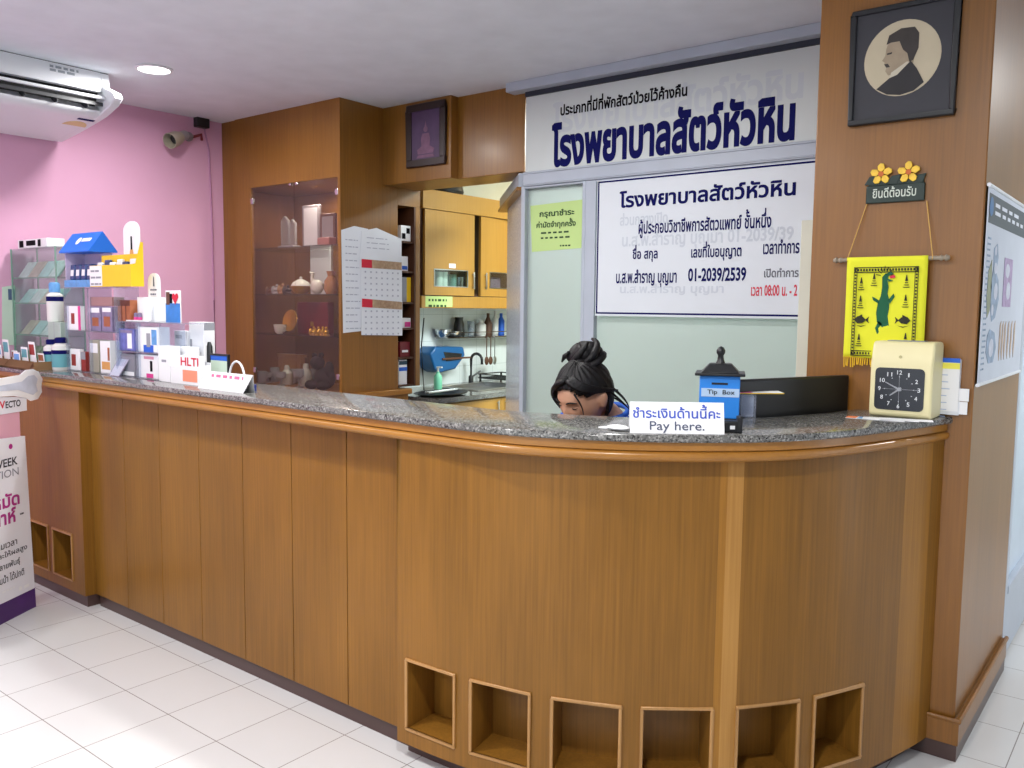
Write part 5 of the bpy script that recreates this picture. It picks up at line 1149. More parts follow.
def bottle(y, u0, u1, vt, z0, label, capmat, band=True, cap=0.2):
    a = aty(y+0.03, u0, 340).x; b = aty(y+0.03, u1, 340).x; r = (b-a)/2; x = (a+b)/2; zt = aty(y, (u0+u1)/2, vt).z; h = zt-z0
    t = thing('spray_bottle' if cap > 0.25 else 'bottle', label, 'bottle', (x, y+r, z0)); c = (x, y+r, z0)
    build('body', MB().lathe([(r*0.92, 0), (r, 0.006), (r, h*(1-cap)-0.012), (r*0.6, h*(1-cap)), (r*0.55, h*(1-cap)+0.004)], c, 20), M_CERAM, t)
    build('cap', MB().lathe([(r*0.66, h*(1-cap)+0.002), (r*0.66, h*0.96), (r*0.5, h), (0, h)], c, 18), capmat, t)
    build('label_band', MB().lathe([(r*1.012, h*0.1), (r*1.012, h*0.5)] if not band else [(r*1.012, h*0.52), (r*1.012, h*0.64)], c, 20), M_NAVY if band else MATS['teal print'], t)
    if not band: build('logo_band', MB().lathe([(r*1.02, h*0.5), (r*1.02, h*0.62)], c, 20), M_NAVY, t)
    return t
xb_ = bx_
# bottles stand just in front of the showcase edge
bottle(0.352, 46.5, 53, 340, ZG, 'low white bottle with blue cap and teal label, nearer the cardboard box of the pair', M_NAVY, False, 0.18)
bottle(0.352, 54, 62, 338, ZG, 'low white bottle with blue cap and teal label, nearer the acrylic stand of the pair', M_NAVY, False, 0.18)
# tiered acrylic stand with boxes
yA0, yA1 = 0.40, 0.52
xa0, xa1 = aty(yA0, 65, 330).x, aty(yA0, 115, 330).x; zA = [ZG, aty(yA0, 88, 331).z, aty(yA0, 88, 287).z]
def acrylic(nm, label, x0, x1, y0, y1, levels, posts):
    t = thing(nm, label, 'display stand', ((x0+x1)/2, (y0+y1)/2, ZG)); th = 0.004
    for z in levels: build('shelf', MB().box(x0, x1, y0, y1, z-th, z), M_ACRY, t, bevel=0.0008)
    for x, za, zb__ in posts: build('upright', MB().box(x-th/2, x+th/2, y0+0.001, y1-0.001, za, zb__-th), M_ACRY, t)
    build('base', MB().box(x0, x1, y0, y1, ZG, ZG+th), M_ACRY, t)
    return t
xm_ = aty(yA0, 88, 330).x
acrylic('tiered_stand', 'clear acrylic stand of four compartments carrying the blue roofed and yellow cartons', xa0, xa1, yA0, yA1, zA[1:], [(xa0+0.002, ZG+0.004, zA[2]), (xm_, ZG+0.004, zA[2]), (xa1-0.002, ZG+0.004, zA[2])])
def inbox(nm, label, u0, u1, vt, zs_, mat, prints, d=0.06, y=yA0+0.02): return carton(nm, label, 'box', y, u0, u1, vt, d, mat, prints, z0=zs_)
inbox('gift_card_box', 'white card with a red feather print in the upper left compartment of the acrylic stand', 67, 80.5, 306, zA[1]+0.0005, M_WHITE, [(0.3, 0.55, 0.25, 0.7, M_REDB, 'print'), (0.82, 1.0, 0.0, 1.0, M_PINKC, 'edge_print')], 0.02)
inbox('gift_card_box', 'white card with a dark red motif in the lower left compartment of the acrylic stand', 67, 80, 349, ZG+0.0045, M_WHITE, [(0.35, 0.68, 0.2, 0.75, M_REDB, 'print')], 0.02)
inbox('slim_box', 'slim red and grey box beside the white card at the foot of the acrylic stand', 81, 85.5, 352, ZG+0.0045, M_REDB, [(0.0, 1.0, 0.6, 1.0, M_GREYC, 'print')], 0.03)
inbox('medicine_box', 'purple box with orange picture, left one in the upper right compartment of the acrylic stand', 90, 100.5, 306.5, zA[1]+0.0005, M_PURP, [(0.2, 0.8, 0.2, 0.55, M_ORNG, 'print'), (0.1, 0.9, 0.75, 0.95, M_WHITE, 'brand_print')])
inbox('medicine_box', 'purple box with orange picture, right one in the upper right compartment of the acrylic stand', 101.5, 112, 306.5, zA[1]+0.0005, M_PURP, [(0.2, 0.8, 0.2, 0.6, M_ORNG, 'print'), (0.1, 0.9, 0.78, 0.95, M_WHITE, 'brand_print')])
inbox('medicine_box', 'brown topped flat box above the purple pair in the acrylic stand', 90, 112, 297, aty(yA0+0.02, 100, 306).z+0.001, plain('dusty mauve card', (160, 120, 120), 0.6), [])
inbox('medicine_box', 'olive grey box in the lower right compartment of the acrylic stand', 89.5, 98.5, 340, ZG+0.0045, plain('olive grey card', (158, 154, 138), 0.6), [(0.1, 0.9, 0.6, 0.9, M_WHITE, 'print')])
inbox('tube_box', 'tall white and orange tube box in the lower right compartment of the acrylic stand', 100, 110, 341, ZG+0.0045, M_WHITE, [(0.15, 0.95, 0.12, 0.36, plain('amber print', (220, 160, 90), 0.5), 'print'), (0.75, 0.95, 0.4, 0.8, M_ORNG, 'side_print')])
zz_ = aty(0.41, 55, 322).z; k0, k1 = aty(0.405, 48.5, 345).x, aty(0.405, 61, 345).x
t = thing('storage_carton', 'narrow pale carton behind the low bottles, carrying the tall spray bottle', 'box', ((k0+k1)/2, 0.425, ZG))
build('carton', MB().box(k0, k1, 0.405, 0.444, ZG, zz_-0.001), plain('pale grey green card', (168, 186, 176), 0.6), t, bevel=0.002); build('seam_print', MB().box((k0+k1)/2-0.002, (k0+k1)/2+0.002, 0.4044, 0.4049, ZG, zz_-0.001), M_GREYC, t)
bottle(0.406, 51, 58, 282, zz_, 'tall white spray bottle with a navy band on the pale carton by the showcase', M_LBLUE, True, 0.26)
# blue roofed carton
yH = 0.41; hx0 = aty(yH, 60, 260).x; hx1 = aty(yH, 90, 260).x; ze = aty(yH, 75, 251).z; zb0 = zA[2]+0.0005; dH = 0.13; hx0 = max(hx0, bx_+0.004)
zr_ = aty(yH+dH/2, 100, 231.5).z
t = thing('house_carton', 'cardboard display carton with a bright blue pitched roof on the acrylic stand', 'display box', ((hx0+hx1)/2, yH+dH/2, zb0))
m = MB(); m.box(hx0+0.01, hx1-0.012, yH+0.012, yH+dH-0.012, zb0, zb0+0.035); build('tray', m, M_LBLUE, t, bevel=0.001)
m = MB(); m.box(hx0+0.01, hx1-0.012, yH+dH-0.016, yH+dH-0.012, zb0+0.035, ze); m.box(hx0+0.01, hx0+0.014, yH+0.02, yH+dH-0.016, zb0+0.035, ze); build('back_card', m, plain('pale lilac card', (214, 196, 222), 0.6), t)
m = MB(); rt = 0.006
sec = [(yH-0.004, ze), (yH+dH/2, zr_), (yH+dH+0.004, ze), (yH+dH+0.004, ze-rt), (yH-0.004, ze-rt)]
m.prism([V((hx0-0.0, y, z)) for y, z in sec], (hx1-hx0, 0, 0)); build('roof', m, plain('bright blue card', (24, 112, 222), 0.45, var=0.03), t, smooth=0)
sl = V((0, dH/2+0.004, zr_-ze)).normalized(); ns = V((0, -(zr_-ze), dH/2+0.004)).normalized(); rb = V((hx0, yH-0.004, ze)); L_ = math.hypot(dH/2+0.004, zr_-ze)
m = MB(); disc(m, rb+EX*0.13+sl*L_*0.55, 0.02, EX, sl, ns, 0.0008, 14, 0.022); flat(m, [rb+EX*0.16+sl*L_*0.5, rb+EX*0.25+sl*L_*0.5, rb+EX*0.25+sl*L_*0.68, rb+EX*0.16+sl*L_*0.68], ns, 0.0008); build('roof_print', m, M_WHITE, t, smooth=0)
for k in range(4):
    x = hx0+0.05+k*(hx1-hx0-0.1)/3.6
    q = thing('treat_pouch', ['first', 'second', 'third', 'fourth'][k]+' dark blue pouch from the wall under the blue roof', 'pouch', (x, yH+0.05, zb0+0.036), 'pouches under the blue roof')
    build('pouch', MB().obox((x-0.022, yH+0.03, zb0+0.036), (0.046, 0, 0), (0, 0.03, 0), (0, 0.006, 0.075)), plain('navy pouch', (48, 70, 120), 0.35, var=0.3, vscale=40), q, bevel=0.006)
    build('label_print', MB().obox((x-0.015, yH+0.0295+0.002, zb0+0.056), (0.032, 0, 0), (0, 0.0008, 0), (0, 0.0024, 0.03)), M_WHITE, q, smooth=0)
# yellow tray carton with a header card
yY = 0.405; a, b = aty(yY, 87, 275).x, aty(yY, 131, 275).x; zt_y = aty(yY, 120, 264.5).z; zb_y = zA[2]+0.001; am = aty(yY, 102, 275).x
a = max(a, hx1+0.003)
t = thing('yellow_carton', 'bright yellow open display carton with an upright white header card', 'display box', ((a+b)/2, yY+0.03, zb_y)); d = 0.06; th = 0.003
m = MB(); m.box(a, b, yY, yY+th, zb_y, zt_y); m.box(a, a+th, yY+th, yY+d, zb_y, zt_y); m.box(a+th, b-th, yY+th, yY+d, zb_y, zb_y+th)
m.prism([(b-th, yY+th, zb_y), (b-th, yY+d, zb_y), (b-th, yY+d, zt_y+0.10), (b-th, yY+d-0.012, zt_y+0.10), (b-th, yY+th+0.02, zt_y+0.004), (b-th, yY+th, zt_y)], (th, 0, 0)); m.box(a+th, b-th, yY+d-th, yY+d, zb_y, zt_y+0.05)
build('tray', m, M_YEL, t, smooth=0)
build('print_panel', MB().box(a+0.002, am, yY-0.0006, yY-0.0002, zb_y+0.003, zt_y-0.002), M_WHITE, t); m = MB(); bars(m, V((a+0.012, yY-0.0006, zt_y-0.03)), EX, EZ, NY, am-a-0.02, 3, 0.03, 0.009, chunk=(0.06, 0.16)); build('print', m, M_GREYC, t, smooth=0)
h0, h1 = aty(yY+d, 123.5, 250).x, aty(yY+d, 140, 250).x; zh = aty(yY+d, 131, 221).z; hc = (h0+h1)/2; hw = (h1-h0)/2
m = MB(); m.prism([V((h0, yY+d+0.0005, zt_y)), V((h1, yY+d+0.0005, zt_y))]+[V((hc+hw*math.cos(PI*k/10), yY+d+0.0005, zh-hw*0.6+hw*0.6*math.sin(PI*k/10))) for k in range(11)], (0, 0.003, 0)); build('header_card', m, M_WHITE, t, smooth=0)
m = MB(); flat(m, [V((hc-0.022, yY+d, zt_y+0.02)), V((hc+0.022, yY+d, zt_y+0.02)), V((hc+0.012, yY+d, zt_y+0.07)), V((hc-0.012, yY+d, zt_y+0.07))], NY); build('header_print', m, MATS['amber print'], t, smooth=0)
m = MB(); flat(m, [V((hc-0.007, yY+d, zt_y+0.07)), V((hc+0.007, yY+d, zt_y+0.07)), V((hc+0.006, yY+d, zt_y+0.13)), V((hc-0.006, yY+d, zt_y+0.13))], NY); build('strap_print', m, M_INK, t, smooth=0)
for k in range(6):
    x = a+0.03+k*(b-a-0.06)/5.5; q = thing('treat_stick', ['first', 'second', 'third', 'fourth', 'fifth', 'sixth'][k]+' packet from the wall in the yellow display carton', 'packet', (x, yY+0.05, zb_y+th), 'packets in the yellow carton')
    build('packet', MB().obox((x-0.02, yY+0.02+0.006*(k % 2), zb_y+th+0.0005), (0.046, 0, 0), (0, 0.016, 0), (0, 0.012, zt_y-zb_y+0.012+0.012*(k % 2))), [M_WHITE, MATS['navy pouch'], M_WHITE][k % 3], q, bevel=0.004)
    build('label_print', MB().obox((x-0.016, yY+0.0193+0.006*(k % 2)+0.009, zt_y-0.006), (0.036, 0, 0), (0, 0.0006, 0), (0, 0.0016, 0.008)), M_REDB, q, smooth=0)
# second acrylic stand
yB0, yB1 = 0.40, 0.52; u_a, u_b = 116.5, 160
xb0, xb1 = aty(yB0, u_a, 350).x, aty(yB0, u_b, 350).x; zB2 = aty(yB0, 140, 322).z; zB1 = aty(yB0, 140, 352).z; xb2 = aty(yB0, 181, 320).x; xbm = aty(yB0, 136, 350).x
t = thing('compartment_stand', 'low clear acrylic stand under the white lipstick shaped display, right of the taller stand', 'display stand', ((xb0+xb1)/2, 0.48, ZG))
build('shelf', MB().box(xb0, xb2, yB0, yB1, zB2-0.004, zB2), M_ACRY, t, bevel=0.0008); build('shelf', MB().box(xb0, xb1, yB0, yB1, zB1-0.004, zB1), M_ACRY, t, bevel=0.0008); build('base', MB().box(xb0, xb1, yB0, yB1, ZG, ZG+0.004), M_ACRY, t)
for x in (xb0+0.002, xbm, xb1-0.002): build('upright', MB().box(x-0.002, x+0.002, yB0+0.001, yB1-0.001, ZG+0.004, zB2-0.004), M_ACRY, t)
t['label'] = 'low clear acrylic stand right of the taller one, carrying the white stepped display'
carton('medicine_box', 'blue violet box in the upper left compartment of the low acrylic stand', 'box', yB0+0.02, 119, 134, 329, 0.06, plain('blue violet print', (104, 110, 180), 0.5, var=0.25, vscale=30), [(0.55, 0.85, 0.1, 0.8, M_WHITE, 'print'), (0.1, 0.9, 0.82, 0.95, M_PURP, 'brand_print')], z0=zB1+0.0005)
carton('medicine_box', 'white and blue box with grey figure, upper right in the low acrylic stand', 'box', yB0+0.02, 138, 157, 327, 0.06, M_WHITE, [(0.28, 0.8, 0.0, 0.28, M_BLUE, 'print'), (0.45, 0.65, 0.2, 0.75, M_GREYC, 'picture_print'), (0.72, 0.98, 0.3, 0.9, M_LBLUE, 'side_print')], z0=zB1+0.0005)
carton('medicine_box', 'grey box in the lower left compartment of the low acrylic stand', 'box', yB0+0.02, 121, 134.5, 354, 0.06, plain('mid grey card', (132, 132, 142), 0.6), [(0.05, 0.95, 0.02, 0.2, M_WHITE, 'print')], z0=ZG+0.0045)
carton('medicine_box', 'white box with black syringe and pink foot in the low acrylic stand', 'box', yB0+0.02, 138.5, 158, 355, 0.06, M_WHITE, [(0.4, 0.75, 0.02, 0.2, M_PINKC, 'print'), (0.6, 0.72, 0.3, 0.75, M_INK, 'syringe_print'), (0.3, 0.8, 0.82, 0.94, plain('rose print', (214, 150, 170), 0.6), 'brand_print')], z0=ZG+0.0045)
x = aty(0.40, 113, 365).x; m = MB(); m.obox((x-0.02, 0.385, ZG), (0.10, 0, 0), (0, 0.003, 0), (0.045, 0.04, 0.10)); q = thing('leaflet_holder', 'leaning clear leaflet holder in front of the low acrylic stand', 'holder', (x, 0.40, ZG)); build('holder', m, M_ACRY, q); build('leaflet', MB().obox((x-0.012, 0.3892, ZG+0.004), (0.08, 0, 0), (0, 0.002, 0), (0.04, 0.036, 0.088)), M_PAPER, q, smooth=0)
# orange brown carton set between the stands
carton('medicine_box', 'orange brown carton with dark top, behind the tester tubes on the low acrylic stand', 'box', 0.43, 117.5, 130, 300, 0.06, M_ORNG, [(0.3, 0.36, 0, 1, plain('dark brown seam', (92, 44, 24), 0.5), 'seam_print'), (0.64, 0.7, 0, 1, MATS['dark brown seam'], 'edge_print'), (0.0, 1.0, 0.72, 1.0, MATS['dark brown seam'], 'lid_print')], z0=zB2+0.0005)
# white stepped display on top
yD = 0.435; z0 = zB2+0.0005; a, b = aty(yD, 131, 310).x, aty(yD, 151, 310).x; zs1_ = aty(yD, 145, 297).z; zlip = aty(yD, 140, 312).z
t = thing('stepped_display', 'white stepped counter display with rounded back card on the low acrylic stand', 'display box', ((a+b)/2, yD+0.04, z0))
m = MB(); am_ = aty(yD, 143, 300).x
m.prism([(a-0.03, yD-0.01, z0), (b, yD-0.01, z0), (b, yD+0.08, z0), (a-0.03, yD+0.08, z0)], (0, 0, 0.006)); m.box(a, b, yD+0.03, yD+0.08, z0+0.006, zs1_); m.box(am_, b, yD, yD+0.03, z0+0.006, zs1_)
build('carton', m, M_WHITE, t, bevel=0.001)
h0, h1 = aty(yD+0.07, 148, 290).x, aty(yD+0.07, 160, 290).x; zh = aty(yD+0.07, 154, 273).z; hc = (h0+h1)/2; hw = (h1-h0)/2
m = MB(); m.prism([V((h0, yD+0.07, zs1_)), V((h1, yD+0.07, zs1_))]+[V((hc+hw*math.cos(PI*k/10), yD+0.07, zh-hw*0.7+hw*0.7*math.sin(PI*k/10))) for k in range(11)], (0, 0.004, 0)); build('back_card', m, M_WHITE, t, smooth=0)
m = MB(); letter(m, 'vivla', (hc-0.03, yD+0.07, zs1_+0.03), EX, EZ, 0.05, None, 0.01, NY) if False else bars(m, V((hc-0.03, yD+0.07, zs1_+0.03)), EX, EZ, NY, 0.06, 2, 0.02, 0.007, chunk=(0.06, 0.1)); flat(m, [V((hc-0.006, yD+0.07, zh-0.06)), V((hc+0.006, yD+0.07, zh-0.06)), V((hc+0.004, yD+0.07, zh-0.02)), V((hc-0.002, yD+0.07, zh-0.015))], NY); build('print', m, plain('dark slate print', (92, 98, 116), 0.6), t, smooth=0)
for k, mt in enumerate((M_PINKC, M_PINKC)):
    x = a+0.02+k*0.035; q = thing('tester_tube', ['nearer the wall', 'farther from the wall'][k]+', one of two pink tester tubes in the white stepped display', 'tube', (x, yD+0.01, z0+0.0065), 'tester tubes in the white display')
    build('tube', MB().lathe([(0.008, 0), (0.009, 0.004), (0.009, 0.03), (0.0, 0.034)], (x, yD+0.012, z0+0.0065), 12), M_PURP, q); build('cap', MB().lathe([(0.0095, 0.0), (0.0095, 0.012), (0.009, 0.013)], (x, yD+0.012, z0+0.0065), 12), mt, q)
c, a_, b_, z0_, z1_ = carton('pet_card', 'blue card with a row of pets and a red heart beside the white stepped display', 'card', yD+0.03, 165.5, 180, 290.5, 0.006, M_WHITE, [(0, 1, 0.0, 0.6, plain('sky blue print', (50, 128, 204), 0.5, var=0.2, vscale=20), 'print'), (0.05, 0.3, 0.55, 0.95, M_BROWNF, 'pet_print'), (0.3, 0.48, 0.6, 0.9, M_INK, 'cat_print')], z0=zB2+0.0005)
m = MB(); cxh = a_+(b_-a_)*0.7; czh = z0_+(z1_-z0_)*0.78; flat(m, [V((cxh, yD+0.028, czh-0.03)), V((cxh+0.024, yD+0.028, czh)), V((cxh+0.02, yD+0.028, czh+0.016)), V((cxh+0.009, yD+0.028, czh+0.018)), V((cxh, yD+0.028, czh+0.009)), V((cxh-0.009, yD+0.028, czh+0.018)), V((cxh-0.02, yD+0.028, czh+0.016)), V((cxh-0.024, yD+0.028, czh))], NY); build('heart_print', m, M_RED, c, smooth=0)
# white cartons to the right of the stands
WB = [(0.40, 158, 169.5, 346, 0.05, 'slim white box standing right beside the low acrylic stand', [(0.3, 0.7, 0.55, 0.62, M_GREYC, 'print')]),
      (0.47, 171, 187, 347, 0.06, 'wide white box behind the white tray of cards', [(0.1, 0.3, 0.7, 0.8, M_GREYC, 'print')]),
      (0.535, 174.5, 187, 331, 0.05, 'white box of middle height behind the wide white box', [(0.1, 0.6, 0.84, 0.92, M_GREYC, 'print')])]
for y, u0, u1, vt, d, lb, pr_ in WB: carton('white_box', lb, 'box', y, u0, u1, vt, d, M_WHITE, pr_)
c, a_, b_, z0_, z1_ = carton('white_box', 'tallest white box, grey at its top and side, behind the other white boxes', 'box', 0.55, 189, 203.5, 322, 0.055, M_WHITE, [(0.0, 0.2, 0.3, 0.7, M_GREYC, 'print')])
build('side_print', MB().box(b_-0.0002, b_+0.0006, 0.552, 0.603, z0_+(z1_-z0_)*0.86, z1_-0.002), M_GREYC, c)
# open carton tray with red letters
y = 0.40; a, b = aty(y, 170.5, 370).x, aty(y, 198, 370).x; zt = aty(y, 185, 367).z
t = thing('card_tray', 'white open tray with a coral label, full of red lettered cards', 'tray', ((a+b)/2, y+0.03, ZG)); m = MB(); d = 0.06; th = 0.003
m.box(a, b, y, y+th, ZG, zt); m.box(a, b, y+d-th, y+d, ZG, zt+0.02); m.box(a, a+th, y+th, y+d-th, ZG, zt+0.01); m.box(b-th, b, y+th, y+d-th, ZG, zt+0.01); m.box(a+th, b-th, y+th, y+d-th, ZG, ZG+th)
build('tray', m, M_WHITE, t, smooth=0); build('coral_label', MB().box(a+(b-a)*0.45, b-0.006, y-0.0006, y-0.0001, ZG+0.012, zt-0.012), M_CORAL, t)
x0 = aty(0.42, 181, 365).x; x1 = aty(0.42, 209, 365).x; zc = aty(0.42, 195, 356).z
q = thing('lettered_card', 'white card with big red letters standing in the card tray', 'card', ((x0+x1)/2, 0.42, ZG+th)); x1 = min(x1, b-th-0.002)
build('card', MB().box(x0, x1, 0.415, 0.435, ZG+th, zc), M_WHITE, q, bevel=0.001); m = MB(); letter(m, 'HLTI', (x0+0.008, 0.415, zt+0.004), EX, EZ, (x1-x0)*0.86, zc-zt-0.012, 0.02, NY); build('lettering', m, M_RED, q, smooth=0)
# black framed card and small dark device, looped white cord
y = 0.50; a, b = aty(y, 209, 362).x, aty(y, 228, 362).x; zt = aty(y, 220, 354).z
t = thing('photo_stand', 'small black framed card in green and blue near the white name holder', 'frame', ((a+b)/2, y+0.02, ZG)); m = MB(); w = 0.008
m.box(a, b, y, y+0.01, ZG, ZG+w); m.box(a, b, y, y+0.01, zt-w, zt); m.box(a, a+w, y, y+0.01, ZG+w, zt-w); m.box(b-w, b, y, y+0.01, ZG+w, zt-w); build('frame', m, M_BLACK, t)
build('picture', MB().box(a+w, b-w, y+0.003, y+0.006, ZG+w, zt-w), plain('pale green card', (196, 214, 196), 0.6), t); build('blue_print', MB().box(a+w, b-w, y+0.0025, y+0.003, zt-w-0.02, zt-w), M_BLUE, t); build('strut', MB().box((a+b)/2-0.01, (a+b)/2+0.01, y+0.01, y+0.05, ZG, ZG+0.01), M_BLACK, t)
x = aty(0.56, 206, 350).x; zt = aty(0.56, 206, 342).z; tag(build('card_reader', MB().lathe([(0.03, 0), (0.032, 0.02), (0.022, 0.05), (0.02, zt-ZG-0.02), (0.01, zt-ZG), (0, zt-ZG)], (x, 0.575, ZG), 14, Matrix.Diagonal((1, 0.6, 1))), M_BLACK, None, loc=(x, 0.575, ZG)), 'small upright black gadget behind the framed card', 'gadget')
y = 0.47; tag(build('cord_loop', MB().tube([V((aty(y, 229, 372).x+0.11*(1-math.cos(PI*k/12))/2, y, ZG+0.005+0.10*math.sin(PI*k/12)**0.8)) for k in range(13)], 0.0045, 8), M_PLAST), 'stiff white cord looping up behind the white name holder', 'cord')
# name holder: folded white tray seen from the front
y = 0.345; tl, tr, br_, bl = [aty(y, *p) for p in ((204, 371), (250, 375.5), (243, 393), (197.5, 388))]
t = thing('name_holder', 'wide white folded card holder with pink handwriting near the counter edge', 'sign', ((tl.x+tr.x)/2, y+0.03, ZG))
zl_ = ZG; P = [V((bl.x, y, zl_)), V((br_.x, y, zl_)), V((tr.x, y+0.012, tr.z)), V((tl.x, y+0.012, tl.z))]
m = MB(); m.prism(P, (0, 0.003, 0)); m.prism([V((bl.x+0.02, y+0.05, zl_)), V((br_.x, y+0.05, zl_)), V((tr.x-0.002, y+0.014, tr.z-0.002)), V((tl.x+0.002, y+0.014, tl.z-0.002))], (0, 0.002, 0)); build('card', m, M_WHITE, t, smooth=0)
up_ = (P[3]-P[0]).normalized(); m = MB(); letter(m, 'ยินดี ต้อนรับ', P[0]+(P[1]-P[0])*0.22+V((0.02, 0.0085, 0.048)), EX, V((0, 0.14, 0.99)), 0.19, 0.024, 0.006, NY) if False else None
for r, (f, w_) in enumerate(((0.62, 0.5), )): bars(m, P[0]+(P[1]-P[0])*0.24+V((0.012, 0.0085, (tl.z-ZG)*f)), EX, V((0, 0.14, 0.99)), NY, 0.22, 1, 0.02, 0.017, chunk=(0.02, 0.05))
build('handwriting', m, plain('pink ink', (226, 110, 150), 0.6), t, smooth=0)
x = aty(0.42, 247, 389).x; tag(build('tape_roll', MB().lathe([(0.016, 0), (0.028, 0.0), (0.028, 0.022), (0.016, 0.022), (0.016, 0)], (x, 0.43, ZG), 20), plain('deep blue plastic', (30, 50, 140), 0.35), None, loc=(x, 0.43, ZG)), 'small deep blue tape roll behind the end of the white name holder', 'tape')

# ================================================================== THINGS ON THE COUNTER, RIGHT END
# pay sign: folded tent card
A = atz(ZG, 630, 433); B = atz(ZG, 724.5, 434.5); A.z = B.z = ZG; rt_ = (B-A).normalized(); bk = V((-rt_.y, rt_.x, 0)); fn_ = -bk
hP = 0.083; dp = 0.045; upv = V((bk.x*dp*0.5, bk.y*dp*0.5, hP)); Ls = (B-A).length
t = thing('pay_sign', 'white folded tent sign with blue Thai handwriting and Pay here on the counter', 'sign', (A+B)/2+bk*0.02)
build('card', MB().obox(A, B-A, bk*0.0015, upv).obox(A+bk*dp, B-A, -bk*0.0015, V((-bk.x*dp*0.48, -bk.y*dp*0.48, hP-0.001))), M_WHITE, t, smooth=0)
un = upv.normalized(); nn = rt_.cross(un); m = MB(); letter(m, 'ชำระเงินด้านนี้คะ', A+rt_*Ls*0.03+un*hP*0.50, rt_, un, Ls*0.93, hP*0.46, 0.016, nn); build('blue_lettering', m, plain('ballpoint blue ink', (52, 78, 180), 0.6), t, smooth=0)
m = MB(); letter(m, 'Pay here.', A+rt_*Ls*0.21+un*hP*0.02, rt_, un, Ls*0.58, hP*0.38, 0.006, nn); build('grey_lettering', m, plain('pencil grey ink', (70, 76, 100), 0.6), t, smooth=0)
# face mask lying by the sign
c = atz(ZG, 618, 430.5); m = MB()
tag(build('face_mask', MB().ball((c.x, c.y, ZG+0.008), (0.035, 0.022, 0.0078), 18, 8).tube([V((c.x-0.03, c.y-0.005, ZG+0.004)), V((c.x-0.062, c.y+0.0, ZG+0.003)), V((c.x-0.058, c.y+0.018, ZG+0.003)), V((c.x-0.02, c.y+0.016, ZG+0.005))], 0.0022, 6), M_WHITE), 'small white face mask lying left of the pay sign', 'mask')
# tip box shaped like a little mailbox
yT = 0.80; tx0, tx1 = aty(yT, 692.5, 400).x, aty(yT, 731, 400).x; zw = aty(yT, 718, 376).z; zb_t = ZG; dT = 0.11
# behind the granite edge it stands on the granite: follow the curve
bc = V(((tx0+tx1)/2, yT+dT/2, 0)); rotT = 0.42
def tb(x0, x1, y0, y1, z0, z1): return MB().box(x0, x1, y0, y1, z0, z1, rotT, bc)
tcx = bc.x; hwT = (tx1-tx0)/2*0.95
yT0 = bc.y-dT/2
M_TBL = plain('sky blue paint', (40, 132, 222), 0.4, var=0.02)
t = thing('tip_box', 'blue mailbox shaped tip box with black roof and finial on the counter', 'tip box', (bc.x, bc.y, ZG)); RT = Matrix.Rotation(rotT, 3, 'Z'); T3 = lambda x, y, z: bc+RT @ V((x, y, 0))+EZ*z
build('base', MB().box(tcx-hwT-0.004, tcx+hwT+0.004, bc.y-dT/2-0.004, bc.y+dT/2+0.004, ZG, ZG+0.012, rotT, bc), M_BLACK, t, bevel=0.002)
build('body', tb(tcx-hwT, tcx+hwT, bc.y-dT/2, bc.y+dT/2, ZG+0.012, zw), M_TBL, t, bevel=0.003)
e = 0.014; zq = zw+0.008; ztop = aty(yT, 718, 364.5).z; hin = hwT*0.55
build('roof_plate', tb(tcx-hwT-e, tcx+hwT+e, bc.y-dT/2-e, bc.y+dT/2+e, zw, zq), M_BLACK, t, bevel=0.002)
m = MB(); o_ = [T3(sx*(hwT-0.002), sy*(dT/2-0.002), zq) for sx, sy in ((-1, -1), (1, -1), (1, 1), (-1, 1))]; i_ = [T3(sx*hin, sy*dT*0.27, ztop) for sx, sy in ((-1, -1), (1, -1), (1, 1), (-1, 1))]
m.raw(o_+i_, [(0, 1, 5, 4), (1, 2, 6, 5), (2, 3, 7, 6), (3, 0, 4, 7), (4, 5, 6, 7), (3, 2, 1, 0)]); build('roof', m, M_BLACK, t, bevel=0.003)
hf = aty(yT+0.05, 718, 346).z-ztop
build('finial', MB().lathe([(0.014, 0), (0.010, hf*0.2), (0.008, hf*0.45), (0.0125, hf*0.6), (0.013, hf*0.75), (0.008, hf*0.92), (0, hf)], (bc.x, bc.y, ztop), 16), M_BLACK, t)
build('coin_slot', MB().box(tcx-hwT*0.4, tcx+hwT*0.4, bc.y-dT/2-0.001, bc.y-dT/2+0.001, zw-0.026, zw-0.020, rotT, bc), M_BLACK, t)
zl0, zl1 = zw-0.062, zw-0.037
build('label', MB().box(tcx-hwT*0.9, tcx+hwT*0.97, bc.y-dT/2-0.0012, bc.y-dT/2-0.0002, zl0, zl1, rotT, bc), plain('pale blue label', (178, 204, 232), 0.5), t)
m = MB(); letter(m, 'Tip  Box', T3(-hwT*0.6, -dT/2-0.0013, zl0+0.004), RT @ EX, EZ, hwT*1.35, 0.017, 0.008, RT @ NY); build('lettering', m, M_INK, t, smooth=0)
# small black card terminal right behind the pay sign
c = atz(ZG, 731, 433.5)+V((0.0, 0.012, 0)); t = thing('card_terminal', 'small black device tucked between the pay sign and the tip box', 'device', c)
Rz = Matrix.Rotation(0.55, 3, 'Z'); g = lambda x, y, z: V((c.x, c.y, 0))+Rz @ V((x, y, 0))+EZ*(ZG+z)
build('body', MB().obox(g(-0.05, 0, 0), Rz @ V((0.075, 0, 0)), Rz @ V((0, 0.03, 0)), EZ*0.032), M_BLACK, t, bevel=0.003)
build('upright', MB().obox(g(0.012, -0.002, 0), Rz @ V((0.013, 0, 0)), Rz @ V((0, 0.034, 0)), EZ*0.045), M_BLACK, t, bevel=0.002)
build('white_tag', MB().obox(g(-0.008, -0.001, 0.010), Rz @ V((0.013, 0, 0)), Rz @ V((0, 0.0012, 0)), EZ*0.010), M_WHITE, t)
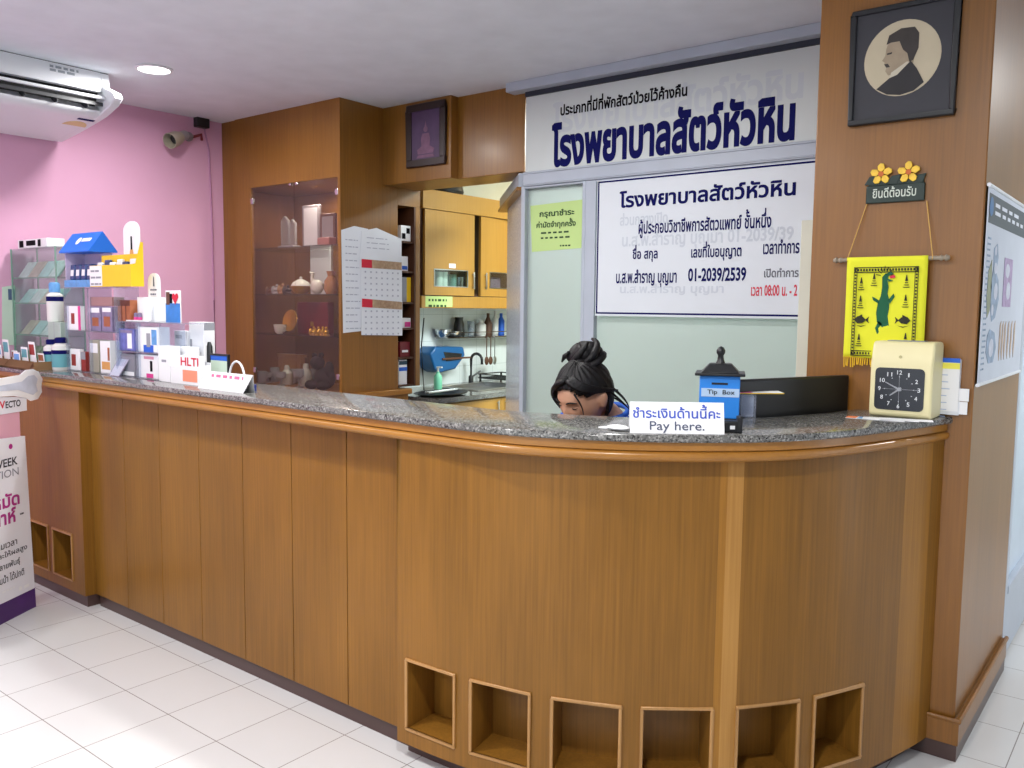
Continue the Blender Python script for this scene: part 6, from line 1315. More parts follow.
# acrylic holder with papers
c = V((2.60, 0.985, ZG)); t = thing('card_holder', 'small clear plastic holder beside the tip box topped by a yellow edged leaflet', 'holder', c)
m = MB(); RZ = Matrix.Rotation(0.6, 3, 'Z'); gg = lambda x, y, z: c+RZ @ V((x, y, 0))+EZ*z
for o, a1, a2, a3 in (((-0.03, -0.02, 0), (0.06, 0, 0), (0, 0.002, 0), 0.075), ((-0.03, 0.02, 0), (0.06, 0, 0), (0, 0.002, 0), 0.075), ((-0.03, -0.018, 0), (0.002, 0, 0), (0, 0.038, 0), 0.075), ((0.028, -0.018, 0), (0.002, 0, 0), (0, 0.038, 0), 0.075), ((-0.028, -0.018, 0), (0.056, 0, 0), (0, 0.038, 0), 0.003)):
    m.obox(gg(*o), RZ @ V(a1), RZ @ V(a2), EZ*a3)
build('holder', m, M_ACRY, t, smooth=0); build('slip', MB().obox(gg(-0.024, -0.012, 0.0035), RZ @ V((0.048, 0, 0)), RZ @ V((0, 0.022, 0)), EZ*0.066), M_PAPER, t, smooth=0)
l = thing('leaflet', 'white leaflet with pink and yellow edge lying across the clear holder', 'leaflet', c+EZ*0.0755); rr = RZ @ V((1, 0, 0))
build('sheet', MB().obox(gg(-0.035, -0.035, 0.0755), RZ @ V((0.15, 0.02, 0)), RZ @ V((0.0, 0.075, 0)), EZ*0.003), M_WHITE, l, smooth=0); build('edge_print', MB().obox(gg(-0.035, -0.0356, 0.0755), RZ @ V((0.15, 0.02, 0)), RZ @ V((0, -0.0006, 0)), EZ*0.003), M_YEL, l, smooth=0); build('pink_print', MB().obox(gg(-0.033, -0.03, 0.0786), RZ @ V((0.05, 0.006, 0)), RZ @ V((0, 0.05, 0)), EZ*0.0004), M_PINKC, l, smooth=0)
# monitor behind the counter, its back to us
zm1 = 1.262; mA = V((2.44, 0.98, 0)); mB_ = V((2.862, 1.28, 0)); 
mA, mB_ = V((2.590, 0.955, 0)), V((2.782, 1.425, 0)); d_ = (mB_-mA).normalized(); nb = V((-d_.y, d_.x, 0)); Lm = (mB_-mA).length
t = thing('computer_monitor', 'black back of a computer monitor standing on the inner desk before the pillar', 'monitor', (mA+mB_)/2+EZ*0.76)
zl_m = 0.93; zh_m = aty(1.41, 851, 375.5).z
build('casing', MB().obox(mA+EZ*zl_m, mB_-mA, nb*0.025, EZ*(zh_m-zl_m)), M_BLACK, t, bevel=0.006); build('screen', MB().obox(mA+d_*0.012+nb*0.0255+EZ*(zl_m+0.012), d_*(Lm-0.024), nb*0.001, EZ*(zh_m-zl_m-0.024)), plain('screen black', (12, 14, 18), 0.15), t)
mc = (mA+mB_)/2; build('stand', MB().obox(mc-d_*0.03+EZ*0.772+nb*0.026, d_*0.06, nb*0.02, EZ*0.30).obox(mc-d_*0.11-nb*0.05+EZ*0.7605, d_*0.22, nb*0.14, EZ*0.012), M_BLACK, t, bevel=0.003)
# attendance clock
yC0 = 1.30; dC = 0.135; c0, c1 = aty(yC0, 868.5, 408), aty(yC0, 931, 410); z1c = aty(yC0, 905, 342).z
M_CREAM = plain('cream plastic', (226, 216, 168), 0.4, var=0.01); a, b = c0.x, c1.x; rc = -0.06; pc = (a, yC0, 0)
t = thing('time_clock', 'cream attendance time clock with a black clock face on the counter by the pillar', 'clock', ((a+b)/2, yC0+dC/2, ZG))
hC = z1c-ZG; wC = b-a
sec = [(0.0, 0.008), (0.0, hC-0.072), (0.016, hC-0.012), (0.024, hC-0.003), (0.034, hC), (dC-0.012, hC), (dC, hC-0.012), (dC, 0.0), (0.01, 0.0)]
m = MB(); m.prism([V((a, yC0+y, ZG+z)) for y, z in sec], (wC, 0, 0)); build('case', m, M_CREAM, t, bevel=0.007, seg=3)
build('card_slot', MB().box(a+wC*0.2, b-wC*0.2, yC0+0.04, yC0+0.08, ZG+hC+0.0002, ZG+hC+0.003), M_GREYC, t, bevel=0.001)
fx0, fx1, fz0, fz1 = a+wC*0.09, b-wC*0.12, ZG+hC*0.10, ZG+hC*0.655; R_ = 0.014
def rrect(x0, x1, z0, z1, r, y):
    o = []
    for cx_, cz_, s0 in ((x1-r, z1-r, 0), (x0+r, z1-r, 1), (x0+r, z0+r, 2), (x1-r, z0+r, 3)):
        for k in range(5): an = (s0+k/4)*PI/2; o.append(V((cx_+r*math.cos(an), y, cz_+r*math.sin(an))))
    return o
f = build('dial', MB().prism(rrect(fx0, fx1, fz0, fz1, R_, yC0-0.002), (0, 0.0025, 0)), plain('dial black', (20, 22, 32), 0.25), t, smooth=0)
fc = V(((fx0+fx1)/2, yC0-0.0022, (fz0+fz1)/2)); rx, rz_ = (fx1-fx0)*0.40, (fz1-fz0)*0.40; m = MB()
for h in range(1, 13):
    an = PI/2-2*PI*h/12; p = fc+V((rx*math.cos(an), 0, rz_*math.sin(an)))*1.0; s_ = 0.013; w_ = s_*(1.15 if h > 9 else 0.62)
    letter(m, str(h), p-EX*w_/2-EZ*s_/2, EX, EZ, w_ if h != 1 else 0.004, s_, 0.01, NY)
    q1_ = fc+V((rx*math.cos(an), 0, rz_*math.sin(an)))*0.74; flat(m, [q1_+V((-0.0015, 0, -0.001)), q1_+V((0.0015, 0, -0.001)), q1_+V((0.0015, 0, 0.001)), q1_+V((-0.0015, 0, 0.001))], NY, 0.0005)
build('numerals', m, plain('white numerals', (220, 222, 224), 0.5), f, smooth=0)
m = MB()
def hand(m, ang, l, w, tail=0.008):
    d = V((math.cos(ang), 0, math.sin(ang))); s = V((-d.z, 0, d.x)); flat(m, [fc-d*tail-s*w, fc+d*l-s*w*0.5, fc+d*l+s*w*0.5, fc-d*tail+s*w], NY, 0.0012)
hand(m, math.radians(218), 0.034, 0.0032); hand(m, math.radians(153), 0.046, 0.0026); flat(m, [fc+V((-0.0005, 0, -0.055)), fc+V((0.0005, 0, -0.055)), fc+V((0.0005, 0, 0.045)), fc+V((-0.0005, 0, 0.045))], NY, 0.0006); flat(m, [fc+V((-0.05, 0, -0.0004)), fc+V((0.06, 0, -0.0004)), fc+V((0.06, 0, 0.0004)), fc+V((-0.05, 0, 0.0004))], NY, 0.0006); disc(m, fc, 0.006, EX, EZ, NY, 0.0016, 14)
build('hands', m, plain('silver hands', (150, 152, 158), 0.4), f, smooth=0)
m = MB(); disc(m, V((fc.x-0.002, yC0+0.006, ZG+hC*0.80)), 0.005, EX, EZ, V((0, -1, 0.25)), 0.0012, 12); build('badge', m, plain('dull gold badge', (190, 180, 130), 0.4), t, smooth=0)
# time cards in the rack on the pillar
yR = YP-0.016; P0 = aty(yR, 942, 415).x; P1 = aty(yR, 968, 415).x; P1 = min(P1, XP1-0.004)
t = thing('card_rack', 'narrow wall rack of white time cards behind the time clock on the pillar', 'rack', ((P0+P1)/2, yR, ZG+0.008)); zc1_ = aty(yR, 950, 358).z; zc2_ = aty(yR, 963, 388).z; xm2 = aty(yR, 960, 380).x
build('back_plate', MB().box(P0-0.03, xm2, yR+0.004, YP-0.001, ZG+0.008, zc1_-0.004), M_PLAST, t, bevel=0.001)
build('pocket', MB().box(P0-0.03, xm2+0.002, yR-0.004, yR+0.003, ZG+0.008, ZG+0.05), M_PLAST, t, bevel=0.001)
q = thing('time_card', 'tallest time card, blue and yellow at its top, in the rack on the pillar', 'card', ((P0+xm2)/2, yR, ZG+0.05)); build('card', MB().box(P0-0.028, xm2-0.001, yR-0.0062, yR-0.0045, ZG+0.02, zc1_), M_WHITE, q, smooth=0)
build('blue_band', MB().box(P0-0.028, xm2-0.001, yR-0.0068, yR-0.0063, zc1_-0.014, zc1_), M_BLUE, q); build('yellow_band', MB().box(P0-0.028, xm2-0.001, yR-0.0068, yR-0.0063, zc1_-0.034, zc1_-0.015), plain('lemon print', (240, 232, 90), 0.6), q)
m = MB(); bars(m, V((P0-0.02, yR-0.0064, zc1_-0.055)), EX, EZ, NY, (xm2-P0)*0.9, 7, 0.022, 0.0025, chunk=(0.2, 0.3)); build('lines_print', m, plain('faint blue print', (176, 190, 220), 0.7), q, smooth=0)
for k in range(2):
    q = thing('time_card', ['upper', 'lower'][k]+' of two short time cards jutting from the rack toward the pillar corner', 'card', (P1-0.01, yR, ZG+0.05)); zt_ = zc2_-0.002-0.042*k
    build('card', MB().box(xm2-0.02, P1-0.003*k, yR-0.0022+0.0018*k, yR-0.0008+0.0018*k, zt_-0.040, zt_), M_WHITE, q, smooth=0)
# leaflets lying on the granite
c1_, c2_ = atz(ZG, 845, 418), atz(ZG, 921, 423); dd = (c2_-c1_).normalized(); nn2 = V((-dd.y, dd.x, 0))
for k in range(3):
    o = c1_+dd*(0.05*k)+nn2*(0.004-0.006*k); ang = Matrix.Rotation(0.10*k-0.08, 3, 'Z'); q = thing('leaflet', ['lowest leaflet with an orange and blue end, lying before the time clock', 'middle white leaflet of the pile before the time clock', 'top white leaflet of the pile before the time clock'][k], 'leaflet', V((o.x, o.y, ZG+0.0015*k)), 'leaflets lying before the time clock')
    Ld = 0.17-0.01*k; build('sheet', MB().obox(V((o.x, o.y, ZG+0.0003+0.0014*k)), ang @ dd*Ld, ang @ nn2*0.05, EZ*0.0012), M_WHITE, q, smooth=0)
    if k == 0:
        build('orange_print', MB().obox(V((o.x, o.y, ZG+0.00152)), ang @ dd*0.03, ang @ nn2*0.05, EZ*0.00015), plain('orange print', (232, 120, 60), 0.6), q, smooth=0); build('blue_print', MB().obox(V((o.x, o.y, ZG+0.00152))+ang @ dd*0.034, ang @ dd*0.02, ang @ nn2*0.05, EZ*0.00015), M_LBLUE, q, smooth=0)

# ================================================================== FLOOR STANDEE AT THE LEFT
A = atz(0, 36, 606.5); B0 = atz(0, 0, 625); ld = (B0-A).normalized(); B = A+ld*0.60; nrm = V((ld.y, -ld.x, 0))
if nrm.dot(CAM-A) < 0: nrm = -nrm
bkv = -nrm; rgt = -ld
pl = lambda u, v, off=0.0: onp(A+bkv*off, nrm, u, v)
zF = pl(25, 436).z; zP = pl(34.5, 588).z
rE = V((pl(25, 436).x-A.x, pl(25, 436).y-A.y, 0)).dot(rgt)     # the sheet tapers upward
t = thing('floor_standee', 'white and purple cardboard floor standee with a bone shaped topper beside the counter end', 'standee', A+ld*0.3)
M_STW = plain('standee white card', (232, 232, 240), 0.5, var=0.01); M_STP = plain('deep purple card', (74, 32, 104), 0.45, var=0.25, vscale=4); M_PCARD = plain('rose card', (222, 168, 186), 0.6)
TR = A+rgt*rE+EZ*zF; TL = B+EZ*(zF+0.035)
build('front_panel', MB().prism([A, B, TL, TR], bkv*0.012), M_STW, t, smooth=0)
build('side_panel', MB().prism([A+bkv*0.0125, A+bkv*0.16, TR+bkv*0.16, TR+bkv*0.0125], ld*0.004), M_STW, t, smooth=0)
pr_ = (pl(20, 425, 0.024)-(A+bkv*0.024)).dot(rgt)
build('back_panel', MB().prism([A+bkv*0.024+EZ*0.60+rgt*pr_, B+bkv*0.024+EZ*0.60, B+bkv*0.024+EZ*1.02, A+bkv*0.024+rgt*pr_+EZ*1.02], bkv*0.006), M_PCARD, t, smooth=0)
rat = zP/zF
build('purple_band', MB().prism([A+nrm*0.0002, B+nrm*0.0002, B+nrm*0.0002+EZ*zP, A+nrm*0.0002+rgt*rE*rat+EZ*zP], nrm*0.0008), M_STP, t, smooth=0)
def projv(p):
    d = V(p)-CAM; z = d.dot(FF); return 512+FPX*d.dot(RR)/z, 384-FPX*d.dot(UU)/z
def sl_(m, txt, bl, u1, hpx, bold, off=0.0):
    a = pl(*bl, off); h = pl(bl[0], bl[1]-hpx, off).z-a.z; lo, hi = 0.0, 1.0
    for _ in range(40):
        md = (lo+hi)/2
        if projv(a+rgt*md)[0] < u1: lo = md
        else: hi = md
    return letter(m, txt, a, rgt, EZ, lo, h, bold, nrm)
M_PINK2 = plain('magenta ink', (170, 40, 130), 0.6)
m = MB(); sl_(m, 'WEEK', (-7, 470.5), 17.5, 8.5, 0.02); build('black_lettering', m, plain('graphite ink', (44, 42, 56), 0.6), t, smooth=0)
m = MB(); sl_(m, 'TION', (-5, 481), 18.5, 8, 0.0); build('thin_lettering', m, plain('light slate ink', (128, 126, 140), 0.6), t, smooth=0)
m = MB(); sl_(m, 'หมัด', (-7, 512.5), 19.5, 15, 0.03); sl_(m, 'ดาห์', (-8, 530), 16, 16, 0.03); disc(m, pl(10.5, 446.5)+nrm*0.0, 0.012, rgt, EZ, nrm, 0.001, 16); build('magenta_lettering', m, M_PINK2, t, smooth=0)
m = MB(); sl_(m, 'เต็มเวลา', (-6, 553), 17, 8, 0.014); sl_(m, 'และให้ผลสูง', (-6, 564), 27, 8, 0.014); sl_(m, 'หลายพันธุ์', (-4, 575), 20, 8.5, 0.014); sl_(m, 'งานน้ำ ได้ปกติ', (-6, 588), 24, 8.5, 0.014); bars(m, pl(20, 515), rgt, EZ, nrm, 0.03, 1, 0.02, 0.008); build('small_lettering', m, plain('graphite ink', (44, 42, 56), 0.6), t, smooth=0)
m = MB(); p_ = pl(20, 588.5)+nrm*0.001; disc(m, p_, 0.011, rgt, EZ, nrm, 0.0008, 14); bars(m, pl(24, 588.5)+nrm*0.001, rgt, EZ, nrm, 0.05, 1, 0.02, 0.014, chunk=(0.1, 0.2)); bars(m, pl(2, 593.5)+nrm*0.001, rgt, EZ, nrm, 0.09, 1, 0.02, 0.007, chunk=(0.04, 0.08)); build('white_print', m, M_WHITE, t, smooth=0)
# header strip and bone topper, on the back panel's plane
off = 0.02
hd = [pl(*p, off) for p in ((-40, 421), (27, 410.5), (26.5, 397), (-40, 396))]
build('header_strip', MB().prism(hd, bkv*0.004), M_STW, t, smooth=0)
m = MB(); sl_(m, 'ECTO', (5.5, 408.5), 20.5, 7, 0.024, off); build('header_lettering', m, plain('graphite ink', (44, 42, 56), 0.6), t, smooth=0)
m = MB(); sl_(m, 'V', (-0.5, 409), 5.2, 7.5, 0.03, off); build('red_lettering', m, M_RED, t, smooth=0)
off2 = 0.014
bone = [(-40, 381), (-10, 380), (8, 377), (20, 375), (26, 370), (33, 369), (39, 372), (42.5, 379), (41.5, 386), (42, 392), (38, 399), (31, 401), (25, 397.5), (14, 396), (-10, 397), (-40, 399)]
bp2 = [pl(u, v, off2) for u, v in bone]; tp = build('bone_topper', MB().prism(bp2, bkv*0.004), M_WHITE, t, smooth=0)
inner = [(-40, 388), (-10, 387.5), (10, 384), (22, 381.5), (28, 376), (34, 375), (37.5, 379), (36, 385), (37.5, 391), (33, 395), (27, 393), (18, 390), (-10, 392), (-40, 394)]
build('bone_print', MB().prism([pl(u, v, off2)+nrm*0.0003 for u, v in inner], nrm*0.0008), plain('pale grey blue print', (198, 204, 220), 0.6, var=0.12, vscale=16), tp, smooth=0)
# ================================================================== PERSON AT THE DESK
HC = CAM+ray(583, 394.5)*2.93
hx, hy, hz = HC
M_SKIN = plain('warm skin', (206, 156, 128), 0.5, var=0.04, vscale=20); M_SCRUB = plain('royal blue tunic', (34, 92, 190), 0.75, var=0.06, vscale=10, bump=0.15, bscale=60); M_TROU = plain('navy trousers', (32, 36, 56), 0.8)
M_SHOE = plain('black shoe leather', (24, 24, 26), 0.4)
def hairmat():
    t = NT('black hair'); tc = t.add('ShaderNodeTexCoord'); mp = t.add('ShaderNodeMapping'); mp.inputs['Scale'].default_value = (90, 90, 9)
    t.link(tc.outputs['Object'], mp.inputs[0]); nz = t.add('ShaderNodeTexNoise'); nz.inputs['Scale'].default_value = 2.0; nz.inputs['Detail'].default_value = 4; t.link(mp.outputs[0], nz.inputs['Vector'])
    rp = t.add('ShaderNodeValToRGB'); rp.color_ramp.elements[0].color = lin((8, 7, 9)); rp.color_ramp.elements[1].color = lin((26, 21, 24)); rp.color_ramp.elements[0].position = 0.35
    t.link(nz.outputs['Fac'], rp.inputs['Fac']); t.link(rp.outputs['Color'], t.b.inputs['Base Color']); t.b.inputs['Roughness'].default_value = 0.5; t.b.inputs['Specular IOR Level'].default_value = 0.3
    b = t.add('ShaderNodeBump'); b.inputs['Strength'].default_value = 0.5; b.inputs['Distance'].default_value = 0.004; t.link(nz.outputs['Fac'], b.inputs['Height']); t.link(b.outputs['Normal'], t.b.inputs['Normal'])
    MATS['black hair'] = t.m; return t.m
M_HAIR = hairmat()
def skin_mesh(verts, edges, rad, sub=2):
    me = bpy.data.meshes.new('sk'); me.from_pydata([V(v) for v in verts], edges, []); o = bpy.data.objects.new('sk', me); COL.objects.link(o)
    s = o.modifiers.new('s', 'SKIN'); 
    if not me.skin_vertices: 
        bm = bmesh.new(); bm.from_mesh(me); bm.verts.layers.skin.verify(); bm.to_mesh(me); bm.free()
    for i, d in enumerate(me.skin_vertices[0].data):
        r = rad[i]; d.radius = r if isinstance(r, tuple) else (r, r); d.use_root = (i == 0)
    s.use_smooth_shade = True; u = o.modifiers.new('u', 'SUBSURF'); u.levels = sub; u.render_levels = sub
    dg = bpy.context.evaluated_depsgraph_get(); e = o.evaluated_get(dg); m2 = e.to_mesh()
    vs = [v.co.copy() for v in m2.vertices]; fs = [tuple(p.vertices) for p in m2.polygons]
    e.to_mesh_clear(); bpy.data.objects.remove(o); bpy.data.meshes.remove(me)
    return vs, fs
def remesh(vs, fs, vox, smooth=4):
    me = bpy.data.meshes.new('rm'); me.from_pydata(vs, [], fs); o = bpy.data.objects.new('rm', me); COL.objects.link(o)
    r = o.modifiers.new('r', 'REMESH'); r.mode = 'VOXEL'; r.voxel_size = vox
    s = o.modifiers.new('s', 'SMOOTH'); s.factor = 0.5; s.iterations = smooth
    dg = bpy.context.evaluated_depsgraph_get(); e = o.evaluated_get(dg); m2 = e.to_mesh()
    a = [v.co.copy() for v in m2.vertices]; b = [tuple(p.vertices) for p in m2.polygons]
    e.to_mesh_clear(); bpy.data.objects.remove(o); bpy.data.meshes.remove(me); return a, b
Rh = Euler((math.radians(27), math.radians(6), math.radians(-9))).to_matrix()
def hw(p): return HC+Rh @ V(p)
# head: skull, brow, sockets, nose, lips, chin, ears
def headfn(p):
    x, y, z = p; n = V((x/0.074, y/0.096, z/0.115)); 
    t = max(0, -n.z); x *= 1-0.30*t*t*(1 if y < 0.02 else 0.5); 
    if y < 0: y *= 1-0.06*t
    if y > 0 and z < -0.03: y *= 1-0.35*min(1, (-z-0.03)/0.07)
    f = max(0, -n.y)
    for sx in (-1, 1):
        d2 = ((x-sx*0.031)/0.017)**2+((z-0.004)/0.011)**2; y += 0.009*math.exp(-d2)*f
        d2 = ((x-sx*0.030)/0.022)**2+((z-0.026)/0.008)**2; y -= 0.003*math.exp(-d2)*f
        d2 = ((x-sx*0.042)/0.02)**2+((z+0.03)/0.02)**2; y -= 0.004*math.exp(-d2)*f
        d2 = ((x-sx*0.010)/0.007)**2+((z+0.038)/0.007)**2; y -= 0.006*math.exp(-d2)*f
    ridge = max(0.0, min(1.0, (0.012-z)/0.045)) if z > -0.045 else max(0, 1-(-0.045-z)/0.008)
    y -= 0.021*ridge*math.exp(-(x/0.0085)**2)*f
    y -= 0.007*math.exp(-((x/0.021)**2+((z+0.062)/0.006)**2))*f; y -= 0.007*math.exp(-((x/0.018)**2+((z+0.073)/0.006)**2))*f; y += 0.004*math.exp(-((x/0.024)**2+((z+0.0675)/0.0022)**2))*f
    y -= 0.009*math.exp(-((x/0.02)**2+((z+0.098)/0.014)**2))*f
    return V((x, y, z))
hb = MB(); hb.ball((0, 0, 0), (0.074, 0.096, 0.115), 72, 60, headfn)
for sx in (-1, 1):
    hb.ball((sx*0.079, 0.010, -0.010), (0.009, 0.019, 0.032), 16, 12); hb.ball((sx*0.084, 0.015, -0.002), (0.009, 0.014, 0.024), 14, 10)
hv = [hw(p) for p in hb.v]; hf = list(hb.f)
J = {}
J['pelvis'] = (hx+0.02, hy+0.36, 0.58); J['waist'] = (hx+0.02, hy+0.33, 0.76); J['chest'] = (hx+0.015, hy+0.22, 0.93); J['neck0'] = (hx+0.01, hy+0.15, hz-0.085); J['neck1'] = tuple(hw((0, 0.04, -0.06)))
for s, k in ((-1, 'r'), (1, 'l')):
    J['sh'+k] = (hx+s*0.165, hy+0.19, hz-0.105); J['el'+k] = (hx+s*0.225, hy+0.06, 0.84); J['wr'+k] = (hx+s*0.10, hy-0.14, 0.805); J['pa'+k] = (hx+s*0.075, hy-0.20, 0.79)
    J['hip'+k] = (hx+s*0.09, hy+0.33, 0.55); J['kn'+k] = (hx+s*0.13, hy-0.08, 0.54); J['an'+k] = (hx+s*0.13, hy-0.02, 0.09); J['to'+k] = (hx+s*0.14, hy-0.15, 0.035)
names = list(J); ix = {n: i for i, n in enumerate(names)}
E_ = [('pelvis', 'waist'), ('waist', 'chest'), ('chest', 'neck0'), ('neck0', 'neck1')]
for k in 'rl': E_ += [('chest', 'sh'+k), ('sh'+k, 'el'+k), ('el'+k, 'wr'+k), ('wr'+k, 'pa'+k), ('pelvis', 'hip'+k), ('hip'+k, 'kn'+k), ('kn'+k, 'an'+k), ('an'+k, 'to'+k)]
R0 = {'pelvis': (0.13, 0.10), 'waist': (0.115, 0.085), 'chest': (0.12, 0.095), 'neck0': 0.055, 'neck1': 0.047, 'sh': 0.052, 'el': 0.036, 'wr': 0.024, 'pa': (0.034, 0.016), 'hip': 0.085, 'kn': 0.056, 'an': 0.036, 'to': (0.036, 0.024)}
rd = [R0[n] if n in R0 else R0[n[:-1]] for n in names]
bv, bf = skin_mesh([J[n] for n in names], [(ix[a], ix[b]) for a, b in E_], rd)
vs, fs = list(bv), list(bf)
def addp(v, f):
    o = len(vs); vs.extend(v); fs.extend([tuple(i+o for i in q) for q in f])
addp(hv, hf)
# fingers and thumbs, each its own chain rooted in the palm
for s, k in ((-1, 'r'), (1, 'l')):
    pa = V(J['pa'+k]); d = (pa-V(J['wr'+k])).normalized(); side = d.cross(EZ).normalized()
    for q, (o, l) in enumerate(((-0.028, 0.062), (-0.009, 0.075), (0.010, 0.070), (0.028, 0.055))):
        b0 = pa+side*o+d*0.012; b1 = pa+side*o*1.15+d*(0.02+l*0.45)+EZ*0.002; b2 = pa+side*o*1.2+d*(0.02+l*0.8)-EZ*0.010; b3 = pa+side*o*1.2+d*(0.018+l)-EZ*0.022
        addp(*skin_mesh([b0, b1, b2, b3], [(0, 1), (1, 2), (2, 3)], [0.0095, 0.009, 0.008, 0.0065]))
    ins = side*(1 if side.x*s < 0 else -1); w = V(J['wr'+k])
    addp(*skin_mesh([pa-d*0.03+ins*0.022, pa-d*0.005+ins*0.044-EZ*0.004, pa+d*0.022+ins*0.050-EZ*0.012], [(0, 1), (1, 2)], [0.012, 0.0105, 0.008]))
vv, ff = remesh(vs, fs, 0.0052, 3)
pr = thing('person', 'person in blue tunic, black hair in a top bun, head bent behind the counter', 'person', (hx, hy+0.3, 0.0))
m = MB(); m.raw(vv, ff); build('body', m, M_SKIN, pr, smooth=180)
# face details
m = MB()
for sx in (-1, 1):
    pts = [hw((sx*0.031+a*0.015, -0.0885+0.02*abs(a)**2*0.35+0.003*(1-b), 0.001-0.0022*(1-abs(a)**2)+0.0009*b)) for a, b in ((-1, 0), (-0.5, 0), (0, 0), (0.5, 0), (1, 0))]
    m.tube(pts, [0.0008, 0.0016, 0.002, 0.0018, 0.0008], 6)
build('eyelashes', m, M_HAIR, pr)
m = MB()
for sx in (-1, 1):
    pts = [hw((sx*(0.014+0.034*t), -0.0965+0.018*t*t, 0.021+0.006*math.sin(PI*min(1, t*1.1)))) for t in (0, 0.25, 0.5, 0.75, 1)]
    m.tube(pts, [0.002, 0.003, 0.003, 0.0025, 0.001], 6)
build('eyebrows', m, M_HAIR, pr)
m = MB(); m.tube([hw((x, -0.0925+abs(x)*0.25, -0.0675)) for x in (-0.02, -0.01, 0, 0.01, 0.02)], [0.001, 0.004, 0.0045, 0.004, 0.001], 8); build('lips', m, plain('lip colour', (168, 84, 82), 0.45), pr)
# hair: cap with centre-right parting, side curtains, bun and loose strands
def hairfn(p):
    x, y, z = p; n = V((x/0.09, y/0.112, z/0.127)).normalized()
    an = math.atan2(n.y, n.x); k = 1+0.018*math.sin(an*23+n.z*6)+0.012*math.sin(an*41+2)
    k -= 0.03*math.exp(-((x-0.018)/0.008)**2)*(1 if (z > 0.05 and y < 0.03) else 0)
    if z < -0.02: k *= 1+0.06*min(1, (-0.02-z)/0.08)
    return V((x*k, y*k, z*k+0.006))
u, w = 96, 56; tmp = MB(); tmp.ball((0, 0.008, 0.0), (0.09, 0.112, 0.122), u, w, hairfn)
def keep(c):
    x, y, z = c
    if z < -0.105: return False
    if y > 0.03: return z > -0.09
    hl = 0.070-0.35*max(0, abs(x-0.018)-0.02) if abs(x) < 0.07 else (-0.2 if x < 0 else 0.02)
    if x < -0.062: hl = min(hl, 0.0)-1.6*max(0, -x-0.062)
    if x > 0.03: hl = max(0.034, 0.072-0.8*(x-0.03))
    if y > -0.02 and x > 0.0: hl = 0.03
    return z > hl
fc_ = [f for f in tmp.f if keep(sum((tmp.v[i] for i in f), V((0, 0, 0)))/4)]
m = MB(); m.raw([hw(p) for p in tmp.v], fc_)
used = sorted(set(i for f in fc_ for i in f)); mp_ = {i: k for k, i in enumerate(used)}; m.v = [m.v[i] for i in used]; m.f = [tuple(mp_[i] for i in f) for f in fc_]
hr = build('hair', m, M_HAIR, pr, smooth=180); so = hr.modifiers.new('t', 'SOLIDIFY'); so.thickness = 0.012; so.offset = -1
bc_ = HC+V((-0.006, 0.012, 0.138)); 
def bunfn(p):
    x, y, z = p; an = math.atan2(y, x); k = 1+0.06*math.sin(an*5+z*40)+0.03*math.sin(an*13-z*90); return V((x*k, y*k, z*k))
m = MB(); m.ball(bc_, (0.056, 0.052, 0.042), 48, 30, bunfn)
for k in range(4):
    ph = k*1.6; m.tube([bc_+V((0.055*math.cos(ph+t*2.6), 0.050*math.sin(ph+t*2.6), -0.03+0.06*t+0.006*math.sin(t*5+k))) for t in [i/10 for i in range(11)]], [0.005+0.009*math.sin(PI*i/10) for i in range(11)], 8)
m.tube([bc_+V((0.06*math.cos(a), 0.056*math.sin(a), -0.034+0.008*math.sin(a*2))) for a in [2*PI*i/24 for i in range(24)]], 0.013, 8, True)
m.tube([bc_+V((-0.03, -0.02, 0.02)), bc_+V((-0.06, -0.03, 0.018)), bc_+V((-0.075, -0.035, 0.004))], [0.012, 0.009, 0.003], 8)
tl_ = Matrix.Translation(bc_) @ Matrix.Rotation(0.42, 4, V((0.55, -0.83, 0))) @ Matrix.Translation(-bc_); m.v = [tl_ @ v for v in m.v]; build('hair_bun', m, M_HAIR, hr, smooth=180)
m = MB(); rr_ = random.Random(3)
def strand(p0, p1, p2, p3, r):
    P_ = []
    for i in range(11):
        t = i/10; P_.append(hw(V(p0)*(1-t)**3+V(p1)*3*t*(1-t)**2+V(p2)*3*t*t*(1-t)+V(p3)*t**3))
    m.tube(P_, [r*(1-0.75*(i/10)**1.5) for i in range(11)], 7)
for k in range(7):      # right side curtain swept across the brow, falling past the cheek
    o = k*0.004; strand((0.012, -0.075+o, 0.098), (-0.035-o, -0.098+o*0.5, 0.085), (-0.088, -0.075+o*2, 0.03), (-0.097+o*0.3, -0.035+o*3, -0.055-o*2), 0.010)
for k in range(6):      # left side, tucked behind the ear
    o = k*0.005; strand((0.024, -0.070+o, 0.100), (0.055+o, -0.090+o*0.5, 0.080), (0.094, -0.045+o*2, 0.045), (0.088, 0.03+o*2, 0.015-o), 0.010)
strand((0.050, -0.082, 0.060), (0.074, -0.088, 0.04), (0.078, -0.078, 0.0), (0.062, -0.082, -0.035), 0.0035)
strand((0.085, 0.05, 0.0), (0.10, 0.06, -0.03), (0.115, 0.07, -0.05), (0.15, 0.06, -0.075), 0.004); strand((0.08, 0.06, -0.03), (0.1, 0.08, -0.06), (0.12, 0.075, -0.07), (0.14, 0.08, -0.10), 0.003); strand((0.0, 0.1, 0.0), (0.05, 0.12, -0.05), (0.09, 0.11, -0.07), (0.1, 0.1, -0.09), 0.006)
build('hair_strands', m, M_HAIR, hr, smooth=180)
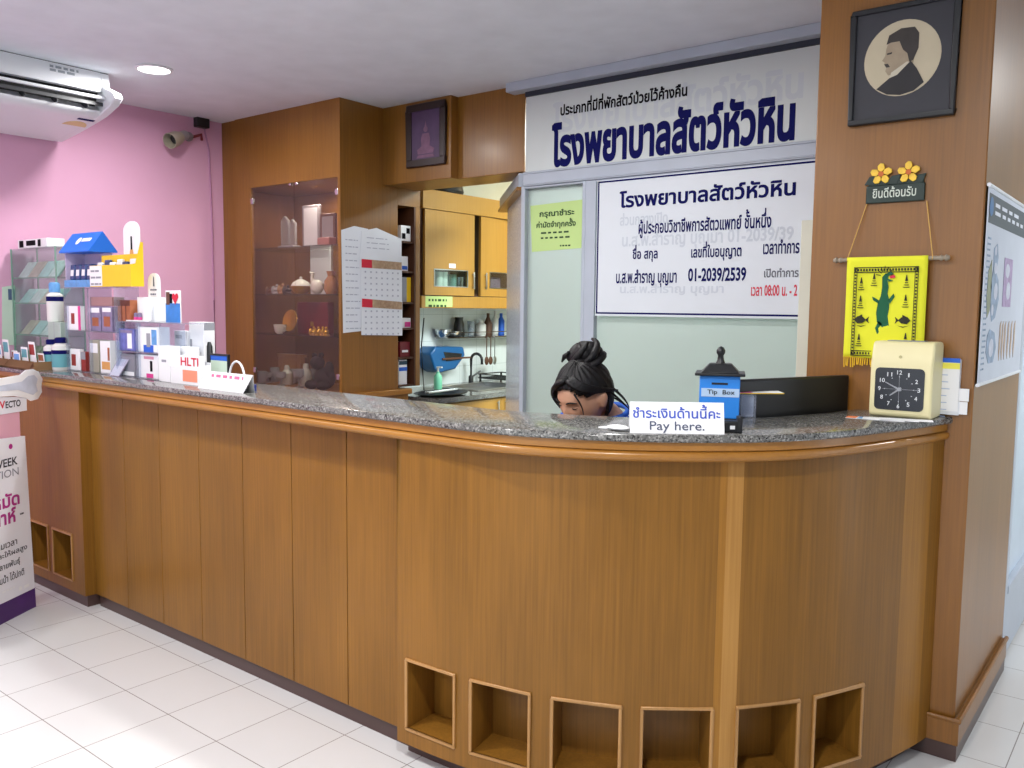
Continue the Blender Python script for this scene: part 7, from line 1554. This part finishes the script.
# tunic with short sleeves, trousers, shoes
tn = ['pelvis', 'waist', 'chest', 'neck0']+['shl', 'ell', 'shr', 'elr']; tj = {n: V(J[n]) for n in tn}
for k in 'lr': tj['el'+k] = V(J['sh'+k]).lerp(V(J['el'+k]), 0.6)
tj['neck0'] = V(J['chest']).lerp(V(J['neck0']), 0.80); tj['pelvis'] = V(J['pelvis'])-EZ*0.03
a, b = skin_mesh([tj[n] for n in tn], [(0, 1), (1, 2), (2, 3), (2, 4), (4, 5), (2, 6), (6, 7)], [(0.150, 0.120), (0.138, 0.106), (0.142, 0.114), 0.074, 0.070, 0.064, 0.070, 0.064])
a, b = remesh(a, b, 0.008, 5); m = MB(); m.raw(a, b); tu = build('tunic', m, M_SCRUB, pr, smooth=180)
m = MB(); nk = V(J['neck0']); m.tube([nk+V((0.074*math.cos(t), 0.062*math.sin(t)-0.004, 0.012+0.022*math.sin(t))) for t in [2*PI*i/28 for i in range(28)]], 0.010, 8, True); build('collar', m, M_SCRUB, tu, smooth=180)
ln_ = ['pelvis', 'hipl', 'knl', 'anl', 'hipr', 'knr', 'anr']
a, b = skin_mesh([J[n] for n in ln_], [(0, 1), (1, 2), (2, 3), (0, 4), (4, 5), (5, 6)], [(0.145, 0.112), 0.098, 0.068, 0.052, 0.098, 0.068, 0.052]); a, b = remesh(a, b, 0.009, 5)
m = MB(); m.raw(a, b); build('trousers', m, M_TROU, pr, smooth=180)
for k in 'lr':
    an_, to_ = V(J['an'+k]), V(J['to'+k]); a, b = skin_mesh([an_-EZ*0.035+EY*0.03, an_-EZ*0.04, to_+EZ*0.006, to_-EY*0.05+EZ*0.004], [(0, 1), (1, 2), (2, 3)], [(0.04, 0.04), (0.045, 0.045), (0.046, 0.034), (0.03, 0.024)]); m = MB(); m.raw([V((p.x, p.y, max(p.z, 0.001))) for p in a], b); build('shoe', m, M_SHOE, pr, smooth=180)
# stool under her
t = thing('office_stool', 'black swivel stool under the seated person behind the counter', 'stool', (hx+0.02, hy+0.34, 0)); c = (hx+0.02, hy+0.34, 0)
build('seat', MB().lathe([(0, 0.40), (0.17, 0.40), (0.185, 0.415), (0.18, 0.445), (0.12, 0.452), (0, 0.452)], c, 28), M_BLACK, t); build('post', MB().lathe([(0.03, 0.07), (0.03, 0.25), (0.02, 0.25), (0.02, 0.40)], c, 16), M_CHROME, t)
for k in range(5):
    an = 2*PI*k/5+0.3; d = V((math.cos(an), math.sin(an), 0)); l = build('leg', MB().tube([V(c)+EZ*0.08, V(c)+d*0.22+EZ*0.06], 0.014, 8), M_BLACK, t); build('caster', MB().lathe([(0.0, -0.01), (0.026, -0.01), (0.026, 0.01), (0, 0.01)], V(c)+d*0.22+EZ*0.026, 14, Matrix.Rotation(PI/2, 3, 'X')), M_BLACK, l)
# ================================================================== DOWNLIGHTS
EXPO = 0.12
q = atz(H, 154, 68.5)
DL = [(q.x, q.y, 17), (1.35, q.y, 24), (-0.55, -0.8, 15), (1.35, -0.7, 32), (3.1, -0.9, 36), (1.3, -2.6, 26), (3.6, -2.9, 26), (4.2, 3.4, 40)]  # first is the seen downlight; others unseen, last added to brighten the back wall
M_LAMP = emit('lamp diffuser', (255, 250, 244), 9)
def downlight(x, y):
    t = thing('downlight', 'round white recessed downlight shining in the ceiling beside the air conditioner', 'ceiling light', (x, y, H))
    m = MB(); m.lathe([(0.075, -0.002), (0.092, -0.001), (0.094, -0.006), (0.078, -0.010), (0.075, -0.002)], (x, y, H), 28); build('rim', m, M_PLAST, t)
    m = MB(); m.lathe([(0.0, -0.006), (0.074, -0.006), (0.074, -0.001), (0.0, -0.001)], (x, y, H), 28); build('lens', m, M_LAMP, t)
for i, (x, y, p) in enumerate(DL):
    if i == 0: downlight(x, y)
# ================================================================== LIGHT
wd = bpy.data.worlds.new('world'); sc.world = wd; wd.use_nodes = True
bg = wd.node_tree.nodes['Background']; bg.inputs[0].default_value = (0.86, 0.93, 1.0, 1); bg.inputs[1].default_value = 2.4
def area(name, loc, size, power, col=(1, 1, 1), aim=None, sizey=None):
    l = bpy.data.lights.new(name, 'AREA'); l.energy = power; l.size = size; l.color = col
    if sizey: l.shape = 'RECTANGLE'; l.size_y = sizey
    o = bpy.data.objects.new(name, l); COL.objects.link(o); o.location = loc
    if aim: o.rotation_euler = (V(aim)-V(loc)).to_track_quat('-Z', 'Y').to_euler()
    return o
def disk(name, loc, size, power, col=(1, 1, 1), spread=None):
    o = area(name, loc, size, power, col); o.data.shape = 'DISK'
    if spread: o.data.spread = spread
    return o
for i, (x, y, p) in enumerate(DL): disk('downlight and fill lamp', (x, y, H-0.012), 0.14, p, (1.0, 0.985, 0.96), math.radians(175))
disk('kitchen lamp', (0.05, 4.2, H-0.05), 0.2, 19, (1.0, 0.76, 0.36))
disk('cabinet fill light', ((gx0+gx1)/2, YC+0.2, gz1-0.01), 0.08, 4.5, (1.0, 0.93, 0.82))  # unseen lamp added to brighten the cabinet interior
area('clinic room lamp', (1.5, 3.2, H-0.03), 0.9, 100, (0.92, 1.0, 0.97))
sc.view_settings.view_transform = 'Standard'; sc.view_settings.look = 'None'; sc.view_settings.gamma = 1.0
sc.view_settings.use_curve_mapping = False; sc.view_settings.exposure = EXPO
sc.cycles.use_denoising = True
sc.cycles.max_bounces = 10; sc.cycles.transparent_max_bounces = 24
sc.cycles.sample_clamp_indirect = 6.0; sc.cycles.caustics_reflective = False; sc.cycles.caustics_refractive = False
